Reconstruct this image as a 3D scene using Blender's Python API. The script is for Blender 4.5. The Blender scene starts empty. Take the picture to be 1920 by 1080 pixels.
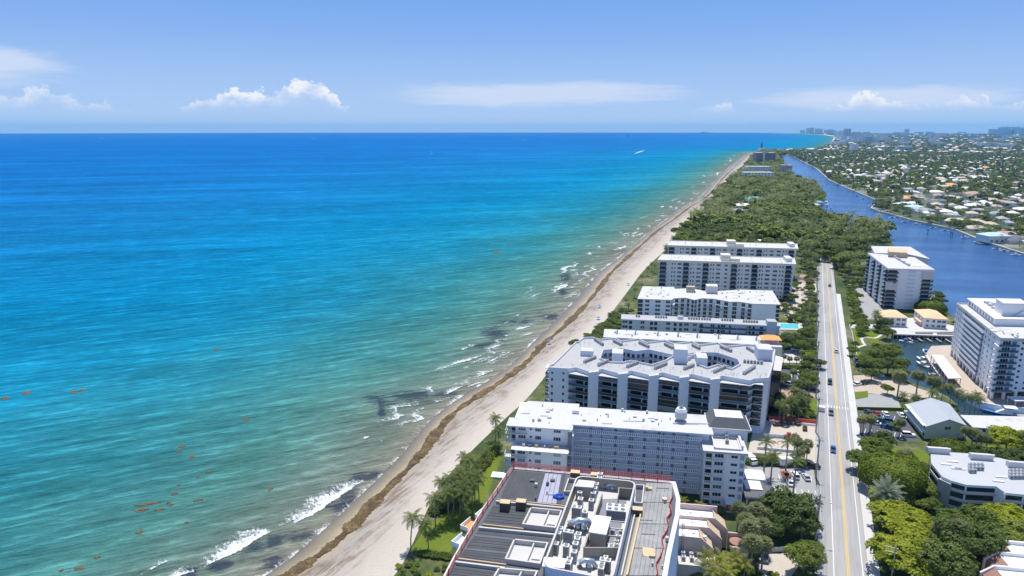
import bpy, math, random
import numpy as np
from mathutils import Vector, geometry

random.seed(11)
RNG = np.random.default_rng(11)
scene = bpy.context.scene
R = math.radians

# ------------------------------------------------------------------ camera
CAM_H = 112.0
PITCH = math.atan(299.0 / 1280.0)
cam_data = bpy.data.cameras.new('camera')
cam_data.lens = 24.0
cam_data.sensor_width = 36.0
cam_data.clip_start = 1.0
cam_data.clip_end = 90000.0
cam = bpy.data.objects.new('camera', cam_data)
cam.location = (0, 0, CAM_H)
cam.rotation_euler = (math.pi / 2 - PITCH, 0, 0)
scene.collection.objects.link(cam)
scene.camera = cam

# ------------------------------------------------------------------ light
SUN_EL, SUN_AZ = R(70), R(9)          # azimuth clockwise from +Y (the view heading)
sun_data = bpy.data.lights.new('sun', 'SUN')
sun_data.energy = 4.2
sun_data.angle = R(0.53)
sun_data.color = (1.0, 0.955, 0.88)
sun = bpy.data.objects.new('sun', sun_data)
_d = Vector((math.sin(SUN_AZ) * math.cos(SUN_EL), math.cos(SUN_AZ) * math.cos(SUN_EL), math.sin(SUN_EL)))
sun.rotation_euler = _d.to_track_quat('Z', 'Y').to_euler()
sun.location = (0, 0, 400)
scene.collection.objects.link(sun)

world = bpy.data.worlds.new('World')
scene.world = world
world.use_nodes = True
wt = world.node_tree
for n in list(wt.nodes):
 wt.nodes.remove(n)


class NT:
 """small helper for building node trees"""
 def __init__(self, tree):
  self.t = tree

 def n(self, typ, **kw):
  nd = self.t.nodes.new(typ)
  for k, v in kw.items():
   if k == 'inp':
    for kk, vv in v.items():
     if hasattr(vv, 'bl_idname') or isinstance(vv, bpy.types.NodeSocket):
      self.t.links.new(vv, nd.inputs[kk])
     else:
      nd.inputs[kk].default_value = vv
   else:
    setattr(nd, k, v)
  return nd

 def math(self, op, a, b=None, c=None, clamp=False):
  nd = self.t.nodes.new('ShaderNodeMath')
  nd.operation = op
  nd.use_clamp = clamp
  for i, v in enumerate((a, b, c)):
   if v is None:
    continue
   if isinstance(v, bpy.types.NodeSocket):
    self.t.links.new(v, nd.inputs[i])
   else:
    nd.inputs[i].default_value = v
  return nd.outputs[0]

 def mix(self, f, a, b, mode='MIX'):
  nd = self.t.nodes.new('ShaderNodeMix')
  nd.data_type = 'RGBA'
  nd.blend_type = mode
  for sock, v in ((nd.inputs[0], f), (nd.inputs[6], a), (nd.inputs[7], b)):
   if isinstance(v, bpy.types.NodeSocket):
    self.t.links.new(v, sock)
   elif sock.type == 'RGBA':
    sock.default_value = (v[0], v[1], v[2], 1)
   else:
    sock.default_value = v
  return nd.outputs[2]

 def ramp(self, f, pts, interp='LINEAR'):
  nd = self.t.nodes.new('ShaderNodeValToRGB')
  nd.color_ramp.interpolation = interp
  el = nd.color_ramp.elements
  while len(el) > 1:
   el.remove(el[-1])
  for i, (p, c) in enumerate(pts):
   e = el[0] if i == 0 else el.new(p)
   e.position = p
   if isinstance(c, (int, float)):
    c = (c, c, c)
   e.color = (c[0], c[1], c[2], 1)
  self.t.links.new(f, nd.inputs[0])
  return nd.outputs[0]

 def curve(self, f, pts):
  nd = self.t.nodes.new('ShaderNodeFloatCurve')
  cv = nd.mapping.curves[0]
  while len(cv.points) < len(pts):
   cv.points.new(0.5, 0.5)
  for p, (x, y) in zip(cv.points, pts):
   p.location = (x, y)
   p.handle_type = 'AUTO_CLAMPED'
  nd.mapping.update()
  self.t.links.new(f, nd.inputs[1])
  return nd.outputs[0]

 def noise(self, vec, scale, detail=3, rough=0.55, dist=0.0):
  nd = self.n('ShaderNodeTexNoise')
  nd.inputs['Scale'].default_value = scale
  nd.inputs['Detail'].default_value = detail
  nd.inputs['Roughness'].default_value = rough
  nd.inputs['Distortion'].default_value = dist
  if vec is not None:
   self.t.links.new(vec, nd.inputs['Vector'])
  return nd.outputs[0]

 def comb(self, x, y, z):
  nd = self.n('ShaderNodeCombineXYZ')
  for i, v in enumerate((x, y, z)):
   if isinstance(v, bpy.types.NodeSocket):
    self.t.links.new(v, nd.inputs[i])
   else:
    nd.inputs[i].default_value = v
  return nd.outputs[0]

 def link(self, a, b):
  self.t.links.new(a, b)


# sky: Nishita plus far cumulus and thin anvil cloud, laid out by direction all round the horizon
w = NT(wt)
SKY_STRENGTH = 0.135
sky = w.n('ShaderNodeTexSky', sky_type='NISHITA', sun_disc=False, sun_elevation=SUN_EL, sun_rotation=SUN_AZ,
  altitude=0, air_density=1.0, dust_density=0.0, ozone_density=6.0)
tc = w.n('ShaderNodeTexCoord')
sep = w.n('ShaderNodeSeparateXYZ', inp={0: tc.outputs['Generated']})
az = w.math('ARCTAN2', sep.outputs[0], sep.outputs[1])              # radians, 0 = view heading
el = w.math('ARCSINE', sep.outputs[2])
azn = w.math('MULTIPLY_ADD', az, 1 / (2 * math.pi), 0.5)             # 0..1 round the horizon
eld = w.math('MULTIPLY', el, 180 / math.pi)
azd = w.math('MULTIPLY', az, 180 / math.pi)


def az_of(px):
 return 0.5 + math.atan((px - 960) / 1280.0 * math.cos(PITCH)) / (2 * math.pi)


def el_of(py):
 return math.degrees(math.atan((241 - py) / 1315.0))


# cumulus: the height of the cloud tops round the horizon (degrees / 10), lumpy outside the frame as inside it
tops = [(0.0, .16), (.05, .3), (.11, .12), (.16, .28), (.22, .14), (.27, .3), (.32, .18), (.37, .26),
  (az_of(-40), .20), (az_of(40), .22), (az_of(75), .315), (az_of(100), .24), (az_of(120), .255), (az_of(170), .18),
  (az_of(240), .14), (az_of(300), .12), (az_of(355), .09), (az_of(385), .27), (az_of(405), .22), (az_of(440), .33),
  (az_of(480), .26), (az_of(520), .275), (az_of(575), .40), (az_of(605), .33), (az_of(632), .28), (az_of(662), .11),
  (az_of(700), .10), (az_of(760), .08), (az_of(960), .07), (az_of(1300), .10), (az_of(1347), .255), (az_of(1375), .12),
  (az_of(1560), .15), (az_of(1615), .30), (az_of(1660), .19), (az_of(1760), .16), (az_of(1818), .27), (az_of(1850), .15),
  (.64, .2), (.68, .12), (.74, .3), (.8, .15), (.86, .28), (.93, .14), (1.0, .16)]
nd_ramp = []
top_deg = None
# two ramps carry the many stops (a colour ramp holds at most 32)
half = [t for t in tops if t[0] <= az_of(600)]
rest = [t for t in tops if t[0] >= az_of(560)]
ra = w.ramp(azn, half)
rb = w.ramp(azn, rest)
sw = w.math('GREATER_THAN', azn, az_of(575))
topd = w.math('MULTIPLY', w.mix(sw, ra, rb), 10.0)
cvec = w.comb(azd, w.math('MULTIPLY', eld, 1.25), 0.0)
lump = w.noise(cvec, 0.85, 7, 0.62)
lump2 = w.noise(cvec, 2.6, 5, 0.6)
lsum = w.math('ADD', w.math('MULTIPLY', w.math('SUBTRACT', lump, 0.5), 2.4), w.math('MULTIPLY', w.math('SUBTRACT', lump2, 0.5), 1.3))
edge = w.math('ADD', w.math('SUBTRACT', topd, eld), lsum)           # degrees below the ragged top
dens = w.n('ShaderNodeMapRange', interpolation_type='SMOOTHSTEP', inp={0: edge, 1: 0.0, 2: 0.34}).outputs[0]
# cloud thins into the milky air towards the sea
low = w.n('ShaderNodeMapRange', interpolation_type='SMOOTHSTEP', inp={0: eld, 1: 0.9, 2: 2.5}).outputs[0]
gaps = w.n('ShaderNodeMapRange', interpolation_type='SMOOTHSTEP', inp={0: w.noise(cvec, 0.5, 4, 0.5), 1: 0.36, 2: 0.6}).outputs[0]
cum = w.math('MULTIPLY', w.math('MULTIPLY', dens, low), w.math('MULTIPLY_ADD', gaps, 0.65, 0.32))
body = w.n('ShaderNodeMapRange', interpolation_type='SMOOTHSTEP', inp={0: edge, 1: 0.1, 2: 1.7}).outputs[0]
# thin anvil sheets
svec = w.comb(w.math('MULTIPLY', azd, 0.11), w.math('MULTIPLY', eld, 0.9), 3.0)
streak = w.noise(svec, 1.5, 6, 0.6, 0.6)


def sheet(px0, px1, py0, py1, soft_px):
 a0, a1 = (az_of(px0) - .5) * 360, (az_of(px1) - .5) * 360
 e0, e1 = el_of(py1), el_of(py0)
 am, ar, em, er = (a0 + a1) / 2, (a1 - a0) / 2, (e0 + e1) / 2, (e1 - e0) / 2
 da = w.math('DIVIDE', w.math('SUBTRACT', azd, am), ar)
 de = w.math('DIVIDE', w.math('SUBTRACT', eld, em), er)
 d = w.math('SQRT', w.math('ADD', w.math('POWER', w.math('ABSOLUTE', da), 2.6), w.math('POWER', w.math('ABSOLUTE', de), 2.0)))
 d = w.math('ADD', d, w.math('MULTIPLY', w.math('SUBTRACT', streak, 0.5), 1.15))
 return w.n('ShaderNodeMapRange', interpolation_type='SMOOTHSTEP', inp={0: d, 1: 1.0, 2: 0.35}).outputs[0]


sh = sheet(-420, 172, 106, 186, 20)
for a in ((690, 1340, 150, 205, 20), (1370, 1960, 170, 215, 20), (-1100, -500, 60, 140, 10), (2300, 3600, 90, 180, 10)):
 sh = w.math('MAXIMUM', sh, sheet(*a))
sh = w.math('MULTIPLY', sh, 0.78)
cbright = w.mix(body, (5.4, 5.4, 5.45), (2.75, 3.55, 5.1))
sky_c = w.mix(1.0, sky.outputs[0], (0.97, 0.95, 0.97), 'MULTIPLY')
# pale marine air hugging the horizon
mist = w.n('ShaderNodeMapRange', interpolation_type='SMOOTHERSTEP', inp={0: eld, 1: 24.0, 2: 9.0}).outputs[0]
lowc = w.mix(w.n('ShaderNodeMapRange', interpolation_type='SMOOTHSTEP', inp={0: eld, 1: -0.5, 2: 10.5}).outputs[0], (2.55, 3.55, 5.1), (1.10, 2.25, 4.80))
col = w.mix(mist, sky_c, lowc)
col = w.mix(sh, col, (3.75, 4.25, 5.2))
col = w.mix(cum, col, cbright)
bg = w.n('ShaderNodeBackground', inp={0: col, 1: SKY_STRENGTH})
wo = w.n('ShaderNodeOutputWorld')
w.link(bg.outputs[0], wo.inputs[0])

# ------------------------------------------------------------------ view and sampling
vs = scene.view_settings
vs.view_transform = 'Standard'
vs.look = 'None'
vs.exposure = 0.43
vs.gamma = 1.0
vs.use_curve_mapping = False
cy = scene.cycles
cy.max_bounces = 7
cy.diffuse_bounces = 5
cy.glossy_bounces = 2
cy.transmission_bounces = 3
cy.volume_bounces = 0
cy.transparent_max_bounces = 12
cy.use_denoising = True
cy.sample_clamp_indirect = 4.0


# ------------------------------------------------------------------ measuring
def G(px, py, z=0.0):
 """point of the place at height z that the photograph (1920 x 1080) shows at px, py"""
 u = (px - 960) / 1280.0
 v = (540 - py) / 1280.0
 cp, sp = math.cos(PITCH), math.sin(PITCH)
 d = Vector((u, cp + v * sp, -sp + v * cp))
 t = (z - CAM_H) / d.z
 return Vector((d.x * t, d.y * t, z))


def g2(px, py, z=0.0):
 p = G(px, py, z)
 return (p.x, p.y)


LAND = 2.5

# ------------------------------------------------------------------ materials
MATS = {}


def new_mat(name):
 m = bpy.data.materials.new(name)
 m.use_nodes = True
 t = NT(m.node_tree)
 bsdf = m.node_tree.nodes['Principled BSDF']
 MATS[name] = m
 return m, t, bsdf


def mat(name, color, rough=0.7, var=0.12, scale=0.4, spec=0.3, metal=0.0, fine=0.0, bump=0.0, bscale=3.0, coords='Object'):
 if name in MATS:
  return MATS[name]
 m, t, b = new_mat(name)
 tcn = t.n('ShaderNodeTexCoord')
 geo = t.n('ShaderNodeNewGeometry')
 vec = geo.outputs['Position']
 n1 = t.noise(vec, scale, 5, 0.6)
 f = t.math('MULTIPLY_ADD', n1, 2.0 * var, 1.0 - var)
 if fine:
  n2 = t.noise(vec, scale * 9, 3, 0.6)
  f = t.math('MULTIPLY', f, t.math('MULTIPLY_ADD', n2, 2 * fine, 1 - fine))
 rgb = t.n('ShaderNodeRGB')
 rgb.outputs[0].default_value = (*color, 1)
 sc_ = t.n('ShaderNodeVectorMath', operation='SCALE')
 t.link(rgb.outputs[0], sc_.inputs[0])
 t.link(f, sc_.inputs['Scale'])
 t.link(sc_.outputs[0], b.inputs['Base Color'])
 b.inputs['Roughness'].default_value = rough
 b.inputs['Specular IOR Level'].default_value = spec
 b.inputs['Metallic'].default_value = metal
 if bump:
  bn = t.n('ShaderNodeBump', inp={'Strength': 0.6, 'Distance': bump, 'Height': t.noise(vec, bscale, 3, 0.6)})
  t.link(bn.outputs[0], b.inputs['Normal'])
 return m


def glass(name, color, rough=0.08):
 m, t, b = new_mat(name)
 info = t.n('ShaderNodeObjectInfo')
 rr = t.math('MULTIPLY_ADD', info.outputs['Random'], 0.9, 0.55)
 rgb = t.n('ShaderNodeRGB')
 rgb.outputs[0].default_value = (*color, 1)
 s = t.n('ShaderNodeVectorMath', operation='SCALE')
 t.link(rgb.outputs[0], s.inputs[0])
 t.link(rr, s.inputs['Scale'])
 t.link(s.outputs[0], b.inputs['Base Color'])
 b.inputs['Roughness'].default_value = rough
 b.inputs['Specular IOR Level'].default_value = 0.45
 return m


mat('white', (0.86, 0.86, 0.86), 0.6, 0.06, 0.25, fine=0.04)
mat('rail_white', (0.86, 0.87, 0.88), 0.5, 0.03, 0.5)
mat('white_trim', (0.63, 0.60, 0.60), 0.5, 0.10, 0.25, fine=0.05)
mat('cream', (0.74, 0.68, 0.57), 0.7, 0.06, 0.2, fine=0.04)
mat('cream_pale', (0.76, 0.74, 0.72), 0.7, 0.06, 0.2, fine=0.04)
mat('tan', (0.55, 0.42, 0.29), 0.8, 0.12, 0.3)
mat('blue_wall', (0.60, 0.68, 0.80), 0.6, 0.07, 0.2, fine=0.04)
mat('grey_wall', (0.64, 0.68, 0.75), 0.65, 0.07, 0.2, fine=0.04)
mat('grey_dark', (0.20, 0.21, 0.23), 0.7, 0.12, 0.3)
mat('shingle', (0.105, 0.11, 0.12), 0.8, 0.14, 0.5, fine=0.16)
mat('shingle_grey', (0.36, 0.39, 0.42), 0.8, 0.08, 0.4, fine=0.12)
mat('membrane_dark', (0.060, 0.062, 0.068), 0.7, 0.4, 0.3, fine=0.25)
mat('membrane_mid', (0.10, 0.105, 0.118), 0.7, 0.2, 0.3, fine=0.14)
mat('membrane_lilac', (0.33, 0.33, 0.40), 0.6, 0.2, 0.4, fine=0.14)
mat('plank_grey', (0.29, 0.285, 0.28), 0.8, 0.5, 0.2, fine=0.25)
mat('black', (0.012, 0.012, 0.014), 0.8, 0.2)
mat('concrete', (0.52, 0.49, 0.45), 0.8, 0.14, 0.3, fine=0.1)
mat('concrete_pale', (0.50, 0.485, 0.46), 0.8, 0.12, 0.2, fine=0.08)
mat('taupe', (0.33, 0.30, 0.25), 0.8, 0.12, 0.3)
mat('brown_box', (0.12, 0.085, 0.065), 0.8, 0.2)
mat('plywood', (0.56, 0.43, 0.26), 0.8, 0.14, 0.5)
mat('metal', (0.52, 0.53, 0.54), 0.5, 0.12, 0.6, 0.5)
mat('metal_white', (0.70, 0.71, 0.71), 0.45, 0.08, 0.6, 0.5)
mat('galvanised', (0.46, 0.53, 0.60), 0.3, 0.16, 0.8, 0.6, 0.6)
mat('blue_tarp', (0.03, 0.13, 0.5), 0.5, 0.2, 1.0)
mat('red_net', (0.62, 0.10, 0.075), 0.7, 0.18, 0.6)
mat('orange', (0.75, 0.30, 0.11), 0.7, 0.1)
mat('pink_wall', (0.58, 0.46, 0.43), 0.75, 0.08, 0.2, fine=0.05)
mat('peach_tile', (0.72, 0.48, 0.28), 0.8, 0.08, 0.5, fine=0.16)
mat('orange_tile', (0.78, 0.36, 0.12), 0.8, 0.08, 0.5, fine=0.1)
mat('red_tile', (0.34, 0.19, 0.15), 0.8, 0.16, 0.6, fine=0.16)
mat('green_wall', (0.55, 0.58, 0.45), 0.75, 0.06, 0.2)
mat('stone_wall', (0.40, 0.38, 0.37), 0.85, 0.3, 1.6, fine=0.2)
mat('brown_wall', (0.22, 0.15, 0.12), 0.75, 0.1, 0.1)
mat('rail_dark', (0.05, 0.055, 0.07), 0.5, 0.2)
mat('bark', (0.20, 0.165, 0.13), 0.9, 0.25, 1.5)
mat('palm_bark', (0.27, 0.24, 0.21), 0.9, 0.25, 2.0)
mat('wood_pole', (0.36, 0.35, 0.34), 0.85, 0.2, 1.0)
mat('wood_dock', (0.34, 0.27, 0.21), 0.85, 0.22, 0.6, fine=0.2)
mat('wire', (0.04, 0.04, 0.045), 0.6, 0.1)
mat('tyre', (0.02, 0.02, 0.02), 0.8, 0.1)
mat('rim', (0.5, 0.5, 0.52), 0.3, 0.1, 1, 0.6, 0.7)
mat('lamp_glass', (0.85, 0.85, 0.82), 0.2, 0.02)
mat('magenta', (0.40, 0.03, 0.17), 0.5, 0.05)
mat('pool_water', (0.10, 0.52, 0.58), 0.15, 0.08, 0.3, 0.5)
mat('hull_white', (0.80, 0.80, 0.80), 0.3, 0.03, 1, 0.5)
mat('hull_blue', (0.05, 0.19, 0.45), 0.3, 0.06, 1, 0.5)
mat('boat_grey', (0.30, 0.31, 0.33), 0.5, 0.08, 1)
mat('canvas_blue', (0.02, 0.20, 0.55), 0.7, 0.06, 1)
mat('sail', (0.85, 0.85, 0.83), 0.7, 0.03)
mat('lighthouse_black', (0.02, 0.02, 0.025), 0.6, 0.1)
mat('seawall', (0.42, 0.40, 0.36), 0.85, 0.16, 0.3)
glass('glass', (0.022, 0.03, 0.043))
glass('glass_blue', (0.05, 0.11, 0.17))
glass('glass_pale', (0.26, 0.33, 0.42), 0.2)
glass('glass_brown', (0.035, 0.028, 0.026))

m, t, b = new_mat('white_roof')
geo = t.n('ShaderNodeNewGeometry')
pos = geo.outputs['Position']
rot = t.n('ShaderNodeMapping', vector_type='TEXTURE', inp={'Vector': pos, 'Rotation': (0, 0, R(-9.6)), 'Scale': (1, 1, 1)})
sp = t.n('ShaderNodeSeparateXYZ', inp={0: rot.outputs[0]})
seam = t.math('LESS_THAN', t.math('FRACT', t.math('DIVIDE', sp.outputs[0], 2.4)), 0.06)
blot = t.n('ShaderNodeMapRange', interpolation_type='SMOOTHSTEP', inp={0: t.noise(pos, 0.16, 6, 0.7), 1: 0.52, 2: 0.72}).outputs[0]
spk = t.n('ShaderNodeMapRange', interpolation_type='SMOOTHSTEP', inp={0: t.noise(pos, 1.3, 4, 0.7), 1: 0.58, 2: 0.75}).outputs[0]
dirt = t.math('ADD', t.math('MULTIPLY', blot, 0.42), t.math('ADD', t.math('MULTIPLY', spk, 0.12), t.math('MULTIPLY', seam, 0.10)))
t.link(t.mix(dirt, (0.50, 0.49, 0.475), (0.20, 0.19, 0.175)), b.inputs['Base Color'])
b.inputs['Roughness'].default_value = 0.7

PAINTS = {'black': (0.02, 0.022, 0.028), 'white': (0.78, 0.78, 0.78), 'silver': (0.45, 0.47, 0.5), 'blue': (0.02, 0.07, 0.22), 'red': (0.30, 0.015, 0.02),
  'teal': (0.01, 0.06, 0.10), 'orange': (0.55, 0.13, 0.05), 'grey': (0.14, 0.15, 0.17)}
for k, c in PAINTS.items():
 m = mat('paint_' + k, c, 0.3, 0.04, 1.0, 0.5)
 m.node_tree.nodes['Principled BSDF'].inputs['Coat Weight'].default_value = 0.5


def leaf_mat(name, c1, c2, trans=0.25):
 m, t, b = new_mat(name)
 geo = t.n('ShaderNodeNewGeometry')
 info = t.n('ShaderNodeObjectInfo')
 n1 = t.noise(geo.outputs['Position'], 0.35, 3, 0.6)
 n2 = t.noise(geo.outputs['Position'], 2.2, 2, 0.6)
 f = t.math('ADD', t.math('MULTIPLY', t.math('ADD', n1, t.math('SUBTRACT', t.noise(geo.outputs['Position'], 0.05, 2, 0.5), 0.5)), 0.9), t.math('MULTIPLY', n2, 0.5))
 f = t.math('ADD', f, t.math('MULTIPLY', t.math('SUBTRACT', info.outputs['Random'], 0.5), 0.5))
 f = t.math('SUBTRACT', f, 0.2, clamp=True)
 col = t.mix(f, c1, c2)
 t.link(col, b.inputs['Base Color'])
 b.inputs['Roughness'].default_value = 0.6
 b.inputs['Specular IOR Level'].default_value = 0.25
 tr = t.n('ShaderNodeBsdfTranslucent')
 t.link(col, tr.inputs[0])
 mx = t.n('ShaderNodeMixShader', inp={0: trans})
 out = [n for n in m.node_tree.nodes if n.type == 'OUTPUT_MATERIAL'][0]
 t.link(b.outputs[0], mx.inputs[1])
 t.link(tr.outputs[0], mx.inputs[2])
 t.link(mx.outputs[0], out.inputs[0])
 return m


leaf_mat('leaf_dark', (0.055, 0.095, 0.018), (0.165, 0.215, 0.044), 0.35)
leaf_mat('leaf_mid', (0.085, 0.135, 0.016), (0.235, 0.285, 0.042), 0.35)
leaf_mat('leaf_bright', (0.155, 0.205, 0.008), (0.42, 0.45, 0.024), 0.38)
leaf_mat('leaf_clipped', (0.090, 0.135, 0.008), (0.20, 0.25, 0.018), 0.3)
leaf_mat('leaf_palm', (0.075, 0.115, 0.026), (0.20, 0.235, 0.065), 0.35)
leaf_mat('leaf_sabal', (0.150, 0.185, 0.070), (0.36, 0.37, 0.17), 0.4)
leaf_mat('leaf_yellow', (0.140, 0.165, 0.020), (0.33, 0.33, 0.050))
leaf_mat('leaf_silver', (0.20, 0.25, 0.17), (0.42, 0.47, 0.33), 0.35)
leaf_mat('leaf_far', (0.055, 0.092, 0.042), (0.145, 0.18, 0.075), 0.25)


# ------------------------------------------------------------------ object helpers
COL = scene.collection
ORG = {}


def tag(o, label=None, cat=None, group=None, kind=None):
 if label:
  o['label'] = label
 if cat:
  o['category'] = cat
 if group:
  o['group'] = group
 if kind:
  o['kind'] = kind
 return o


def empty(name, loc, label, cat, group=None, rz=0.0):
 o = bpy.data.objects.new(name, None)
 o.location = loc
 o.rotation_euler = (0, 0, rz)
 o.empty_display_size = 1
 COL.objects.link(o)
 ORG[o.name] = Vector(loc)
 return tag(o, label, cat, group)


def link(name, me, parent=None, loc=(0, 0, 0), rz=0.0, scale=(1, 1, 1)):
 o = bpy.data.objects.new(name, me)
 o.location = loc
 o.rotation_euler = (0, 0, rz)
 o.scale = scale
 if parent is not None:
  o.parent = parent
 COL.objects.link(o)
 return o


def copy_tree(o, parent=None, loc=None, rz=None, scale=None):
 c = o.copy()
 COL.objects.link(c)
 if parent is not None:
  c.parent = parent
 if loc is not None:
  c.location = loc
 if rz is not None:
  c.rotation_euler = (0, 0, rz)
 if scale is not None:
  c.scale = (scale,) * 3 if isinstance(scale, (int, float)) else scale
 for ch in o.children:
  copy_tree(ch, c)
 return c


class Frame:
 """local axes of a building: a along its face, b away from the viewer"""
 def __init__(self, ox, oy, ang):
  self.o = (ox, oy)
  self.ang = ang
  self.c, self.s = math.cos(ang), math.sin(ang)

 def pt(self, a, b):
  return (self.o[0] + a * self.c - b * self.s, self.o[1] + a * self.s + b * self.c)

 def inv(self, p):
  dx, dy = p[0] - self.o[0], p[1] - self.o[1]
  return (dx * self.c + dy * self.s, -dx * self.s + dy * self.c)


WORLD = Frame(0, 0, 0)


def face_frame(p0, p1):
 return Frame(p0[0], p0[1], math.atan2(p1[1] - p0[1], p1[0] - p0[0]))


def dist2(p, q):
 return math.hypot(p[0] - q[0], p[1] - q[1])


class MB:
 def __init__(self, fr=WORLD):
  self.v, self.f, self.m = [], [], []
  self.fr = fr

 def P(self, a, b, z):
  x, y = self.fr.pt(a, b)
  self.v.append((x, y, z))
  return len(self.v) - 1

 def face(self, pts, m=0):
  self.f.append([self.P(*p) for p in pts])
  self.m.append(m)

 def box(self, a0, b0, z0, a1, b1, z1, m=0, top=None, bottom=True):
  i = [self.P(*p) for p in ((a0, b0, z0), (a1, b0, z0), (a1, b1, z0), (a0, b1, z0), (a0, b0, z1), (a1, b0, z1), (a1, b1, z1), (a0, b1, z1))]
  fs = [(0, 1, 5, 4), (1, 2, 6, 5), (2, 3, 7, 6), (3, 0, 4, 7)]
  for q in fs:
   self.f.append([i[k] for k in q]); self.m.append(m)
  self.f.append([i[k] for k in (4, 5, 6, 7)]); self.m.append(m if top is None else top)
  if bottom:
   self.f.append([i[k] for k in (3, 2, 1, 0)]); self.m.append(m)

 def prism(self, poly, z0, z1, m=0, top=None, holes=(), cap=True, bottom=False):
  """poly and holes: lists of (a, b); walls down every loop and a cap on top"""
  top = m if top is None else top
  loops = [list(poly)] + [list(h) for h in holes]
  for lp in loops:
   n = len(lp)
   lo = [self.P(a, b, z0) for a, b in lp]
   hi = [self.P(a, b, z1) for a, b in lp]
   for k in range(n):
    j = (k + 1) % n
    self.f.append([lo[k], lo[j], hi[j], hi[k]]); self.m.append(m)
  flat = [p for lp in loops for p in lp]
  tri = geometry.tessellate_polygon([[Vector((a, b, 0)) for a, b in lp] for lp in loops])
  for zz, mm, on in ((z1, top, cap), (z0, m, bottom)):
   if on:
    idx = [self.P(a, b, zz) for a, b in flat]
    for t in tri:
     a, b, c = (flat[k] for k in t)
     cr = (b[0] - a[0]) * (c[1] - a[1]) - (b[1] - a[1]) * (c[0] - a[0])
     q = t if cr > 0 else t[::-1]
     self.f.append([idx[k] for k in q]); self.m.append(mm)

 def band(self, poly, th, z0, z1, m=0, closed=True, top=None):
  """a wall of thickness th standing along a line (parapet, kerb, rail)"""
  n = len(poly)
  segs = n if closed else n - 1
  for k in range(segs):
   p, q = poly[k], poly[(k + 1) % n]
   L = dist2(p, q)
   if L < 1e-6:
    continue
   ux, uy = (q[0] - p[0]) / L, (q[1] - p[1]) / L
   nx, ny = -uy * th / 2, ux * th / 2
   e = th / 2
   p = (p[0] - ux * e, p[1] - uy * e)
   q = (q[0] + ux * e * 0.98, q[1] + uy * e * 0.98)
   c = [(p[0] - nx, p[1] - ny), (q[0] - nx, q[1] - ny), (q[0] + nx, q[1] + ny), (p[0] + nx, p[1] + ny)]
   zt = z1 - 0.004 * (k % 3)
   i = [self.P(a, b, z0) for a, b in c] + [self.P(a, b, zt) for a, b in c]
   for s in ((0, 1, 5, 4), (1, 2, 6, 5), (2, 3, 7, 6), (3, 0, 4, 7)):
    self.f.append([i[x] for x in s]); self.m.append(m)
   self.f.append([i[x] for x in (4, 5, 6, 7)]); self.m.append(m if top is None else top)

 def tube(self, pts, r0, r1=None, n=6, m=0):
  """a tapered tube through 3-D points"""
  r1 = r0 if r1 is None else r1
  pts = [Vector(p) for p in pts]
  rings = []
  for k, p in enumerate(pts):
   d = (pts[min(k + 1, len(pts) - 1)] - pts[max(k - 1, 0)]).normalized()
   up = Vector((0, 0, 1)) if abs(d.z) < 0.9 else Vector((1, 0, 0))
   x = d.cross(up).normalized()
   y = d.cross(x).normalized()
   rr = r0 + (r1 - r0) * k / max(1, len(pts) - 1)
   rings.append([self.P(*(p + (x * math.cos(2 * math.pi * i / n) + y * math.sin(2 * math.pi * i / n)) * rr)) for i in range(n)])
  for a, b in zip(rings, rings[1:]):
   for i in range(n):
    j = (i + 1) % n
    self.f.append([a[i], b[i], b[j], a[j]]); self.m.append(m)
  self.f.append(rings[0]); self.m.append(m)
  self.f.append(rings[-1][::-1]); self.m.append(m)

 def cyl(self, a, b, z0, z1, r, n=12, m=0, top=None, r1=None):
  r1 = r if r1 is None else r1
  lo = [self.P(a + r * math.cos(2 * math.pi * i / n), b + r * math.sin(2 * math.pi * i / n), z0) for i in range(n)]
  hi = [self.P(a + r1 * math.cos(2 * math.pi * i / n), b + r1 * math.sin(2 * math.pi * i / n), z1) for i in range(n)]
  for i in range(n):
   j = (i + 1) % n
   self.f.append([lo[i], lo[j], hi[j], hi[i]]); self.m.append(m)
  self.f.append(hi); self.m.append(m if top is None else top)

 def mesh(self, name, mats, org=(0, 0, 0), smooth=False):
  me = bpy.data.meshes.new(name)
  ox, oy, oz = org
  me.from_pydata([(x - ox, y - oy, z - oz) for x, y, z in self.v], [], self.f)
  for mm in mats:
   me.materials.append(MATS[mm])
  if len(mats) > 1:
   me.polygons.foreach_set('material_index', self.m)
  if smooth:
   me.polygons.foreach_set('use_smooth', [True] * len(me.polygons))
  me.update()
  return me

 def build(self, name, mats, parent=None, label=None, cat=None, group=None, kind=None, smooth=False, org=None):
  if isinstance(mats, str):
   mats = [mats]
  if parent is not None:
   top = parent
   while top.parent is not None:
    top = top.parent
   org = ORG[top.name]
   o = link(name, self.mesh(name, mats, org, smooth), parent)
  else:
   org = Vector(org) if org is not None else Vector((0, 0, 0))
   o = link(name, self.mesh(name, mats, org, smooth), None, org)
   ORG[o.name] = org
  return tag(o, label, cat, group, kind)


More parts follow.
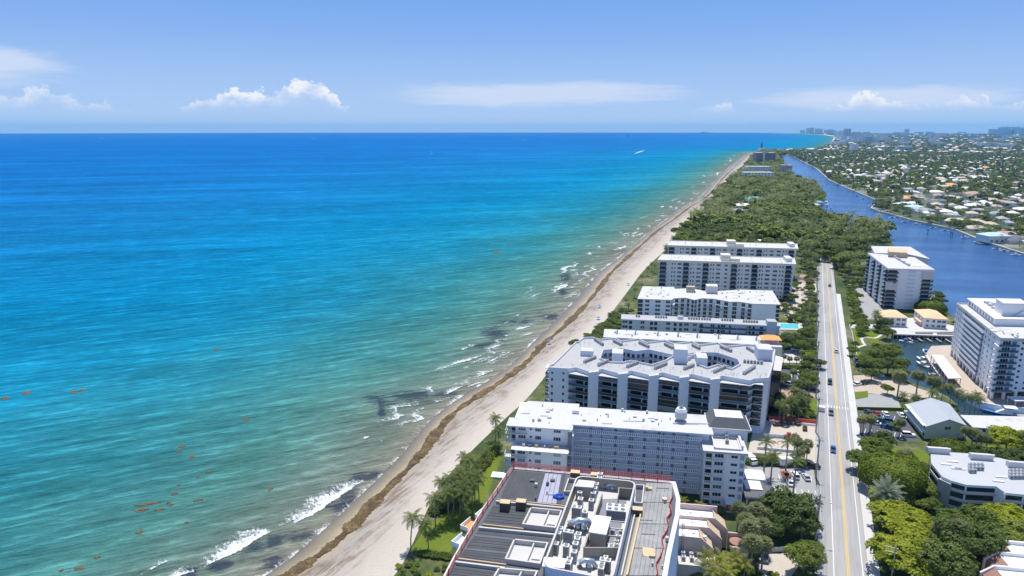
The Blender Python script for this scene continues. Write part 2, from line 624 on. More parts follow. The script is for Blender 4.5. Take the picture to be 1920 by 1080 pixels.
def np_mesh(name, verts, quads, mats, midx=None, attrs=None, smooth=False):
 """a mesh straight from arrays; quads (n,3) or (n,4)"""
 me = bpy.data.meshes.new(name)
 verts = np.asarray(verts, np.float32)
 quads = np.asarray(quads, np.int32)
 k = quads.shape[1]
 me.vertices.add(len(verts))
 me.vertices.foreach_set('co', verts.ravel())
 me.loops.add(quads.size)
 me.loops.foreach_set('vertex_index', quads.ravel())
 me.polygons.add(len(quads))
 me.polygons.foreach_set('loop_start', np.arange(0, quads.size, k, dtype=np.int32))
 for mm in mats:
  me.materials.append(MATS[mm])
 if midx is not None:
  me.polygons.foreach_set('material_index', np.asarray(midx, np.int32))
 for nm, arr in (attrs or {}).items():
  a = me.attributes.new(nm, 'FLOAT', 'POINT')
  a.data.foreach_set('value', np.asarray(arr, np.float32))
 me.polygons.foreach_set('use_smooth', np.full(len(quads), bool(smooth)))
 me.update(calc_edges=True)
 return me


# unit windows: x -0.5..0.5, z 0..1, proud of the wall; scaled where they are placed
def unit_window(name, panes, gl):
 b = MB()
 fw = 0.05
 b.box(-0.5, -0.05, 0, 0.5, 0.06, 1, 0)
 wpane = 1.0 / panes
 for k in range(panes):
  x0 = -0.5 + k * wpane + (fw if k == 0 else fw * 0.5)
  x1 = -0.5 + (k + 1) * wpane - (fw if k == panes - 1 else fw * 0.5)
  b.box(x0, -0.065, 0.07, x1, -0.03, 0.93, 1)
 return b.mesh(name, ['white_trim', gl])


WIN = {(n, g): unit_window('window', n, g) for n in (1, 2, 3) for g in ('glass', 'glass_blue', 'glass_pale', 'glass_brown')}


def window(parent, fr, s, z, w_, h_, panes=1, gl='glass', b=0.0, name='window'):
 x, y = fr.pt(s, b)
 o = ORG[parent.name]
 return link(name, WIN[(panes, gl)], parent, (x - o.x, y - o.y, z - o.z), fr.ang, (w_, 1, h_))


def rail_bars(mb, a0, a1, b, z0, h, step=0.35, th=0.05, m=0, post=0.0):
 mb.box(a0, b - th, z0 + h - 0.1, a1, b + th, z0 + h, m)
 mb.box(a0, b - th, z0, a1, b + th, z0 + 0.12, m)
 n = max(1, int((a1 - a0) / step))
 for k in range(n + 1):
  a = a0 + (a1 - a0) * k / n
  mb.box(a - th, b - th * 0.9, z0 + 0.12, a + th, b + th * 0.9, z0 + h - 0.1, m, bottom=False)
# ------------------------------------------------------------------ measured lines of the coast
WATER_EDGE = [(300, 1240), (420, 1130), (497, 1080), (566, 1030), (668, 936), (757, 850), (808, 783), (868, 741), (908, 718), (945, 695), (970, 672), (992, 648), (1030, 614),
   (1070, 572), (1102, 536), (1122, 510), (1160, 484), (1194, 455), (1222, 431), (1258, 405), (1286, 385), (1314, 370), (1328, 353), (1348, 332), (1368, 313), (1384, 300.5), (1400, 290), (1412, 284.5)]
WRACK = [(345, 1240), (470, 1130), (541, 1080), (640, 1012), (708, 934), (790, 856), (842, 778), (900, 741), (933, 720), (973, 693), (1000, 667), (1020, 643), (1060, 612), (1100, 570), (1130, 533),
  (1143, 513), (1180, 480), (1211, 452), (1236, 430), (1266, 410), (1299, 384), (1328, 369), (1340, 352), (1358, 332), (1376, 314), (1390, 301), (1404, 290.5), (1416, 285)]
VEG = [(600, 1240), (690, 1130), (742, 1080), (768, 1036), (818, 915), (880, 850), (942, 790), (985, 752), (1012, 720), (1032, 693), (1070, 655), (1105, 628), (1132, 606), (1158, 572), (1182, 540),
 (1200, 515), (1222, 492), (1243, 474), (1260, 451), (1276, 425), (1304, 405), (1321, 392), (1348, 358), (1364, 340), (1379, 328), (1397, 312), (1408, 296), (1420, 287)]


def resample(pts, step0=3.0, k=0.010):
 """points along a line, spacing growing with distance"""
 out = [pts[0]]
 for p, q in zip(pts, pts[1:]):
  L = dist2(p, q)
  n = max(1, int(L / (step0 + k * math.hypot(*p))))
  for i in range(1, n + 1):
   out.append((p[0] + (q[0] - p[0]) * i / n, p[1] + (q[1] - p[1]) * i / n))
 return out


def smooth_line(pts, it=2):
 for _ in range(it):
  o = [pts[0]]
  for p, q in zip(pts, pts[1:]):
   o += [(p[0] * .75 + q[0] * .25, p[1] * .75 + q[1] * .25), (p[0] * .25 + q[0] * .75, p[1] * .25 + q[1] * .75)]
  pts = o + [pts[-1]]
 return pts


def by_arc(pts, n):
 """n samples at equal fractions of a common parameter (point index)"""
 t = np.linspace(0, len(pts) - 1, n)
 x = np.interp(t, range(len(pts)), [p[0] for p in pts])
 y = np.interp(t, range(len(pts)), [p[1] for p in pts])
 return np.stack([x, y], 1)


EDGE_W = smooth_line([g2(*p, 0.0) for p in WATER_EDGE])
WRACK_W = smooth_line([g2(*p, 0.9) for p in WRACK])
VEG_W = smooth_line([g2(*p, 2.3) for p in VEG])
FAR_PX = ((1440, 284.4), (1470, 283.6), (1500, 283.0), (1528, 281.4), (1540, 278.5), (1549, 275.5), (1556, 273), (1562, 269), (1567, 264), (1569, 259), (1566, 255.5), (1545, 252.6), (1510, 251.2), (1478, 250.4))
far_coast = [g2(x, y, 1.0) for x, y in FAR_PX]
EDGE_A = np.array(EDGE_W[::3] + [EDGE_W[-1]] + far_coast)


def shore_dist(P):
 """metres offshore (positive at sea) of points (n,2)"""
 P = np.asarray(P, float)
 best = np.full(len(P), 1e9)
 sign = np.ones(len(P))
 for a, b in zip(EDGE_A[:-1], EDGE_A[1:]):
  d = b - a
  L2 = (d ** 2).sum()
  t = np.clip(((P - a) @ d) / L2, 0, 1)
  q = a + t[:, None] * d
  r = P - q
  dd = np.hypot(r[:, 0], r[:, 1])
  cr = d[0] * r[:, 1] - d[1] * r[:, 0]
  m = dd < best
  best[m] = dd[m]
  sign[m] = np.where(cr[m] > 0, 1, -1)
 return best * sign


# ------------------------------------------------------------------ sea
m, t, b = new_mat('sea_water')
geo = t.n('ShaderNodeNewGeometry')
pos = geo.outputs['Position']
at = t.n('ShaderNodeAttribute', attribute_name='shore')
dk = t.n('ShaderNodeAttribute', attribute_name='weed')
wob = t.noise(pos, 0.006, 4, 0.55)
wob2 = t.noise(pos, 0.03, 3, 0.55)
sd = t.math('MULTIPLY', at.outputs['Fac'], t.math('ADD', t.math('MULTIPLY_ADD', wob, 0.8, 0.45), t.math('MULTIPLY', wob2, 0.3)))
lg = t.math('DIVIDE', t.math('LOGARITHM', t.math('MAXIMUM', t.math('ADD', sd, 6.0), 1.0), 10.0), 4.3)     # log10(m)/4.3
lp = lambda d: math.log10(d + 6) / 4.3
depth = t.ramp(lg, [(lp(0), (0.20, 0.19, 0.145)), (lp(6), (0.155, 0.175, 0.140)), (lp(22), (0.110, 0.168, 0.140)), (lp(50), (0.060, 0.182, 0.165)), (lp(95), (0.026, 0.172, 0.200)), (lp(170), (0.010, 0.182, 0.285)),
     (lp(300), (0.003, 0.170, 0.325)), (lp(620), (0.006, 0.145, 0.335)), (lp(1300), (0.006, 0.122, 0.345)), (lp(4000), (0.001, 0.105, 0.34)), (lp(15000), (0.001, 0.095, 0.33))])
# swell: long crests running in from the left
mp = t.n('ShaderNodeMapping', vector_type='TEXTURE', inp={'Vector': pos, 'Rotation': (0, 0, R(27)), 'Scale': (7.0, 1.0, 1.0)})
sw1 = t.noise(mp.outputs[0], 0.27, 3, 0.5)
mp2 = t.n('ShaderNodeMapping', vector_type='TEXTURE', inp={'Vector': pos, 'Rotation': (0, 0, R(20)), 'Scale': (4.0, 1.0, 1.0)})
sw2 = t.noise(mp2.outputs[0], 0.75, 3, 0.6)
rip = t.noise(pos, 2.2, 2, 0.6)
mp3 = t.n('ShaderNodeMapping', vector_type='TEXTURE', inp={'Vector': pos, 'Rotation': (0, 0, R(24)), 'Scale': (4.0, 1.0, 1.0)})
big = t.noise(mp3.outputs[0], 0.012, 5, 0.6)
# broad sand, reef and cloud-shadow patches painted into the water colour
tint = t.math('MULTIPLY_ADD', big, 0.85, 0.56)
mp5 = t.n('ShaderNodeMapping', vector_type='TEXTURE', inp={'Vector': pos, 'Rotation': (0, 0, R(14)), 'Scale': (9.0, 1.0, 1.0)})
streak = t.n('ShaderNodeMapRange', interpolation_type='SMOOTHSTEP', inp={0: t.noise(mp5.outputs[0], 0.022, 6, 0.65), 1: 0.50, 2: 0.72}).outputs[0]
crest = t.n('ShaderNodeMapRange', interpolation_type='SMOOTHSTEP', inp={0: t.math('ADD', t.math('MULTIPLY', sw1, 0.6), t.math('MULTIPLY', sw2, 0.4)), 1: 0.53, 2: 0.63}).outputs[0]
bands = t.n('ShaderNodeMapRange', interpolation_type='SMOOTHSTEP', inp={0: t.noise(mp5.outputs[0], 0.0052, 6, 0.7), 1: 0.47, 2: 0.66}).outputs[0]
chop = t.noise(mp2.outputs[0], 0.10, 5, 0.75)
tint = t.math('MULTIPLY', tint, t.math('ADD', t.math('MULTIPLY_ADD', sw1, 1.2, -0.42), t.math('ADD', t.math('MULTIPLY_ADD', sw2, 0.9, t.math('MULTIPLY', crest, 0.32)), t.math('ADD', t.math('MULTIPLY', chop, 0.6), t.math('ADD', t.math('MULTIPLY', streak, 0.30), t.math('MULTIPLY', bands, 0.28))))))  # light and shade of waves, bright crests and wind streaks painted into the colour
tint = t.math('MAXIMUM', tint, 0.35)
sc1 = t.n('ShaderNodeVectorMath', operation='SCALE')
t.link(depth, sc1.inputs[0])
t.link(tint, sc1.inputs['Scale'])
wn = t.noise(mp2.outputs[0], 0.30, 8, 0.8)
wmask = t.n('ShaderNodeMapRange', interpolation_type='SMOOTHSTEP', inp={0: t.math('ADD', t.math('MULTIPLY', dk.outputs['Fac'], 1.25), t.math('MULTIPLY', t.math('SUBTRACT', wn, 0.5), 3.6)), 1: 0.45, 2: 1.0}).outputs[0]
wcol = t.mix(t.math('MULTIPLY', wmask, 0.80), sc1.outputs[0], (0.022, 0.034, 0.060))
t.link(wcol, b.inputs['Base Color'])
b.inputs['Roughness'].default_value = 0.22
b.inputs['IOR'].default_value = 1.33
b.inputs['Specular IOR Level'].default_value = 0.0
hgt = t.math('ADD', t.math('MULTIPLY', sw1, 1.0), t.math('ADD', t.math('MULTIPLY', sw2, 0.55), t.math('MULTIPLY', rip, 0.10)))
bn = t.n('ShaderNodeBump', inp={'Strength': 1.0, 'Distance': 2.4, 'Height': hgt})
t.link(bn.outputs[0], b.inputs['Normal'])

SEA_R = 20000.0
na = 420
ang = np.linspace(-math.pi, math.pi, na, endpoint=False)
# denser inside the picture
ang = np.sort(np.concatenate([np.linspace(-math.pi, math.pi, 120, endpoint=False), np.linspace(R(-42), R(36), 330) + 1e-4]))
na = len(ang)
rad = np.concatenate([[40.0], np.geomspace(60, SEA_R, 190)])
AA, RR = np.meshgrid(ang, rad)
sx, sy = (RR * np.sin(AA)).ravel(), (RR * np.cos(AA)).ravel()
sdv = shore_dist(np.stack([sx, sy], 1))
WEEDS = [((770, 742), 62, 14), ((840, 741), 40, 6), ((712, 752), 40, 10), ((715, 770), 9, 26), ((690, 890), 55, 9), ((640, 925), 45, 16), ((610, 945), 22, 12), ((480, 1030), 36, 14),
  ((520, 1020), 24, 12), ((500, 1058), 70, 11), ((570, 1005), 70, 12), ((640, 952), 50, 10), ((980, 600), 70, 6), ((1035, 592), 30, 5), ((930, 625), 30, 14), ((905, 645), 24, 6), ((1060, 520), 14, 10),
  ((1150, 437), 16, 2), ((400, 1060), 70, 8), ((350, 1075), 50, 6), ((1055, 545), 10, 10), ((690, 1), 0, 0)]
weed = np.zeros(len(sx))
Zc = sy * math.cos(PITCH) + CAM_H * math.sin(PITCH)
pxv = np.where(Zc > 1, 960 + 1280 * sx / np.maximum(Zc, 1), -9e5)
pyv = np.where(Zc > 1, 540 - 1280 * (sy * math.sin(PITCH) - CAM_H * math.cos(PITCH)) / np.maximum(Zc, 1), -9e5)
for (cx, cy_), rx, ry in WEEDS:
 if rx:
  weed = np.maximum(weed, np.exp(-(((pxv - cx) / rx) ** 2 + ((pyv - cy_) / ry) ** 2)))
qi = []
for i in range(len(rad) - 1):
 a0 = i * na + np.arange(na)
 a1 = i * na + (np.arange(na) + 1) % na
 qi.append(np.stack([a0, a0 + na, a1 + na, a1], 1)[:, ::-1])
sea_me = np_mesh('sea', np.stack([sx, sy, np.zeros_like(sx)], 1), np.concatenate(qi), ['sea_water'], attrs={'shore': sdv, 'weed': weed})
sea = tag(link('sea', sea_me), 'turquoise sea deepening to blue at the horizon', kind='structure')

# ------------------------------------------------------------------ beach
m, t, b = new_mat('sand')
geo = t.n('ShaderNodeNewGeometry')
pos = geo.outputs['Position']
vv = t.n('ShaderNodeAttribute', attribute_name='across').outputs['Fac']
mpn = t.n('ShaderNodeMapping', vector_type='TEXTURE', inp={'Vector': pos, 'Rotation': (0, 0, R(62)), 'Scale': (9.0, 1.0, 1)})
lines = t.noise(mpn.outputs[0], 0.8, 5, 0.65, 0.5)
blot = t.noise(pos, 0.10, 6, 0.68)
fine = t.noise(pos, 1.4, 4, 0.7)
vw = t.math('ADD', vv, t.math('MULTIPLY', t.math('SUBTRACT', t.noise(pos, 0.05, 4, 0.6), 0.5), 0.16))
base = t.ramp(vw, [(0.0, (0.13, 0.115, 0.085)), (0.14, (0.25, 0.205, 0.135)), (0.22, (0.37, 0.295, 0.185)), (0.30, (0.33, 0.28, 0.215)), (0.44, (0.315, 0.285, 0.255)), (0.62, (0.38, 0.335, 0.285)), (0.85, (0.45, 0.405, 0.345)), (1.0, (0.47, 0.42, 0.36))])
dirt = t.n('ShaderNodeMapRange', interpolation_type='SMOOTHSTEP', inp={0: t.math('ADD', t.math('MULTIPLY', lines, 0.65), t.math('MULTIPLY', blot, 0.5)), 1: 0.53, 2: 0.70}).outputs[0]
near = t.ramp(vv, [(0.3, 0.0), (0.36, 1.0), (0.60, 0.85), (0.78, 0.12), (0.9, 0.0)])
dirt = t.math('MULTIPLY', dirt, t.math('MULTIPLY', near, 0.95))
c1 = t.mix(dirt, base, (0.17, 0.125, 0.085))
fmul = t.math('MULTIPLY_ADD', fine, 0.30, 0.85)
s1 = t.n('ShaderNodeVectorMath', operation='SCALE')
t.link(c1, s1.inputs[0]); t.link(fmul, s1.inputs['Scale'])
t.link(s1.outputs[0], b.inputs['Base Color'])
b.inputs['Specular IOR Level'].default_value = 0.2
t.link(t.ramp(vv, [(0.0, 0.25), (0.2, 0.5), (0.3, 0.9)]), b.inputs['Roughness'])
bn = t.n('ShaderNodeBump', inp={'Strength': 0.7, 'Distance': 0.25, 'Height': t.math('ADD', fine, t.math('MULTIPLY', lines, 1.2))})
t.link(bn.outputs[0], b.inputs['Normal'])

NS = 420
eA, wA, vA = by_arc(EDGE_W, NS), by_arc(WRACK_W, NS), by_arc(VEG_W, NS)
wdir = (vA - eA)
wdir /= np.linalg.norm(wdir, axis=1)[:, None]
cols = [(eA - wdir * 14, -1.1, -0.2), (eA - wdir * 4, -0.28, -0.06), (eA, 0.03, 0.0), (eA * .5 + wA * .5, 0.45, 0.14), (wA, 0.85, 0.26), (wA + wdir * 3, 1.1, 0.34),
  (wA * .72 + vA * .28, 1.45, 0.5), (wA * .4 + vA * .6, 1.85, 0.74), (vA, 2.3, 1.0), (vA + wdir * 14, 2.46, 1.15)]
bv = np.concatenate([np.concatenate([c, np.full((NS, 1), z)], 1) for c, z, v in cols])
bat = np.concatenate([np.full(NS, v) for c, z, v in cols])
bv[NS * 3:, 2] += (RNG.random(len(bv) - NS * 3) - .5) * 0.10
nc = len(cols)
bq = np.concatenate([np.stack([np.arange(NS - 1) + k * NS, np.arange(NS - 1) + (k + 1) * NS, np.arange(NS - 1) + (k + 1) * NS + 1, np.arange(NS - 1) + k * NS + 1], 1) for k in range(nc - 1)])
tag(link('beach', np_mesh('beach', bv, bq, ['sand'], attrs={'across': bat}, smooth=True)), 'long pale sand beach with tyre tracks', kind='structure')

# washed-up seaweed: a ragged raised band
m, t, b = new_mat('wrack')
geo = t.n('ShaderNodeNewGeometry')
pos = geo.outputs['Position']
fa = t.n('ShaderNodeAttribute', attribute_name='edge').outputs['Fac']
n1 = t.noise(pos, 0.22, 6, 0.72)
n2 = t.noise(pos, 2.0, 4, 0.7)
t.link(t.ramp(t.math('ADD', t.math('MULTIPLY', n1, 0.6), t.math('MULTIPLY', n2, 0.4)), [(0.34, (0.020, 0.012, 0.007)), (0.50, (0.095, 0.060, 0.019)), (0.64, (0.25, 0.175, 0.07))]), b.inputs['Base Color'])
b.inputs['Roughness'].default_value = 0.9
al = t.n('ShaderNodeMapRange', interpolation_type='SMOOTHSTEP', inp={0: t.math('ADD', fa, t.math('MULTIPLY', t.math('SUBTRACT', n1, 0.5), 2.6)), 1: 0.30, 2: 0.55}).outputs[0]
t.link(al, b.inputs['Alpha'])
t.link(t.n('ShaderNodeBump', inp={'Strength': 1.0, 'Distance': 0.4, 'Height': n2}).outputs[0], b.inputs['Normal'])
NW = 900
wl = by_arc(WRACK_W, NW)
tang = np.gradient(wl, axis=0)
tang /= np.linalg.norm(tang, axis=1)[:, None]
nrm = np.stack([tang[:, 1], -tang[:, 0]], 1)
offs = np.array([-4.0, -2.8, -1.4, 0.0, 1.4, 2.6, 3.9]) * .62
edge = np.array([0.0, 0.55, 0.95, 1.0, 0.9, 0.45, 0.0])
hz = np.array([0.03, 0.12, 0.28, 0.42, 0.36, 0.2, 0.03])
wv, we = [], []
wid = 0.85 + 0.3 * np.sin(np.arange(NW) * 0.11) + 0.22 * np.sin(np.arange(NW) * 0.37 + 1) + 0.3 * RNG.random(NW)
for o_, e_, h_ in zip(offs, edge, hz):
 p = wl + nrm * (o_ * wid)[:, None]
 wv.append(np.concatenate([p, (0.86 + 0.055 * o_ + h_ * (0.55 + 0.9 * RNG.random(NW)))[:, None]], 1))
 we.append(np.full(NW, e_))
wv = np.concatenate(wv)
wq = np.concatenate([np.stack([np.arange(NW - 1) + k * NW, np.arange(NW - 1) + (k + 1) * NW, np.arange(NW - 1) + (k + 1) * NW + 1, np.arange(NW - 1) + k * NW + 1], 1) for k in range(6)])
tag(link('seaweed_wrack', np_mesh('seaweed_wrack', wv, wq, ['wrack'], attrs={'edge': np.concatenate(we)}, smooth=True)), 'long brown band of washed-up seaweed along the beach', 'seaweed', kind='stuff')

# ------------------------------------------------------------------ surf
m, t, b = new_mat('foam')
geo = t.n('ShaderNodeNewGeometry')
pos = geo.outputs['Position']
fa = t.n('ShaderNodeAttribute', attribute_name='edge').outputs['Fac']
mpf = t.n('ShaderNodeMapping', vector_type='TEXTURE', inp={'Vector': pos, 'Rotation': (0, 0, R(125)), 'Scale': (2.2, 1, 1)})
n1 = t.noise(mpf.outputs[0], 1.3, 6, 0.8)
n0 = t.noise(pos, 0.18, 3, 0.6)
b.inputs['Base Color'].default_value = (0.62, 0.65, 0.66, 1)
b.inputs['Roughness'].default_value = 0.8
al = t.n('ShaderNodeMapRange', interpolation_type='SMOOTHSTEP', inp={0: t.math('ADD', fa, t.math('ADD', t.math('MULTIPLY', t.math('SUBTRACT', n1, 0.5), 2.5), t.math('MULTIPLY', t.math('SUBTRACT', n0, 0.5), 1.2))), 1: 0.45, 2: 1.05}).outputs[0]
t.link(al, b.inputs['Alpha'])
fv, fq, fe = [], [], []


def foam_strip(line, front, back, strength=1.0, h=0.35, taper=True):
 """a breaker: crest line (world xy), foam reaching `back` metres behind it out to sea"""
 pts = np.array(line)
 n = max(6, int(np.linalg.norm(np.diff(pts, axis=0), axis=1).sum() / 1.2))
 L = by_arc([tuple(p) for p in pts], n)
 L = L + (RNG.random(L.shape) - .5) * 0.5
 tg = np.gradient(L, axis=0)
 tg /= np.linalg.norm(tg, axis=1)[:, None] + 1e-9
 nn = np.stack([-tg[:, 1], tg[:, 0]], 1)              # towards the sea
 s = np.linspace(0, 1, n)
 prof = np.sin(np.pi * s) ** 0.5 if taper else np.ones(n)
 base = len(fv) and sum(len(x) for x in fv) or 0
 rows = [(-front, 0.0, 0.02), (-front * .35, 1.05, h), (front * .2, 0.95, h * .8), (back * .35, 0.68, 0.10), (back * .7, 0.46, 0.06), (back, 0.0, 0.04)]
 for o_, e_, z_ in rows:
  p = L + nn * (o_ * prof)[:, None]
  fv.append(np.concatenate([p, (0.03 + z_ * prof)[:, None]], 1))
  fe.append(e_ * strength * (0.25 + 0.75 * prof))
 for k in range(len(rows) - 1):
  i = np.arange(n - 1) + base + k * n
  fq.append(np.stack([i, i + 1, i + n + 1, i + n], 1))


def fpx(*pts):
 return [g2(x, y, 0.05) for x, y in pts]


BREAKERS = [([(368, 1069), (440, 1034), (480, 1010), (513, 992)], 1.2, 9, 1.1), ([(545, 985), (590, 960), (640, 925), (690, 896)], 1.2, 8, 1.1), ([(262, 1079), (300, 1058), (322, 1050)], 0.8, 3, 0.9),
   ([(300, 1090), (340, 1078), (370, 1070)], .8, 4, .9), ([(520, 990), (560, 968), (600, 950)], 0.8, 7, 0.75),
   ([(843, 685), (880, 675), (906, 666)], 0.9, 5, 1.0), ([(900, 675), (934, 668)], .7, 4, .8), ([(833, 741), (852, 732), (871, 722)], .8, 5, .95), ([(873, 726), (895, 720), (914, 715)], .7, 4, .85),
   ([(905, 656), (935, 649), (950, 643)], 1.0, 6, .75), ([(966, 619), (982, 615), (997, 611)], 1.2, 6, .95), ([(945, 631), (957, 629)], .7, 3, .9), ([(968, 634), (995, 626), (1008, 622)], .7, 5, .65),
   ([(1038, 540), (1052, 537), (1066, 533)], .9, 5, 1.0), ([(1066, 541), (1083, 537)], .9, 4, .9), ([(1055, 560), (1080, 552), (1100, 543)], .9, 6, .6), ([(1070, 508), (1086, 505)], 1.0, 5, 1.0), ([(1094, 501), (1108, 498)], .9, 4, .9),
   ([(1066, 517), (1085, 516)], .9, 4, .8), ([(1113, 482), (1130, 480)], .8, 4, .8), ([(1137, 457), (1158, 454)], 1.0, 5, .8), ([(1150, 480), (1166, 472)], .8, 5, .7), ([(1165, 441), (1182, 436)], 1.0, 5, .9), ([(1184, 441), (1200, 433)], 1, 5, .9),
   ([(682, 824), (693, 817)], .6, 2, 1.0), ([(620, 857), (636, 852)], .5, 1.5, .7), ([(710, 792), (722, 787)], .6, 2, .8), ([(653, 859), (690, 856), (735, 856)], .5, 2, .5), ([(672, 823), (720, 830)], .5, 3, .35), ([(786, 770), (800, 763)], .6, 2, .8),
   ([(808, 757), (850, 745)], .6, 4, .65), ([(1096, 463), (1110, 460)], .9, 4, .6), ([(1012, 600), (1034, 590)], .8, 4, .5), ([(1030, 575), (1048, 571)], .8, 3, .6), ([(312, 1018), (330, 1013)], .4, 1, .6), ([(690, 690), (706, 687)], .4, 1, .5)]
for pts, fr_, bk, st in BREAKERS:
 foam_strip(fpx(*pts), fr_ * 1.1, bk * 1.15, st * 1.05)
# swash line along the sand, and small broken crests farther down the coast
ew = by_arc(EDGE_W, 700)
for i in range(0, 690, 9):
 if RNG.random() < 0.9:
  seg = ew[i:i + int(9 + RNG.random() * 9)]
  if len(seg) > 3:
   foam_strip(seg[::-1] if False else seg, 0.5, 1.5 + 2.5 * RNG.random(), 0.55 + 0.4 * RNG.random(), 0.06)
tgA = np.gradient(ew, axis=0)
tgA /= np.linalg.norm(tgA, axis=1)[:, None]
for off0 in (7.0, 15.0, 25.0):
 i = 150
 while i < 680:
  n_ = int(RNG.integers(8, 26) * (1.0 if i < 400 else .5))
  if RNG.random() < .62:
   j = min(i + n_, 698)
   w_ = np.array([off0 + 2.2 * math.sin(k * .55 + i) + RNG.normal() for k in range(i, j)])
   seg = ew[i:j] + np.stack([-tgA[i:j, 1], tgA[i:j, 0]], 1) * (w_ * (1 + .0002 * np.hypot(*ew[i:j].T)))[:, None]
   if len(seg) > 3:
    foam_strip(seg, .5 + .0006 * math.hypot(*seg[0]), 1.6 + 3 * RNG.random() + .002 * math.hypot(*seg[0]), .62 + .5 * RNG.random(), .15)
  i += n_ + int(RNG.integers(2, 12))
for _ in range(60):
 i = int(RNG.integers(215, 690))
 dd = math.hypot(*ew[i])
 off = (4 + 34 * RNG.random() ** 1.4)
 if dd < 420:
  off *= .8
 n_ = np.array([-tgA[i, 1], tgA[i, 0]])
 c = ew[i] + n_ * off
 ln = (6 + 16 * RNG.random()) * (1 + dd / 2500)
 ca, sa = math.cos(R(-12)), math.sin(R(-12))
 dv = np.array([tgA[i, 0] * ca - tgA[i, 1] * sa, tgA[i, 0] * sa + tgA[i, 1] * ca])
 foam_strip([c - dv * ln / 2, c, c + dv * ln / 2], 0.7 + dd / 2200, 2.2 + 2 * RNG.random() + dd / 800, 0.45 + 0.45 * RNG.random(), 0.25)
foam_me = np_mesh('surf_foam', np.concatenate(fv), np.concatenate(fq), ['foam'], attrs={'edge': np.concatenate(fe)}, smooth=True)
tag(link('surf_foam', foam_me), 'white foam of small waves breaking along the shore', 'foam', kind='stuff')

# ------------------------------------------------------------------ land
m, t, b = new_mat('land_ground')
geo = t.n('ShaderNodeNewGeometry')
pos = geo.outputs['Position']
n1 = t.noise(pos, 0.035, 6, 0.6)
n2 = t.noise(pos, 0.5, 4, 0.65)
c = t.ramp(t.math('ADD', t.math('MULTIPLY', n1, 0.7), t.math('MULTIPLY', n2, 0.3)), [(0.34, (0.030, 0.050, 0.020)), (0.48, (0.060, 0.085, 0.028)), (0.56, (0.11, 0.12, 0.05)), (0.68, (0.27, 0.245, 0.19))])
t.link(c, b.inputs['Base Color'])
b.inputs['Roughness'].default_value = 0.95
b.inputs['Specular IOR Level'].default_value = 0.1
m, t, b = new_mat('far_ground')
geo = t.n('ShaderNodeNewGeometry')
pos = geo.outputs['Position']
n1 = t.noise(pos, 0.004, 6, 0.6)
vo = t.n('ShaderNodeTexVoronoi', inp={'Vector': pos, 'Scale': 0.035})
sep_ = t.n('ShaderNodeSeparateColor', inp={0: vo.outputs['Color']})
spk = t.math('GREATER_THAN', sep_.outputs[0], 0.80)
c = t.ramp(t.math('ADD', t.math('MULTIPLY', n1, 0.6), t.math('MULTIPLY', t.noise(pos, 0.06, 4, 0.6), 0.4)), [(0.34, (0.05, 0.078, 0.035)), (0.50, (0.095, 0.115, 0.06)), (0.62, (0.26, 0.25, 0.215))])
t.link(t.mix(t.math('MULTIPLY', spk, 0.5), c, (0.32, 0.31, 0.28)), b.inputs['Base Color'])
b.inputs['Roughness'].default_value = 0.95
b.inputs['Specular IOR Level'].default_value = 0.1
m, t, b = new_mat('canal_water')
geo = t.n('ShaderNodeNewGeometry')
pos = geo.outputs['Position']
mpc = t.n('ShaderNodeMapping', vector_type='TEXTURE', inp={'Vector': pos, 'Rotation': (0, 0, R(-20)), 'Scale': (3.0, 1.0, 1)})
n1 = t.noise(mpc.outputs[0], 1.1, 3, 0.65)
n2 = t.noise(mpc.outputs[0], 0.022, 4, 0.6)
t.link(t.ramp(n2, [(0.3, (0.020, 0.070, 0.19)), (0.5, (0.034, 0.108, 0.265)), (0.7, (0.055, 0.155, 0.34))]), b.inputs['Base Color'])
b.inputs['Roughness'].default_value = 0.18
b.inputs['IOR'].default_value = 1.33
b.inputs['Specular IOR Level'].default_value = 0.32
t.link(t.n('ShaderNodeBump', inp={'Strength': 1.0, 'Distance': 0.55, 'Height': n1}).outputs[0], b.inputs['Normal'])

m, t, b = new_mat('basin_water')
geo = t.n('ShaderNodeNewGeometry')
b.inputs['Base Color'].default_value = (0.018, 0.045, 0.062, 1)
b.inputs['Roughness'].default_value = 0.08
b.inputs['IOR'].default_value = 1.33
t.link(t.n('ShaderNodeBump', inp={'Strength': 0.6, 'Distance': 0.12, 'Height': t.noise(geo.outputs['Position'], 0.9, 3, 0.6)}).outputs[0], b.inputs['Normal'])
veg_in = [tuple(p) for p in by_arc(VEG_W, 120)]
BANK_L = [(1411, 286.5), (1440, 284.5), (1480, 286), (1475, 289.5), (1457, 293), (1463, 302), (1485, 331), (1512, 345), (1535, 354), (1547, 366), (1545, 380), (1533, 389), (1529, 398), (1540, 403), (1562, 411), (1600, 424),
  (1640, 432), (1664, 431), (1671, 455), (1690, 478), (1735, 530), (1757, 568), (1786, 594), (1812, 610), (1830, 622), (1786, 626), (1674, 623), (1669, 637), (1674, 653), (1687, 677), (1695, 698), (1694, 711),
  (1708, 719), (1724, 726), (1748, 734), (1776, 745), (1796, 762), (1800, 782), (1850, 790), (1990, 802), (2300, 860)]
bank_l = [g2(x, y, LAND - .6) for x, y in BANK_L]
land_poly = veg_in + bank_l + [(300, 40), (-60, 40)]
lb = MB()
lb.prism(land_poly, -1.5, LAND, 1, 0)
tag(lb.build('land', ['land_ground', 'seawall']), 'green barrier island ground between beach and waterway', kind='structure')
LOT = [(1736, 664), (1746, 650), (1794, 648), (1870, 628), (2080, 640), (2200, 760), (1990, 772), (1872, 762), (1836, 756), (1812, 744), (1779, 725), (1757, 697)]
lot_poly = [g2(x, y, LAND - .4) for x, y in LOT]
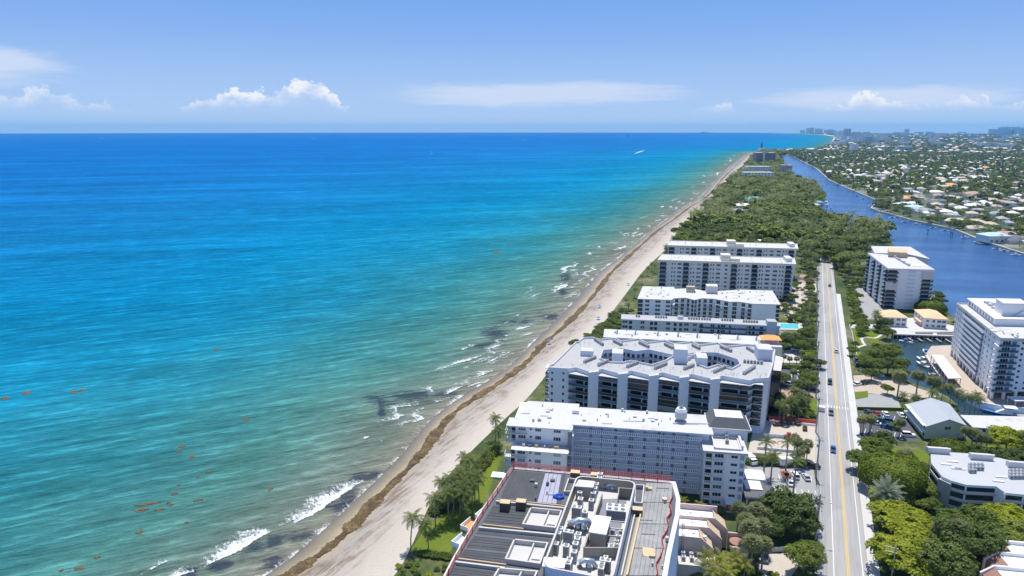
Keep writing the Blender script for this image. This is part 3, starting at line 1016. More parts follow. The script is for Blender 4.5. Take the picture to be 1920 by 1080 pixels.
m = mat('paver', (0.43, 0.36, 0.29), 0.85, 0.08, 0.2, fine=0.08)
lb = MB()
lb.prism(lot_poly, -1.5, LAND, 1, 0)
tag(lb.build('tower_lot', ['paver', 'seawall']), 'beige paved plaza beside the white tower and basin', kind='structure')
BANK_R = [(1482, 288.0), (1476, 291.0), (1488, 295), (1500, 301), (1530, 316), (1556, 339), (1590, 354), (1612, 363), (1642, 375.5), (1672, 373.5), (1674, 378), (1640, 384), (1633, 391), (1650, 398), (1669, 402), (1710, 414),
  (1744, 421), (1791, 431.5), (1797, 434), (1845, 454), (1922, 478), (2060, 520), (2700, 640)]
bank_r = [g2(x, y, 1.2) for x, y in BANK_R]
lb = MB()
lb.prism(bank_r + [(6000, 1500), (17500, 6000), (15500, 10500)] + [(9500, 17200)] + far_coast[::-1], -1.5, 2.2, 1, 0)
tag(lb.build('mainland', ['far_ground', 'seawall']), 'low green mainland beyond the waterway', kind='structure')
cw = MB()
cw.face([(90, 190, 0.06), (4000, 190, 0.06), (4000, 2990, 0.06), (1070, 2990, 0.06), (940, 2600, 0.06), (590, 1640, 0.06), (330, 950, 0.06), (215, 600, 0.06), (150, 420, 0.06)])
bw = MB()
bw.prism([g2(x, y, 0) for x, y in ((1640, 625), (1850, 640), (1850, 760), (2000, 790), (2000, 850), (1760, 790), (1640, 730))], -.5, .12)
tag(bw.build('basin', 'basin_water'), 'dark sheltered boat basin between the houses and the plaza', kind='structure')
tag(cw.build('waterway', 'canal_water'), 'deep blue waterway behind the barrier island', kind='structure')
# far pale beaches
fb = MB()
fcl = [Vector((x, y, 0)) for x, y in far_coast]
for (p, q), wd in zip(list(zip(fcl, fcl[1:]))[3:], (14, 26, 34, 40, 60, 70, 70, 90, 120, 60)):
 d = (q - p).normalized()
 n_ = Vector((-d.y, d.x, 0))
 a, b_, c_, e_ = p + n_ * wd * .45, q + n_ * wd * .45, q - n_ * wd * .6, p - n_ * wd * .6
 fb.face([(a.x, a.y, 2.6), (b_.x, b_.y, 2.6), (c_.x, c_.y, 2.6), (e_.x, e_.y, 2.6)])
mat('far_sand', (0.60, 0.53, 0.43), 0.9, 0.08, 0.02)
tag(fb.build('far_beach', 'far_sand'), 'pale far beach below the distant towers', kind='structure')

# ------------------------------------------------------------------ road
ROAD = face_frame((84.6, 150.6), (256.2, 545.1))          # a runs up the road, b to its left
S0, S1 = -125.0, 470.0
m, t, b = new_mat('asphalt_pale')
geo = t.n('ShaderNodeNewGeometry')
mr = t.n('ShaderNodeMapping', vector_type='TEXTURE', inp={'Vector': geo.outputs['Position'], 'Rotation': (0, 0, ROAD.ang), 'Scale': (30, 1, 1)})
wear = t.noise(mr.outputs[0], 1.1, 4, 0.6)
mr2 = t.n('ShaderNodeMapping', vector_type='TEXTURE', inp={'Vector': geo.outputs['Position'], 'Rotation': (0, 0, ROAD.ang), 'Scale': (4, 1, 1)})
pat = t.n('ShaderNodeTexVoronoi', inp={'Vector': mr2.outputs[0], 'Scale': 0.16})
pc_ = t.n('ShaderNodeSeparateColor', inp={0: pat.outputs['Color']})
crk = t.n('ShaderNodeMapRange', inp={0: t.noise(geo.outputs['Position'], 0.5, 7, 0.75), 1: 0.62, 2: 0.75}).outputs[0]
f = t.math('MULTIPLY', t.math('MULTIPLY_ADD', wear, 0.55, 0.70), t.math('MULTIPLY_ADD', pc_.outputs[0], 0.16, 0.92))
f = t.math('MULTIPLY', f, t.math('MULTIPLY_ADD', crk, -0.3, 1.0))
s1 = t.n('ShaderNodeVectorMath', operation='SCALE')
s1.inputs[0].default_value = (0.315, 0.308, 0.30)
t.link(f, s1.inputs['Scale'])
t.link(s1.outputs[0], b.inputs['Base Color'])
b.inputs['Roughness'].default_value = 0.9
mat('asphalt', (0.085, 0.088, 0.10), 0.9, 0.14, 0.2, fine=0.12)
mat('asphalt_grey', (0.30, 0.30, 0.295), 0.9, 0.12, 0.15, fine=0.1)
mat('line_white', (0.68, 0.68, 0.66), 0.8, 0.14, 0.8)
mat('line_yellow', (0.62, 0.40, 0.06), 0.8, 0.12, 0.8)
mat('lawn', (0.115, 0.155, 0.020), 0.95, 0.25, 0.12, 0.1, fine=0.25)
mat('pale_sand', (0.46, 0.41, 0.35), 0.95, 0.12, 0.2, 0.1, fine=0.12)
mat('brick_paving', (0.33, 0.24, 0.195), 0.9, 0.1, 0.3, fine=0.1)
Z = LAND
rb = MB(ROAD)
rb.face([(S0, -4.7, Z + .03), (S1, -4.7, Z + .03), (S1, 4.7, Z + .03), (S0, 4.7, Z + .03)])
tag(rb.build('road', 'asphalt_pale'), 'straight grey two lane road running away', kind='structure')
rb = MB(ROAD)
for b_ in (-3.35, 3.35):
 rb.face([(S0, b_ - .09, Z + .045), (S1, b_ - .09, Z + .045), (S1, b_ + .09, Z + .045), (S0, b_ + .09, Z + .045)], 0)
for b_ in (-.2, .2):
 rb.face([(S0, b_ - .1, Z + .045), (S1, b_ - .1, Z + .045), (S1, b_ + .1, Z + .045), (S0, b_ + .1, Z + .045)], 1)
cwk = ROAD.inv(g2(1578, 765, Z))[0]
for k in range(9):
 b_ = -4.2 + k * 1.0
 rb.face([(cwk - 1.4, b_, Z + .05), (cwk + 1.4, b_, Z + .05), (cwk + 1.4, b_ + .22, Z + .05), (cwk - 1.4, b_ + .22, Z + .05)], 0)
tag(rb.build('road_markings', ['line_white', 'line_yellow']), 'white edge lines and double yellow centre line on the road', kind='structure')
sb = MB(ROAD)
n = 0
s = S0
slab_me = None
sw_root = MB(ROAD)
sw_root.box(S0, -7.3, Z - .2, 330, -4.72, Z + .11, 0)
walk = tag(sw_root.build('sidewalk', 'concrete_pale'), 'bright concrete pavement along the far side of the road', kind='structure')
sw_root = MB(ROAD)
sw_root.box(S0, 4.72, Z - .2, 440, 7.2, Z + .022, 0)
tag(sw_root.build('road_shoulder', 'asphalt_grey'), 'grey paved shoulder along the seaward side of the road', kind='structure')

PATCHES = [  # name, material, pixel outline, label
 ('lawn', 'lawn', [(942, 850), (932, 880), (915, 920), (896, 960), (860, 1010), (836, 1046), (800, 1040), (772, 1030), (800, 985), (840, 960), (900, 880), (925, 858)], 'mown lawn between palms and the construction roof'),
 ('lawn', 'lawn', [(1440, 745), (1478, 752), (1500, 740), (1533, 748), (1535, 780), (1440, 782)], 'garden lawn with palms beside the zigzag building'),
 ('lawn', 'lawn', [(1608, 618), (1650, 618), (1652, 645), (1640, 655), (1626, 632), (1616, 648), (1606, 640)], 'small park lawn with a curved path near the basin'),
 ('lawn', 'lawn', [(1600, 735), (1627, 733), (1628, 745), (1602, 747)], 'strip of lawn beside the concrete pad'),
 ('lawn', 'lawn', [(1593, 560), (1600, 560), (1612, 640), (1614, 668), (1604, 668)], 'long verge of grass beside the pavement'),
 ('lawn', 'lawn', [(1660, 838), (1745, 845), (1740, 870), (1690, 862), (1655, 850)], 'lawn behind the clipped trees'),
 ('lawn', 'lawn', [(1820, 835), (1920, 835), (1920, 860), (1830, 852)], 'lawn in front of the white roofed apartments'),
 ('lawn', 'lawn', [(1478, 540), (1528, 535), (1530, 600), (1470, 602)], 'planted verge in front of the cream towers'),
 ('parking_lot', 'asphalt', [(1606, 771), (1700, 775), (1722, 828), (1612, 826)], 'dark asphalt car park full of cars'),
 ('parking_lot', 'asphalt_grey', [(1400, 866), (1524, 872), (1536, 940), (1535, 962), (1462, 960), (1390, 975), (1385, 945), (1410, 930)], 'grey car park beside the white walkway block'),
 ('parking_lot', 'asphalt', [(1448, 688), (1538, 692), (1538, 732), (1445, 726)], 'dark car park behind the zigzag building'),
 ('driveway', 'concrete_pale', [(1460, 656), (1502, 656), (1506, 680), (1458, 680)], 'white concrete drive with one parked truck'),
 ('driveway', 'brick_paving', [(1474, 727), (1538, 735), (1538, 748), (1500, 740), (1440, 752), (1440, 735)], 'curved brick drive under the palms'),
 ('building_site', 'pale_sand', [(1436, 788), (1534, 796), (1538, 872), (1502, 866), (1450, 852), (1402, 848), (1412, 808)], 'bare sandy building site behind red netting'),
 ('yard', 'pale_sand', [(1426, 1040), (1484, 1036), (1498, 1060), (1480, 1085), (1420, 1085)], 'bare sandy yard with one parked truck'),
 ('sand_lot', 'paver', [(1600, 704), (1650, 702), (1690, 714), (1722, 728), (1747, 736), (1756, 744), (1700, 748), (1655, 740), (1602, 734)], 'bare beige lot beside the basin'),
 ('concrete_pad', 'asphalt_grey', [(1603, 749), (1627, 745), (1627, 738), (1680, 741), (1690, 766), (1608, 766)], 'empty grey concrete pad'),
 ('driveway', 'asphalt_grey', [(1596, 538), (1612, 534), (1640, 552), (1664, 584), (1640, 598), (1604, 600), (1600, 560)], 'pale drive beside the tower on the waterway'),
 ('terrace', 'concrete_pale', [(1664, 611), (1700, 596), (1720, 596), (1795, 612), (1800, 622), (1676, 622)], 'pale terrace around the two peach roofed houses'),
 ('driveway', 'pale_sand', [(1462, 575), (1475, 560), (1484, 530), (1530, 520), (1534, 546), (1500, 580), (1476, 600)], 'sandy drive in front of the cream tower'),
 ('driveway', 'brick_paving', [(1500, 515), (1534, 515), (1534, 532), (1500, 530)], 'brick forecourt beside the cream tower'),
 ('clearing', 'pale_sand', [(1530, 400), (1522, 396), (1528, 392), (1540, 398)], 'sandy clearing by the moored yacht'),
]
for k, (nm, mt, px, lab) in enumerate(PATCHES):
 pb = MB()
 poly = [g2(x, y, Z + .012) for x, y in px]
 pb.prism(poly, Z - .1, Z + .012 + 0.0015 * (k % 7), 0)
 tag(pb.build(nm, mt), lab, kind='structure')
# parking bay lines
pl = MB()
for (x0, y0), (x1, y1), nl, (dx, dy) in (((1614, 777), (1700, 781), 9, (-4, 9)), ((1612, 803), (1690, 812), 8, (-3, 10)), ((1452, 700), (1536, 704), 9, (1, 9)), ((1440, 912), (1528, 920), 8, (3, 13)), ((1460, 890), (1520, 893), 6, (2, 10))):
 for k in range(nl):
  f = k / (nl - 1)
  p, q = G(x0 + (x1 - x0) * f, y0 + (y1 - y0) * f, Z), G(x0 + (x1 - x0) * f + dx, y0 + (y1 - y0) * f + dy, Z)
  d = (q - p).normalized() * .09
  n_ = Vector((-d.y, d.x, 0))
  pl.face([((p + n_).x, (p + n_).y, Z + .05), ((p - n_).x, (p - n_).y, Z + .05), ((q - n_).x, (q - n_).y, Z + .05), ((q + n_).x, (q + n_).y, Z + .05)])
tag(pl.build('parking_lines', 'line_white'), 'white bay lines painted on the car parks', kind='structure')
# curved path in the small park
pp = MB()
path = [G(x, y, Z) for x, y in ((1652, 628), (1646, 632), (1640, 634), (1622, 632), (1615, 635), (1618, 642), (1622, 647), (1612, 650), (1604, 654))]
pp.band([(p.x, p.y) for p in path], 1.3, Z - .1, Z + .05, closed=False)
tag(pp.build('footpath', 'concrete_pale'), 'narrow curved concrete path across the park lawn', kind='structure')
EA = R(-9.6)
ZB = LAND


def hip_roof(mb, fr_poly, z, h, inset, m=0):
 """hip over a quad outline (a,b): ridge along its longer side"""
 p = [Vector((x, y, 0)) for x, y in fr_poly]
 l01, l12 = (p[1] - p[0]).length, (p[2] - p[1]).length
 if l01 < l12:
  p = p[1:] + p[:1]
 e0, e1 = (p[0] + p[3]) / 2, (p[1] + p[2]) / 2
 r0, r1 = e0.lerp(e1, inset), e1.lerp(e0, inset)
 q = [(v.x, v.y, z) for v in p]
 a, b_ = (r0.x, r0.y, z + h), (r1.x, r1.y, z + h)
 mb.face([q[0], q[1], b_, a], m)
 mb.face([q[1], q[2], b_], m)
 mb.face([q[2], q[3], a, b_], m)
 mb.face([q[3], q[0], a], m)


# ---------- air conditioners (shared meshes, one object each)
def ac_mesh(name, w_, d_, h_, fans=1, body='metal_white'):
 b = MB()
 b.box(-w_ / 2, -d_ / 2, 0.12, w_ / 2, d_ / 2, h_, 0)
 b.box(-w_ / 2 + .1, -d_ / 2 - .012, .3, w_ / 2 - .1, -d_ / 2 + .05, h_ - .25, 1)
 b.box(w_ / 2 - .05, -d_ / 2 + .1, .3, w_ / 2 + .012, d_ / 2 - .1, h_ - .25, 1)
 for sx in (-1, 1):
  b.box(sx * w_ * .38 - .07, -d_ / 2 + .05, 0, sx * w_ * .38 + .07, d_ / 2 - .05, .12, 2)
 nx = fans if fans <= 3 else 3
 ny = 1 if fans <= 3 else 2
 for i in range(nx):
  for j in range(ny):
   cx, cy_ = (i + .5) / nx * w_ - w_ / 2, (j + .5) / ny * d_ - d_ / 2
   r = min(w_ / nx, d_ / ny) * .40
   b.cyl(cx, cy_, h_, h_ + .12, r, 12, 0)
   b.cyl(cx, cy_, h_ + .1, h_ + .135, r * .86, 12, 2)
   b.box(cx - r * .86, cy_ - .05, h_ + .13, cx + r * .86, cy_ + .05, h_ + .16, 0)
   b.cyl(cx, cy_, h_ + .13, h_ + .17, r * .25, 8, 0)
 return b.mesh(name, [body, 'grey_dark', 'black'])


AC_SMALL = ac_mesh('air_conditioner', .95, .9, 1.15)
AC_TALL = ac_mesh('air_conditioner', 1.25, 1.25, 2.3)
AC_TWIN = ac_mesh('air_conditioner', 2.3, 1.25, 2.5, 2)
AC_GREY = ac_mesh('air_conditioner', 1.0, 1.0, 1.25, 1, 'metal')
AC_BIG = ac_mesh('rooftop_chiller', 4.6, 3.2, 2.4, 6)


def ac(me, px, py, z, label, group, rz=EA, name='air_conditioner', xy=None):
 x, y = xy if xy else g2(px, py, z)
 o = link(name, me, None, (x, y, z), rz)
 ORG[o.name] = Vector((x, y, z))
 return tag(o, label, 'air conditioner', group)


# =====================================================================================
# A  foreground block with its roof being rebuilt
# =====================================================================================
ZA = 22.0
fa = Frame(0.3, 169.7, EA)
A = empty('apartment_block', (fa.pt(18, -30)[0], fa.pt(18, -30)[1], ZB), 'large white block with dark roof under repair and red safety netting', 'building')
left_edge = [(962, 878), (948, 897), (930, 925), (912, 950), (893, 982), (873, 1015), (852, 1052), (838, 1080), (815, 1130), (800, 1180)]
right_edge = [(1262, 905), (1270, 935), (1268, 965), (1260, 1000), (1250, 1045), (1244, 1080), (1236, 1130), (1228, 1180)]
pa = [g2(x, y, ZA) for x, y in left_edge]
pb_ = [g2(x, y, ZA) for x, y in right_edge]
outA = pa[::-1] + pb_
outA = outA[::-1] if False else outA
b = MB()
b.prism([fa.inv(p) for p in outA], ZB, ZA - .6, 0, 0) if False else b.prism(outA, ZB, ZA - .5, 0)
b.build('wall', 'white', A)


def offset_poly(poly, d):
 cx = sum(p[0] for p in poly) / len(poly)
 n = len(poly)
 out = []
 ar = sum(poly[i][0] * poly[(i + 1) % n][1] - poly[(i + 1) % n][0] * poly[i][1] for i in range(n))
 sg = 1 if ar > 0 else -1
 for i in range(n):
  p0, p1, p2 = Vector(poly[i - 1]), Vector(poly[i]), Vector(poly[(i + 1) % n])
  d1, d2 = (p1 - p0).normalized(), (p2 - p1).normalized()
  n1, n2 = Vector((d1.y, -d1.x)) * sg, Vector((d2.y, -d2.x)) * sg
  bis = (n1 + n2)
  bis = bis / max(.35, (1 + n1.dot(n2)))
  q = p1 + bis * d
  out.append((q.x, q.y))
 return out


# floor slabs show as bright ledges on the curved sides
for k in range(7):
 zt = ZA - .02 - k * 2.85
 b = MB()
 b.prism(offset_poly(outA, .9 if k else .75), zt - .45, zt, 0, bottom=True)
 b.build('roof_slab' if k == 0 else 'floor_slab', 'white_trim' if k == 0 else 'white', A)


def quad_px(px, z):
 return [g2(x, y, z) for x, y in px]


def lerp2(p, q, f):
 return (p[0] + (q[0] - p[0]) * f, p[1] + (q[1] - p[1]) * f)


def strips(quad, n, along, zt, mats, name='roofing_strip', gap=.05, jit=.03):
 """quad: tl, tr, br, bl in plan; n membrane strips, running down (along='v') or across"""
 tl, tr, br, bl = quad
 for k in range(n):
  f0, f1 = k / n + gap / n, (k + 1) / n - gap / n
  if along == 'v':
   c = [lerp2(tl, tr, f0), lerp2(tl, tr, f1), lerp2(bl, br, f1), lerp2(bl, br, f0)]
  else:
   c = [lerp2(tl, bl, f0), lerp2(tr, br, f0), lerp2(tr, br, f1), lerp2(tl, bl, f1)]
  mb = MB()
  ar = (c[1][0] - c[0][0]) * (c[2][1] - c[0][1]) - (c[1][1] - c[0][1]) * (c[2][0] - c[0][0])
  if ar < 0:
   c = c[::-1]
  mb.prism(c, ZA - .01, zt + jit * random.random(), 0)
  mb.build(name, mats[k] if isinstance(mats, list) else mats, A)


def c3(x, y):
 return (830 + x * .20375, 860 + y * .20375)


def c4(x, y):
 return (1020 + x * .19447, 870 + y * .19447)


deck = MB()
deck.prism(offset_poly(outA, -.3), ZA - .3, ZA + .012, 0)
deck.build('roof_deck', 'membrane_mid', A)
q1 = quad_px([c3(645, 112), c3(1170, 158), c3(1135, 425), c3(520, 378)], ZA)
strips(q1, 14, 'v', ZA + .10, ['membrane_dark'] * 8 + ['membrane_lilac'] * 4 + ['membrane_dark', 'membrane_mid'])
q2 = quad_px([c3(470, 430), c3(815, 462), c3(735, 640), c3(360, 600)], ZA)
strips(q2, 7, 'h', ZA + .09, 'membrane_dark')
q3 = quad_px([c3(325, 670), c3(1010, 742), c3(955, 835), c3(248, 770)], ZA)
strips(q3, 4, 'h', ZA + .09, ['membrane_dark', 'membrane_mid', 'membrane_dark', 'membrane_dark'])
q3b = quad_px([c3(243, 778), c3(628, 812), c3(578, 962), c3(160, 905)], ZA)
strips(q3b, 6, 'h', ZA + .09, ['membrane_dark', 'membrane_dark', 'membrane_mid', 'membrane_dark', 'membrane_dark', 'membrane_dark'])
q4 = quad_px([c3(110, 992), c3(505, 1045), c3(430, 1180), c3(20, 1140)], ZA)
strips(q4, 6, 'h', ZA + .09, 'membrane_dark')
q5 = quad_px([c3(-5, 1180), c3(420, 1200), c3(330, 1420), c3(-110, 1400)], ZA)
strips(q5, 7, 'h', ZA + .09, 'membrane_dark')
# open trenches between the bands, with timber kerbs
for tr_px, kb_px in (([c3(515, 372), c3(1120, 432), c3(1112, 450), c3(508, 392)], [c3(500, 398), c3(1125, 463)]), ([c3(372, 602), c3(740, 642), c3(735, 662), c3(362, 624)], [c3(342, 640), c3(1022, 706)]),
     ([c3(150, 918), c3(578, 972), c3(570, 992), c3(140, 940)], [c3(130, 958), c3(560, 1012)])):
 b = MB()
 b.prism([p for p in quad_px(tr_px, ZA)][::-1], ZA - .05, ZA + .05, 0)
 b.build('trench', 'black', A)
 k0, k1 = quad_px(kb_px, ZA + .4)
 b = MB()
 b.band([k0, k1], .5, ZA, ZA + .75, 0, closed=False)
 b.build('kerb', 'concrete', A)
 o_ = [quad_px(tr_px, ZA + .4)[0], quad_px(tr_px, ZA + .4)[1]]
 b = MB()
 b.band(o_, .25, ZA, ZA + .45, 0, closed=False)
 b.build('timber_edge', 'plywood', A)
# light wells: shallow boxes with pale floors
for pit in ([c3(812, 450), c3(1092, 478), c3(1035, 632), c3(738, 598)], [c3(660, 742), c3(965, 775), c3(892, 962), c3(580, 918)], [c3(520, 1005), c3(868, 1035), c3(800, 1190), c3(430, 1155)]):
 q = quad_px(pit, ZA + 1.2)
 b = MB()
 b.band(q, .35, ZA - .02, ZA + 1.25, 0)
 mid0, mid1 = lerp2(q[0], q[1], .6), lerp2(q[3], q[2], .6)
 b.band([mid0, mid1], .3, ZA - .02, ZA + 1.0, 0, closed=False)
 b.build('light_well', 'concrete', A)
 b = MB()
 b.prism(q[::-1], ZA - .02, ZA + .16, 0)
 b.build('light_well_floor', 'concrete_pale', A)
 b = MB()
 c_ = lerp2(lerp2(q[0], q[1], .8), lerp2(q[3], q[2], .8), .6)
 fr_ = Frame(c_[0], c_[1], EA)
 b = MB(fr_)
 b.box(-.9, -.7, ZA + .2, .9, .7, ZA + .45)
 b.build('hatch', 'metal', A)
# small pale well by the back edge
q = quad_px([c3(1160, 180), c3(1240, 190), c3(1195, 300), c3(1120, 300)], ZA + 1.0)
b = MB(); b.band(q, .3, ZA, ZA + 1.1); b.build('light_well', 'concrete', A)
q = quad_px([c4(880, 200), c4(965, 205), c4(945, 375), c4(875, 370)], ZA + 1.0)
b = MB(); b.band(q, .3, ZA, ZA + 1.1); b.build('light_well', 'concrete', A)
# right-hand planked strip
tl, tr, br, bl = quad_px([c4(985, 185), c4(1245, 190), c4(1140, 1080), c4(820, 1080)], ZA)
R0 = [tl, tr, lerp2(tr, br, 1.25), lerp2(tl, bl, 1.25)]
for seg in range(5):
 f0, f1 = seg / 5 + .003, (seg + 1) / 5 - .003
 sub = (lerp2(R0[0], R0[3], f0), lerp2(R0[1], R0[2], f0), lerp2(R0[1], R0[2], f1), lerp2(R0[0], R0[3], f1))
 strips(sub, 7, 'v', ZA + .08, 'plank_grey', 'roofing_strip', .04, .05)
b = MB()
b.band(quad_px([c4(930, 500), c4(800, 1080)], ZA + .3), .35, ZA, ZA + .8, 0, closed=False)
b.build('kerb', 'plywood', A)
b = MB()
b.band(quad_px([c4(872, 500), c4(745, 1080)], ZA + .3), .3, ZA, ZA + .6, 0, closed=False)
b.build('kerb', 'concrete', A)
b = MB()
b.prism(quad_px([c4(895, 520), c4(925, 520), c4(790, 1100), c4(760, 1100)], ZA)[::-1], ZA, ZA + .14, 0)
b.build('gutter', 'taupe', A)
# mechanical well: tall parapet with rounded corners
ZW = 25.2
wq = [Vector((*g2(x, y, ZW), 0)) for x, y in (c4(322, 112), c4(882, 168), c4(655, 1110), c4(-8, 985))]


def rounded(q, r, n=5):
 out = []
 for i in range(len(q)):
  p0, p1, p2 = q[i - 1], q[i], q[(i + 1) % len(q)]
  a_, c_ = p1 + (p0 - p1).normalized() * r, p1 + (p2 - p1).normalized() * r
  for k in range(n + 1):
   f = k / n
   v = a_.lerp(p1, f).lerp(p1.lerp(c_, f), f)
   out.append((v.x, v.y))
 return out


rim = rounded(wq, 2.2)
b = MB(); b.band(rim, .4, ZA - .02, ZW, 0, top=1); b.build('plant_parapet', ['taupe', 'concrete_pale'], A)
b = MB(); b.prism(offset_poly(rim, .24), ZA - .3, ZW - .06, 0, cap=False); b.build('plant_screen', 'blue_wall', A)
b = MB(); b.prism(offset_poly(rim, -.2), ZA, ZA + .16, 0); b.build('plant_floor', 'concrete_pale', A)
# inner dark court and screens
ic = quad_px([c4(560, 285), c4(850, 250), c4(740, 800), c4(385, 800)], ZW - .4)
b = MB(); b.prism(quad_px([c4(545, 340), c4(800, 330), c4(700, 840), c4(400, 810)], ZA + .2)[::-1], ZA + .1, ZA + .22, 0); b.build('plant_floor', 'grey_dark', A)
for ln, zz in (([ic[0], lerp2(ic[0], ic[3], .42)], .4), ([ic[3], lerp2(ic[3], ic[2], .98)], .5), ([ic[3], lerp2(ic[3], ic[0], .25)], .5), (quad_px([c4(722, 228), c4(862, 238)], ZW - .3), .3), (quad_px([c4(722, 228), c4(716, 300)], ZW - .3), .31)):
 b = MB(); b.band(ln, .25, ZA, ZW - zz, 0, closed=False); b.build('plant_screen', 'taupe', A)
for k, yy in enumerate((545, 615, 685, 765)):
 b = MB(); b.band(quad_px([c4(640 - k * 8, yy), c4(775 - k * 16, yy + 10)], ZW - 1.2), .18, ZW - 1.45, ZW - 1.2, 0, closed=False); b.build('steel_beam', 'metal', A)
# plant rooms with white roofs
for q, h in (([c4(335, 150), c4(490, 165), c4(475, 225), c4(295, 212)], 3.6), ([c4(490, 490), c4(650, 510), c4(600, 682), c4(428, 655)], 3.9), ([c4(0, 895), c4(215, 912), c4(196, 1005), c4(-20, 985)], 3.0)):
 q2_ = quad_px(q, ZA + h)
 b = MB(); b.prism(offset_poly(q2_[::-1], -.25), ZA, ZA + h - .2, 0); b.build('plant_room', 'taupe', A)
 b = MB(); b.prism(q2_[::-1], ZA + h - .22, ZA + h, 0); b.build('plant_room_roof', 'white_trim', A)
# ducts
for k, (x, y, s) in enumerate(((370, 600, 1.5), (320, 590, 1.2), (650, 215, 1.0), (425, 960, 1.1))):
 p = G(*c4(x, y), ZA + 1.0)
 b = MB()
 b.tube([(p.x - 1.6 * s, p.y, ZA + .3), (p.x - 1.5 * s, p.y, ZA + 1.3 * s), (p.x - .6 * s, p.y - .1, ZA + 1.7 * s), (p.x + .8 * s, p.y - .2, ZA + 1.6 * s), (p.x + 1.5 * s, p.y - .2, ZA + .3)], .55 * s, .5 * s, 10)
 b.tube([(p.x + .1, p.y + .9 * s, ZA + .2), (p.x, p.y, ZA + 1.6 * s), (p.x + .2, p.y - 1.2 * s, ZA + .9 * s)], .45 * s, .4 * s, 8)
 b.build('duct', 'galvanised', A, smooth=True)
p = G(*c4(480, 720), ZA + .6)
b = MB(); b.box(p.x - 1.6, p.y - .9, ZA + .2, p.x + 1.2, p.y + .9, ZA + 1.0); b.box(p.x - .5, p.y - .4, ZA + 1.0, p.x + .3, p.y + .4, ZA + 3.0); b.build('exhaust_stack', 'metal', A)
p = G(*c4(1010, 850), ZA + .1)
b = MB(Frame(p.x, p.y, EA)); b.box(-1.2, -1.6, ZA, 1.2, 1.6, ZA + .15, 0); b.box(-1.35, -1.75, ZA, -1.2, 1.75, ZA + .6, 0); b.box(1.2, -1.75, ZA, 1.35, 1.75, ZA + .6, 0); b.build('skylight_opening', 'plywood', A)
for px_, tall in (((c3(575, 440)), 2.2), ((c3(722, 430)), 2.2), ((c4(300, 100)), 1.8), ((c4(495, 110)), 1.4), ((c4(900, 450)), 1.5)):
 p = G(px_[0], px_[1] + 6, ZA)
 b = MB(Frame(p.x, p.y, EA)); b.box(-1.2, -.9, ZA + .05, 1.2, .9, ZA + tall, 0, top=1); b.build('vent_housing', ['brown_box', 'plywood'], A)
# left-hand terraces sticking out below the roof edge
for (x, y, w_, m_) in ((878, 985, 4.2, 'orange'), (905, 965, 4.6, 'grey_wall'), (862, 1015, 4.0, 'grey_wall')):
 p = G(x, y, ZA - 3)
 fr_ = Frame(p.x, p.y, R(58))
 b = MB(fr_); b.box(-1.8, -1.0, ZA - 3.6, 2.2, 1.0, ZA - 3.2, 0); b.build('balcony', m_, A)
 b = MB(fr_); b.band([(-1.8, -1.0), (-1.8, 1.0), (2.2, 1.0)], .15, ZA - 3.2, ZA - 2.2, 0, closed=False); b.build('balcony_wall', 'white', A)
# machines on the roof
A_AC = [(AC_TWIN, 380, 300), (AC_TALL, 345, 345), (AC_TALL, 350, 410), (AC_TWIN, 315, 500), (AC_TALL, 392, 540), (AC_SMALL, 245, 610), (AC_TWIN, 235, 740), (AC_TALL, 155, 700), (AC_TALL, 138, 745), (AC_TALL, 113, 850), (AC_TALL, 212, 870),
  (AC_TALL, 330, 755), (AC_TALL, 320, 800), (AC_TALL, 302, 850), (AC_TALL, 288, 930), (AC_TALL, 500, 265), (AC_TALL, 486, 305), (AC_TALL, 474, 350), (AC_TALL, 455, 425), (AC_TALL, 541, 165), (AC_TALL, 532, 205), (AC_SMALL, 780, 215),
  (AC_TALL, 645, 880), (AC_SMALL, 595, 935), (AC_TWIN, 588, 1020), (AC_TALL, 555, 1055), (AC_TALL, 548, 1085), (AC_TALL, 245, 1005), (AC_TALL, 232, 1040), (AC_SMALL, 715, 735), (AC_SMALL, 700, 775), (AC_SMALL, 690, 815), (AC_SMALL, 660, 670), (AC_SMALL, 745, 680)]
for me_, x, y in A_AC:
 ac(me_, *c4(x, y), ZA + .17, {'AC_TWIN': ''}.get('', 'tall white cooling unit crowded in the walled plant yard on the torn-up roof') if me_ is AC_TALL else
 ('wide two fan cooling unit in the walled plant yard on the torn-up roof' if me_ is AC_TWIN else 'low square cooling unit in the walled plant yard on the torn-up roof'), 'cooling units in the plant yard', R(-16))
x, y = g2(*c4(697, 425), ZA + 2.4)
ac(AC_BIG, 0, 0, ZA + .25, 'large white chiller with six fans in the dark roof court', None, R(-10), 'rooftop_chiller', (x, y))
p = G(*c3(1070, 355), ZA + .2)
b = MB()
for k in range(9):
 a_ = k * 2.4
 b.tube([(p.x + 1.5 * math.cos(a_) * (k / 9), p.y + .9 * math.sin(a_), ZA + .2), (p.x + 1.4 * math.cos(a_ + 1), p.y + .8 * math.sin(a_ + 1), ZA + .65), (p.x + 1.2 * math.cos(a_ + 2), p.y + .8 * math.sin(a_ + 2), ZA + .25)], .28, .2, 6)
b.build('tarpaulin', 'blue_tarp', None, 'crumpled blue tarpaulin on the dark roof strips', 'tarpaulin', org=(p.x, p.y, ZA))


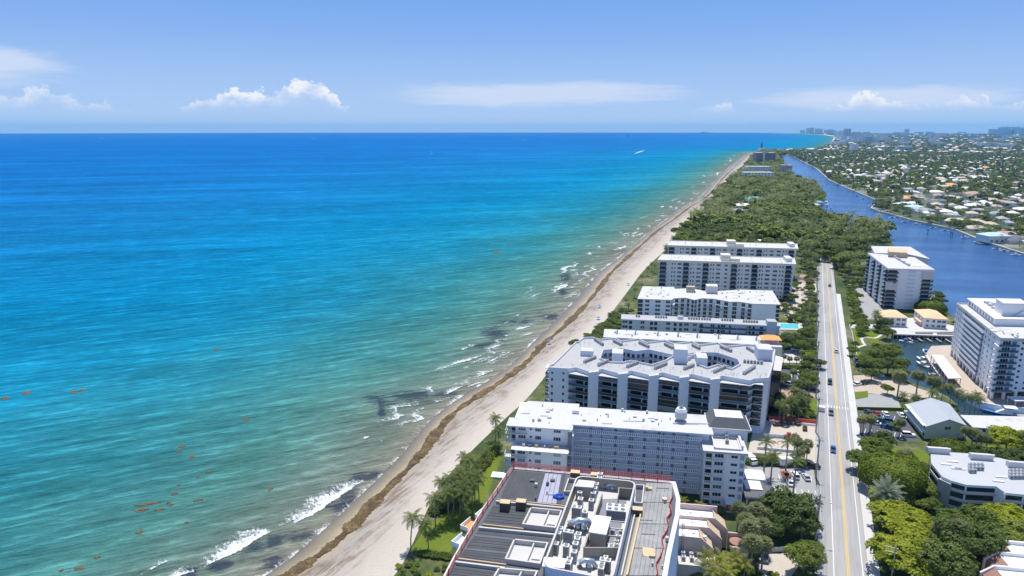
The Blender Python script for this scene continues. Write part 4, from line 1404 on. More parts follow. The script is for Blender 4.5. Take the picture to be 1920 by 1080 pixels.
# safety netting along the roof edges: posts, rails and mesh
def net_fence(line, label, h=1.5, zig=0.0):
 root = empty('safety_fence', (line[0][0], line[0][1], ZA), label, 'fence', 'red safety netting')
 b = MB()
 tot = 0
 for p, q in zip(line, line[1:]):
  L = dist2(p, q)
  n = max(1, int(L / .38))
  for k in range(n):
   x, y = lerp2(p, q, k / n)
   b.box(x - .035, y - .035, ZA + .1, x + .035, y + .035, ZA + h * .92, 0, bottom=False)
  for zz in (.12, .34, .56, .78, 1.0):
   b.band([p, q], .07, ZA + h * zz - .09, ZA + h * zz, 0, closed=False)
 b.build('net', 'red_net', root)
 for p, q in zip(line, line[1:]):
  L = dist2(p, q)
  for k in range(max(1, int(L / 3))):
   x, y = lerp2(p, q, k / max(1, int(L / 3)))
   bb = MB(); bb.box(x - .08, y - .08, ZA, x + .08, y + .08, ZA + h + .15); bb.build('post', 'red_net', root)


def shift_line(pts, d):
 out = []
 for i in range(len(pts)):
  a_, c_ = Vector(pts[max(0, i - 1)]), Vector(pts[min(len(pts) - 1, i + 1)])
  t_ = (c_ - a_).normalized()
  out.append((pts[i][0] - t_.y * d, pts[i][1] + t_.x * d))
 return out


net_fence(shift_line(pa[:-1], .35), 'red netting along the curved seaward edge of the roof', 1.6)
net_fence([lerp2(pa[0], pb_[0], f) for f in (0.0, .25, .5, .75, .985)], 'red netting along the straight back edge of the roof', 1.9)
zz_ = []
for p, q in zip(pb_[1:-1], pb_[2:]):
 n = max(2, int(dist2(p, q) / 2.6))
 for k in range(n):
  x, y = lerp2(p, q, k / n)
  zz_.append((x - (1.9 if k % 2 else 1.2), y))
net_fence(zz_, 'sagging red netting along the road side edge of the roof', 1.0)

# =====================================================================================
# B  stepped pink town houses beside it
# =====================================================================================
fb_ = Frame(*g2(1272, 958, 11), EA)
b0 = fb_.pt(6, -8)
B = empty('town_houses', (b0[0], b0[1], ZB), 'stepped pink stucco town houses with flat roofs and sloping end walls', 'building')
for k, (a1, bf, z) in enumerate(((12.6, -1.8, 11.0), (10.6, -6.6, 11.0), (8.0, -11.6, 11.0))):
 bb = bf + 4.6
 prof = [(-2.5, z), (a1 - 3.2, z), (a1 + .2, z - 3.0), (a1 + .2, ZB), (-2.5, ZB)]
 # party wall whose end slopes down, facing the viewer
 w_ = MB(fb_)
 for bq_ in (bf - .3,):
  lo = [(a_, bq_, z_) for a_, z_ in prof]
  hi = [(a_, bq_ + .35, z_) for a_, z_ in prof]
  w_.face(lo[::-1], 0); w_.face(hi, 0)
  for i in range(5):
   j = (i + 1) % 5
   w_.face([lo[i], lo[j], hi[j], hi[i]], 0)
 w_.build('party_wall', 'pink_wall', B)
 m_ = MB(fb_)
 m_.box(-2.5, bf + .05, ZB, a1 - 3.4, bb, z - .9, 0, top=1)
 m_.build('house_body', ['pink_wall', 'white'], B)
 sl = MB(fb_)
 sl.face([(a1 - 3.4, bf + .05, z - .25), (a1, bf + .05, z - 3.1), (a1, bb, z - 3.1), (a1 - 3.4, bb, z - .25)], 0)
 sl.face([(a1, bf + .05, ZB), (a1, bb, ZB), (a1, bb, z - 3.1), (a1, bf + .05, z - 3.1)], 0)
 sl.build('sloping_wall', 'tan', B)  # sunlit look of the slopes put into a separate tan beside the pink
 for i in range(3):
  v_ = MB(fb_); v_.box(.3 + i * 2.6, bf + 1.2 + (i % 2) * 1.4, z - .9, 1.2 + i * 2.6, bf + 2.0 + (i % 2) * 1.4, z - .5); v_.build('roof_vent', 'metal_white', B)
w_ = MB(fb_); w_.box(-2.5, 2.9, ZB, 10.5, 3.3, 11.6); w_.build('party_wall', 'pink_wall', B)
w_ = MB(fb_); w_.box(12.9, -2.6, ZB, 17.5, -2.2, 7.5); w_.box(12.9, -7.6, ZB, 17.5, -7.2, 6.5); w_.box(17.1, -7.2, ZB, 17.5, -2.6, 6.0); w_.build('garden_wall', 'pink_wall', B)
w_ = MB(fb_); w_.box(-2.5, -17, ZB, 8.5, -11.95, 6.4, 0, top=1); w_.build('entrance_wing', ['pink_wall', 'concrete'], B)
for i in range(7):
 x_, y_ = fb_.pt(-1.5 + (i % 4) * 2.0, -13.2 - (i // 4) * 1.9)
 ac(AC_SMALL, 0, 0, 6.4, 'small cooling unit on the low roof in front of the pink town houses', 'cooling units by the town houses', EA, xy=(x_, y_))
x_, y_ = fb_.pt(15.2, -4.6)
b = MB(); b.cyl(x_, y_, ZB, ZB + 4.4, .06, 6, 1); b.cyl(x_, y_, ZB + 3.9, ZB + 4.7, 2.2, 12, 0, r1=.05); b.build('parasol', ['red_tile', 'metal'], None, 'round dusky pink parasol in the walled garden of the town houses', 'parasol', org=(x_, y_, ZB))
mast = G(1276, 1062, ZB)
b = MB()
for dx, dy in ((-.4, -.4), (.4, -.4), (0, .4)):
 b.tube([(mast.x + dx, mast.y + dy, ZB), (mast.x + dx * .6, mast.y + dy * .6, 15.5)], .05, .04, 5)
for k in range(12):
 z_ = ZB + k * 1.05
 b.tube([(mast.x - .4, mast.y - .4, z_), (mast.x + .4, mast.y - .4, z_ + 1)], .03, .03, 4)
 b.tube([(mast.x + .4, mast.y - .4, z_), (mast.x, mast.y + .4, z_ + 1)], .03, .03, 4)
b.build('lattice_mast', 'grey_dark', None, 'thin grey lattice mast beside the pink town houses', 'mast', org=(mast.x, mast.y, ZB))

# =====================================================================================
# C  white block with open walkways
# =====================================================================================
fc = Frame(-1.8, 194.0, EA)
c0 = fc.pt(35, 9)
C = empty('apartment_block', (c0[0], c0[1], ZB), 'white slab block with flat white roof and rows of railed open walkways', 'building')
ZC, NF = 23.5, 8
FH = (ZC - ZB) / NF
mat('slab_blue', (0.34, 0.40, 0.50), 0.7, 0.08, 0.3)
mat('walkway_wall', (0.72, 0.79, 0.88), 0.6, 0.07, 0.2)
b = MB(fc)
b.box(20.2, 5.9, ZB, 61.0, 17.4, ZC - .35, 0)
b.build('wall', 'walkway_wall', C)
b = MB(fc)
b.box(1.6, .9, ZB, 20.2, 19.6, ZC - .35, 0)
b.build('wall', 'white', C)
b = MB(fc)
b.box(2.2, -4.2, ZB, 19.0, .9, 17.8, 0)
b.build('wall', 'white', C)
b = MB(fc)
b.box(3.4, -5.0, 17.8, 19.6, -2.8, 18.1, 0)
b.build('terrace_roof', 'white_trim', C)
b = MB(fc)
b.box(3.4, -2.8, 17.8, 19.4, .9, 17.95, 0)
b.build('terrace_floor', 'concrete_pale', C)
roofC = [(0, 0), (19.4, 0), (19.9, 3.9), (61.9, 3.9), (61.9, 10), (60.5, 10.2), (60.8, 18.2), (20.9, 17.9), (20.9, 20.5), (3.8, 20.2), (3.0, 6.2), (0, 6.0)]
b = MB(fc)
b.prism(roofC, ZC - .35, ZC, 0, bottom=True)
b.build('roof', 'white_roof', C)
b = MB(fc); b.band(offset_poly(roofC, -.05), .14, ZC - .42, ZC - .02, 0); b.build('fascia', 'grey_wall', C)
for f in range(NF):
 z = ZB + f * FH
 if f:
  b = MB(fc); b.box(19.8, 4.15, z - .16, 58.6, 5.9, z + .02); b.build('walkway_slab', 'slab_blue', C)
  b = MB(fc); rail_bars(b, 19.9, 58.4, 4.2, z + .02, 1.2, .62, .13); b.build('railing', 'rail_white', C)
 for a_ in (23.5, 27.5, 30.8, 35.8, 39.2, 44.6, 48.0, 52.6, 56.4):
  window(C, fc, a_, z + 1.55, 1.5 if int(a_) % 2 else 2.2, .62, 2, random.choice(('glass', 'glass', 'glass_blue')), 5.9)
 for a_ in (25.6, 33.2, 37.6, 42.0, 46.2, 50.6, 54.6):
  x_, y_ = fc.pt(a_, 5.9)
  window(C, fc, a_, z + .05, .95, 2.0, 1, 'glass_pale', 5.9, 'door')
 if f:
  # left wing: corner balconies, windows, linking landing
  zt = f >= 6
  bf_ = .9 if zt else -4.2
  al = 1.6 if zt else 2.2
  b = MB(fc); b.box(al - 1.9, bf_ - .9, z - .18, al + 5.0, bf_ + 2.5, z); b.build('balcony_slab', 'white_trim', C)
  b = MB(fc); rail_bars(b, al - 1.9, al + 5.0, bf_ - .85, z, 1.05, .5, .06)
  b.build('railing', 'white_trim', C)
  b = MB(Frame(*fc.pt(al - 1.85, bf_ + 2.5), EA - math.pi / 2)); rail_bars(b, 0, 3.3, 0, z, 1.05, .5, .06); b.build('railing', 'white_trim', C)
  for a_, w_ in ((al + 3.2, 2.4), (al + 8.2, 1.9), (al + 14.0, 2.3)):
   if not (zt and f == 6 and a_ > 99):
    window(C, fc, a_, z + .9, w_, 1.2, 3, random.choice(('glass', 'glass_blue', 'glass_pale')), bf_)
  window(C, fc, al + .6, z + .1, 1.3, 2.1, 1, 'glass', bf_)
  window(C, fc, al + 5.9, z + 1.2, .7, .8, 1, 'glass', bf_)
  b = MB(fc); b.box(18.8, -1.0 if not zt else 1.2, z - .16, 20.6, 4.2, z); b.build('landing', 'blue_wall', C)
  b = MB(fc); rail_bars(b, 18.9, 20.5, -1.0 if not zt else 1.2, z, 1.1, .4, .06); b.build('railing', 'white_trim', C)
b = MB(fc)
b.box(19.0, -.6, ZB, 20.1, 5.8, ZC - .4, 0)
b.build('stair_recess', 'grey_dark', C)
for a_ in (28.9, 37.0 + 1.4, 47.6):
 b = MB(fc); b.box(a_ - .13, 5.7, ZB, a_ + .13, 5.9, ZC - .4); b.build('downpipe', 'grey_dark', C)
for k in range(7):
 b = MB(fc); b.box(5 + k * 2.0 + random.random(), -2.0, 17.95, 5.9 + k * 2.0 + random.random() * .6, -1.2 + random.random() * .8, 18.7); b.build('patio_furniture', ['white_trim', 'grey_dark', 'plywood'][k % 3], C)
# right wing
ZR = 20.5
b = MB(fc); b.box(59.3, -.4, ZB, 70.6, 9.4, ZR - .6, 0); b.build('wall', 'white', C)
b = MB(fc); b.box(58.6, -1.1, ZR - .6, 71.3, 9.6, ZR, 0); b.build('roof', 'white_roof', C)
b = MB(fc); b.band([(62.0, .6), (62.0, 8.6), (69.4, 8.6), (69.4, .6)], .35, ZR, ZR + .55, 0); b.build('parapet', 'white_trim', C)
b = MB(fc); b.box(69.6, 1.2, ZR, 70.2, 9.0, ZR + 1.3, 0); b.build('parapet', 'white_trim', C)
FR_ = (ZR - .6 - ZB) / 7
for f in range(7):
 z = ZB + f * FR_
 b = MB(fc); b.box(59.2, -1.1, z - .15, 65.0, -.4, z + .02); b.build('balcony_slab', 'white_trim', C)
 b = MB(fc); rail_bars(b, 59.3, 64.9, -1.0, z + .02, 1.0, .5, .09); b.build('railing', 'rail_white', C)
 window(C, fc, 60.4, z + .1, 1.9, 2.1, 1, 'glass_brown', -.4)
 window(C, fc, 63.3, z + .95, 2.6, 1.15, 3, random.choice(('glass', 'glass_blue')), -.4)
 window(C, fc, 67.6, z + 1.05, 1.9, .85, 2, 'glass', -.4)
 window(C, fc, 69.8, z + .5, 1.2, 1.6, 1, 'glass_pale', -.4)
 fr_ = Frame(*fc.pt(70.6, -.4), EA + math.pi / 2)
 for s_ in (2.2, 5.4, 8.2):
  window(C, fr_, s_, z + 1.0, 1.3, 1.1, 1, 'glass', 0)
# mansard stair block
b = MB(fc); b.box(61.0, 9.5, ZB, 72.6, 19.6, ZC - .2, 0); b.build('wall', 'white', C)
b = MB(fc)
lo = [(61.0, 8.9), (73.4, 8.9), (73.4, 20), (61.0, 20)]
hi = [(63.2, 11.6), (71.4, 11.6), (71.4, 17.4), (63.2, 17.4)]
for i in range(4):
 j = (i + 1) % 4
 b.face([(*lo[i], ZC - .1), (*lo[j], ZC - .1), (*hi[j], ZC + 2.5), (*hi[i], ZC + 2.5)], 0)
b.face([(*p, ZC + 2.5) for p in hi], 1)
b.build('mansard_roof', ['shingle', 'white_trim'], C)
b = MB(fc); b.band(lo, .35, ZC - .5, ZC - .05, 0); b.build('eaves', 'white_trim', C)
# roof fittings
p = G(1276, 789, ZC)
ctw = empty('cooling_tower', (p.x, p.y, ZC), 'round grey cooling tower on the white walkway block roof', 'cooling tower')
b = MB()
for k in range(6):
 a_ = k * math.pi / 3
 b.tube([(p.x + 1.5 * math.cos(a_), p.y + 1.5 * math.sin(a_), ZC), (p.x + 1.3 * math.cos(a_), p.y + 1.3 * math.sin(a_), ZC + 1.3)], .09, .09, 5)
b.build('frame', 'metal', ctw)
b = MB(); b.cyl(p.x, p.y, ZC + 1.2, ZC + 3.3, 1.85, 20, 0); b.cyl(p.x, p.y, ZC + 3.3, ZC + 4.2, 1.85, 20, 1, r1=1.35); b.build('drum', ['metal', 'metal_white'], ctw)
b = MB(); b.cyl(p.x, p.y, ZC + 4.2, ZC + 4.4, .8, 12, 0); b.box(p.x - .25, p.y - .25, ZC + 4.3, p.x + .25, p.y + .25, ZC + 4.9); b.build('fan', 'grey_dark', ctw)
b = MB(); b.tube([(p.x - 2, p.y - 1.9, ZC + .25), (p.x + 6, p.y - 2.5, ZC + .25), (p.x + 12, p.y - 3.4, ZC + .25)], .14, .14, 6); b.tube([(p.x - 3, p.y - 2.2, ZC + .3), (p.x + 2.2, p.y - 2.5, ZC + .3)], .16, .16, 6); b.build('pipe', 'metal', ctw)
b = MB(fc); b.box(19.2, 12.2, ZC, 21.4, 14.0, ZC + 1.2, 0); b.build('roof_hatch', 'white', C)
for (x, y) in ((1028, 769), (1090, 779), (1126, 780), (1180, 786), (1205, 789), (1240, 790), (1000, 790), (1030, 794)):
 p = G(x, y, ZC)
 b = MB(); b.cyl(p.x, p.y, ZC, ZC + .5, .14, 6); b.build('vent_pipe', 'metal', C)
ac(AC_GREY, 1363, 831, ZR, 'yellowed cooling unit alone on the low white wing roof', None)
ac(AC_GREY, 1362, 822, ZR, 'grey cooling unit by the wall of the mansard block', None)
# porte-cochere
pc = empty('entrance_canopy', (*fc.pt(76.5, 4.0), ZB), 'dark grey flat entrance canopy on white posts beside the car park', 'canopy')
b = MB(fc); b.box(71.5, -.5, 6.1, 80.6, 9.6, 6.6, 0, top=1); b.build('roof', ['white_trim', 'shingle'], pc)
b = MB(fc); b.box(72.3, 3.6, 6.6, 77.2, 9.0, 6.95, 0); b.build('roof_panel', 'white_trim', pc)
for a_, b_ in ((72.2, 0), (79.9, 0), (79.9, 8.8), (77.8, 0)):
 b = MB(fc); b.box(a_ - .2, b_, ZB, a_ + .2, b_ + .4, 6.1); b.build('post', 'white_trim', pc)
# pool terrace and steps on the seaward side
b = MB(fc); b.box(-6, 5, ZB, -1.5, 8.5, ZB + .5); b.build('pool_terrace', 'grey_wall', None, kind='structure', label='pale blue beach terrace beside the white walkway block')

# =====================================================================================
# D  grey block with a zigzag front
# =====================================================================================
fd = Frame(14.1, 247.4, EA)
d0 = fd.pt(42, 20)
D = empty('apartment_block', (d0[0], d0[1], ZB), 'grey zigzag fronted block with dark balconies and two roof courtyards', 'building')
ZD, ND = 22.4, 7
DFH = (ZD - ZB) / ND
front = [(0, 0), (7.6, 0), (10.3, 1.8), (15.4, -2.0), (20.2, 1.8), (26.3, -2.0), (31.2, 1.8), (37.6, -2.0), (42.6, 1.8), (48.6, -2.0), (53.2, 1.8), (59.6, -2.0), (64.4, 1.8), (73.4, -1.6), (75.2, .6), (80.7, 2.4)]
right_ = [(85.6, 20.0), (89.6, 37.0)]
back = [(82.5, 42.2), (79.3, 42.6), (70, 37.8), (67.5, 43.0), (59.2, 38.0), (57.0, 43.0), (49.0, 38.0), (45.5, 42.8), (37.4, 38.0), (34.4, 43.0), (26.8, 38.0), (23.9, 42.6), (17.3, 39.2), (14.4, 42.0), (10.6, 40.6)]
left_ = [(8.8, 34.5), (7.8, 33.8), (1.2, 4.0), (0.0, 2.8)]
court1 = [(18.8, 14.0), (22.6, 10.8), (27.5, 10.6), (31.0, 13.4), (38.9, 9.8), (44.2, 15.6), (48.4, 23.0), (38.2, 28.6), (33.0, 25.6), (27, 28.4), (19.6, 24.6)]
court2 = [(57.0, 12.8), (59.8, 9.8), (64.2, 14.4), (68.8, 10.2), (72.8, 16.2), (72.8, 21.8), (65.8, 29.0), (59.4, 28.6), (56.0, 24.0)]
outD = front + right_ + back + left_
b = MB(fd)
b.prism(outD, ZB, ZD, 0, 1, holes=[court1, court2])
b.build('wall', ['grey_wall', 'concrete_pale'], D)
mat('grey_roof', (0.38, 0.38, 0.375), 0.8, 0.09, 0.12, fine=0.07)
b = MB(fd)
b.prism(offset_poly(outD, -.2), ZD - .1, ZD + .02, 0, holes=[offset_poly(court1, .2), offset_poly(court2, .2)])
b.build('roof', 'grey_roof', D)
b = MB(fd); b.band(outD, .4, ZD - .9, ZD + .75, 0, top=1); b.build('parapet', ['grey_wall', 'concrete_pale'], D)
for ct in (court1, court2):
 b = MB(fd); b.band(ct, .4, ZD - .9, ZD + .75, 0, top=1); b.build('court_parapet', ['grey_wall', 'concrete_pale'], D)
 b = MB(fd); b.prism(offset_poly(ct, .6)[::-1], ZB + 8, ZB + 9.0, 0); b.build('court_floor', 'grey_dark', D)
 for f in range(2, ND):
  z = ZB + f * DFH
  b = MB(fd); b.band(offset_poly(ct, -.7), 1.3, z - .15, z, 0); b.build('court_gallery', 'grey_wall' if f < ND - 1 else 'concrete_pale', D)
 n = len(ct)
 for i in range(n):
  p, q = ct[i], ct[(i + 1) % n]
  if q[0] < p[0]:          # back side of the court faces the viewer
   fr_ = face_frame(fd.pt(*q), fd.pt(*p))
   L = dist2(p, q)
   for f in range(3, ND):
    for s_ in np.arange(1.2, L - .6, 2.2):
     window(D, fr_, float(s_), ZB + f * DFH + .2, 1.5, 2.0, 1, random.choice(('glass', 'glass_blue')), -.05)
# bays between the piers
mat('slab_grey', (0.30, 0.33, 0.38), 0.7, 0.1, 0.3)
piers = [(15.4, -2.0), (26.3, -2.0), (37.6, -2.0), (48.6, -2.0), (59.6, -2.0)]
bays = [((7.6, -.9), (15.4, -3.3), (10.3, 1.8), (15.4, -2.0))]
for i, (pa_, pk) in enumerate(zip(piers, [(20.2, 1.8), (31.2, 1.8), (42.6, 1.8), (53.2, 1.8), (64.4, 1.8)])):
 nx = piers[i + 1] if i + 1 < len(piers) else (73.4, -1.6)
 bays.append(((pa_[0] + 3.4, pa_[1] + .6), (nx[0], nx[1] - 1.3), pk, nx))
for bi, (f0, f1, k0, k1) in enumerate(bays):
 back_l = face_frame(fd.pt(*k0), fd.pt(*k1))
 Lb = dist2(k0, k1)
 ff = face_frame(fd.pt(*f0), fd.pt(*f1))
 Lf = dist2(f0, f1)
 for f in range(ND + 1):
  z = ZB + f * DFH
  poly = [f0, f1, k1, k0]
  if f == 0:
   continue
  b = MB(fd)
  if f == ND:
   b.prism(poly, z - 1.25, z - .95, 0, bottom=True)
   b.build('balcony_roof', 'concrete_pale', D)
  else:
   b.prism(poly, z - .2, z, 0, bottom=True)
   b.build('balcony_slab', 'slab_grey', D)
   b = MB(ff)
   b.box(.1, .02, z, Lf - .1, .07, z + 1.05, 0)
   b.box(.1, -.02, z + 1.05, Lf - .1, .1, z + 1.12, 1)
   b.build('glass_balustrade', [random.choice(('glass', 'glass', 'glass_blue')), 'slab_grey'], D)
   if random.random() < .36:
    b = MB(ff); b.box(.15, .12, z + 1.0, Lf - .15, .16, z + DFH - .25, 0); b.build('storm_shutter', random.choice(('glass_brown', 'glass', 'grey_dark')), D)
  if f < ND:
   b = MB(back_l)
   b.box(.2, -.06, z + .02, Lb - .3, .02, z + DFH - .2, 0)
   b.build('glazing', 'glass', D)
   for s_ in (.62,):
    b = MB(back_l); b.box(Lb * s_, -.14, z, Lb * s_ + .55, .0, z + DFH - .2, 0); b.build('wall_pier', 'grey_wall', D)
for pa_ in piers + [(7.6, 0)]:
 # slanting pier standing proud of the bays
 if pa_ == (7.6, 0):
  continue
 b = MB(fd)
 b.prism([(pa_[0] - .1, pa_[1] - 1.5), (pa_[0] + 3.6, pa_[1] + .5), (pa_[0] + 3.6, pa_[1] + 2.6), (pa_[0] - .1, pa_[1] + .2)], ZB, ZD + .7, 0, 1)
 b.build('pier', ['grey_wall', 'concrete_pale'], D)
b = MB(fd); b.prism([(73.2, -3.1), (75.4, -1.0), (78.0, -1.6), (80.9, 1.6), (80.4, 2.2), (75.2, .5), (73.4, -1.5)], ZB, ZB + .1, 0); b.build('ground_slab', 'grey_wall', D)
for f in range(1, ND + 1):
 z = ZB + f * DFH
 b = MB(fd)
 dz = .95 if f == ND else 0
 b.prism([(73.4, -3.0), (75.4, -.9), (78.4, -1.5), (78.6, 1.2), (75.2, .55), (73.4, -1.6)], z - .2 - dz, z - dz, 0, bottom=True)
 b.build('balcony_roof' if f == ND else 'balcony_slab', 'concrete_pale' if f == ND else 'grey_wall', D)
 if f < ND:
  b = MB(fd); b.band([(73.5, -2.9), (75.4, -.8), (78.3, -1.4)], .07, z, z + 1.05, 0, closed=False); b.build('glass_balustrade', 'glass', D)
  b = MB(face_frame(fd.pt(75.2, .55), fd.pt(79.5, 2.0))); b.box(0, -.08, z + .02, 4.0, .0, z + DFH - .3, 0); b.build('glazing', 'glass', D)
for f in range(ND):
 z = ZB + f * DFH
 for a_ in (1.3, 5.6):
  window(D, fd, a_, z + .9, .8, 1.3, 1, 'glass', 0)
 fr_ = face_frame(fd.pt(80.7, 2.4), fd.pt(85.6, 20.0))
 for s_ in (2.0, 6.0, 9.4, 14.0):
  window(D, fr_, s_, z + .9, .9, 1.3, 1, 'glass', 0)
 fr_ = Frame(*fd.pt(0, 0), 0)
 b = MB(fd); b.prism([(-1.5, 1.2), (0.4, 1.0), (1.0, 5.0), (-.8, 5.2)], z + DFH - .25, z + DFH - .05, 0, bottom=True); b.build('balcony_slab', 'grey_wall', D)
 b = MB(fd); b.band([(-1.4, 1.3), (-.7, 5.1)], .08, z, z + 2.0 if f % 2 else z + 1.05, 0, closed=False); b.build('glass_balustrade', 'glass', D)
# east end: dark glazed return
b = MB(fd); b.prism([(85.0, 17.5), (88.2, 17.0), (92.4, 34), (89.4, 36.8)], ZB, ZD - 1.6, 0, 1); b.build('glazed_end', ['glass', 'concrete_pale'], D)
# roof boxes
def roof_box(px0, px1, py_base, zt, depth, label=None, m_='grey_wall', z0=ZD):
 p, q = g2(px0, py_base, z0), g2(px1, py_base, z0)
 a0, b0_ = fd.inv(p)
 a1, b1_ = fd.inv(q)
 bb = (b0_ + b1_) / 2
 b = MB(fd); b.box(a0, bb, z0 - .5, a1, bb + depth, zt, 0, top=1); b.build('roof_house', [m_, 'concrete_pale'], D)


roof_box(1264, 1288, 682, 28.2, 7.0)
roof_box(1306, 1326, 686, 25.6, 6.5)
roof_box(1147, 1168, 677, 25.6, 6.0)
roof_box(1420, 1447, 676, 27.0, 7.5)
roof_box(1088, 1112, 668, 24.6, 4.6)
for (x, y) in ((1290, 676), (1297, 672), (1284, 680)):
 p = G(x, y, ZD)
 b = MB(Frame(p.x, p.y, R(30))); b.box(-1.6, -.15, ZD, 1.6, .15, ZD + 1.6); b.box(-1.6, .6, ZD, 1.6, .8, ZD + 2.2); b.build('roof_ladder', 'metal_white', D)
ROWS = [((1095, 681), (1117, 672)), ((1121, 687), (1140, 679)), ((1175, 690), (1196, 682)), ((1227, 693), (1250, 684)), ((1282, 694), (1301, 687)), ((1338, 700), (1360, 690)), ((1394, 703), (1415, 690)),
  ((1115, 638), (1131, 649)), ((1150, 641), (1166, 649)), ((1198, 644), (1217, 653)), ((1246, 647), (1262, 655)), ((1298, 649), (1312, 656)), ((1350, 652), (1372, 661)), ((1400, 654), (1416, 663)), ((1393, 680), (1431, 683))]
for (x0, y0), (x1, y1) in ROWS:
 p, q = G(x0, y0, ZD), G(x1, y1, ZD)
 n = max(5, int((q - p).length / 1.25))
 rz = math.atan2(q.y - p.y, q.x - p.x)
 for k in range(n):
  c_ = p.lerp(q, (k + .5) / n)
  ac(AC_GREY, 0, 0, ZD + .02, 'small grey cooling unit in a row on the zigzag block roof', 'cooling units on the zigzag block', rz, xy=(c_.x, c_.y))
vp = MB(fd)
for k in range(150):
 a_, b_ = random.uniform(3, 84), random.choice((random.uniform(3.2, 8), random.uniform(30.5, 36)))
 vp.box(a_ - .06, b_ - .06, ZD, a_ + .06, b_ + .06, ZD + .9, 0)
tag(vp.build('vent_pipes', 'metal', D), kind='stuff')

# =====================================================================================
# E  long low white roof behind D
# =====================================================================================
fe_ = Frame(42.3, 299.3, EA)
Eb = empty('apartment_block', (*fe_.pt(37, 7), ZB), 'long white roofed block half hidden behind the zigzag block', 'building')
b = MB(fe_); b.box(0, .4, ZB, 73.5, 12.8, 18.6, 0); b.build('wall', 'cream', Eb)
b = MB(fe_); b.box(-.5, 0, 18.6, 74, 13.2, 19.0, 0); b.build('roof', 'white_roof', Eb)
for k in range(8):
 a_, b_ = 5.5 + k * 9.0 + random.uniform(-.8, .8), 6.5
 b = MB(fe_); b.box(a_ - .4, b_ - .4, 19, a_ + .4, b_ + .4, 20.3, 0); b.tube([(a_, b_, 20.2), (a_, b_, 20.8), (a_ + .3, b_ - .4, 20.9)], .3, .3, 8); b.box(a_ + .9, b_ - .2, 19, a_ + 1.3, b_ + .2, 19.5); b.build('roof_vent', 'metal', Eb)
b = MB(fe_); b.box(68, -5, ZB, 76.5, 4.0, 20.0, 0, top=1); b.box(70.5, 4.0, ZB, 76.5, 10, 20.6, 0, top=1); b.build('stair_tower', ['cream', 'white_trim'], Eb)
b = MB(fe_)
for a_, b_ in ((69.5, -1.2), (75.5, -1.2), (75.5, 3.2), (69.5, 3.2)):
 b.box(a_ - .15, b_ - .15, 20, a_ + .15, b_ + .15, 22.0)
b.build('pavilion_posts', 'cream', Eb)
b = MB(fe_); hip_roof(b, [(68.2, -2.2), (76.8, -2.2), (76.8, 4.4), (68.2, 4.4)], 22.0, 1.5, .32); b.face([(68.2, -2.2, 21.95), (68.2, 4.4, 21.95), (76.8, 4.4, 21.95), (76.8, -2.2, 21.95)]); b.build('pavilion_roof', 'orange_tile', Eb)

# =====================================================================================
# F  low grey block, G white block with a stepped glass front
# =====================================================================================
ff_ = Frame(59.8, 358.3, EA)
Fb = empty('apartment_block', (*ff_.pt(40, 5), ZB), 'low pale grey block with rows of cooling units on its flat roof', 'building')
ZF = 11.0
b = MB(ff_); b.box(0, .3, ZB, 82, 9.6, ZF - .4, 0); b.build('wall', 'grey_wall', Fb)
b = MB(ff_); b.box(-.4, -.2, ZF - .4, 82.4, 10, ZF, 0, top=1); b.build('roof', ['grey_wall', 'grey_roof'], Fb)
b = MB(ff_); b.box(75.5, -1.6, ZB, 80.2, 4, ZF + 2.6, 0, top=1); b.build('stair_tower', ['grey_wall', 'grey_roof'], Fb)
for f in range(3):
 z = ZB + f * 2.75
 for a_, w_ in ((1.8, 3.0), (4.8, 1.8), (11.2, 2.2), (16.0, 1.8), (18.2, 1.8), (24.8, 2.2), (28.5, 1.6), (31.4, 1.8), (34.4, 2.6), (38.8, 2.2), (42.2, 1.8), (48.0, 2.2), (51.2, 1.2), (53.4, 2.4), (57, 1.2), (66.6, 2.4), (69.0, 1.2), (73.0, 2.0)):
  window(Fb, ff_, a_, z + (.2 if w_ < 2 else .7), w_, 2.0 if w_ < 2 else 1.5, 2 if w_ > 2 else 1, 'glass_blue' if random.random() < .6 else 'glass', .3)
 if f:
  b = MB(ff_); b.box(41, -.9, z - .15, 75, .3, z, 0); b.build('walkway_slab', 'blue_wall', Fb)
  b = MB(ff_); b.box(41, -.9, z, 75, -.82, z + .95, 0); b.build('balustrade', 'glass_blue', Fb)
for a_ in (12.5, 60.5, 66.0):
 b = MB(ff_); b.box(a_ - .15, -.95, ZB, a_ + .15, -.75, ZF - .4); b.build('column', 'white_trim', Fb)
b = MB(ff_); b.box(15.0, -1.4, ZB + 5.2, 20.5, .3, ZB + 5.4); b.build('balcony_slab', 'white_trim', Fb)
b = MB(ff_); b.box(30, 4.5, ZF, 33, 7, ZF + 1.5, 0, top=1); b.build('roof_hatch', ['grey_wall', 'grey_roof'], Fb)
for a0, n in ((8.0, 2), (18.5, 5), (36, 5), (43, 4), (53.5, 5), (64.5, 6)):
 for k in range(n):
  x_, y_ = ff_.pt(a0 + k * 1.35, 5.6 if a0 != 64.5 else 4.4)
  ac(AC_GREY, 0, 0, ZF, 'small cooling unit in a row on the low grey block roof', 'cooling units on the low grey block', EA, xy=(x_, y_))

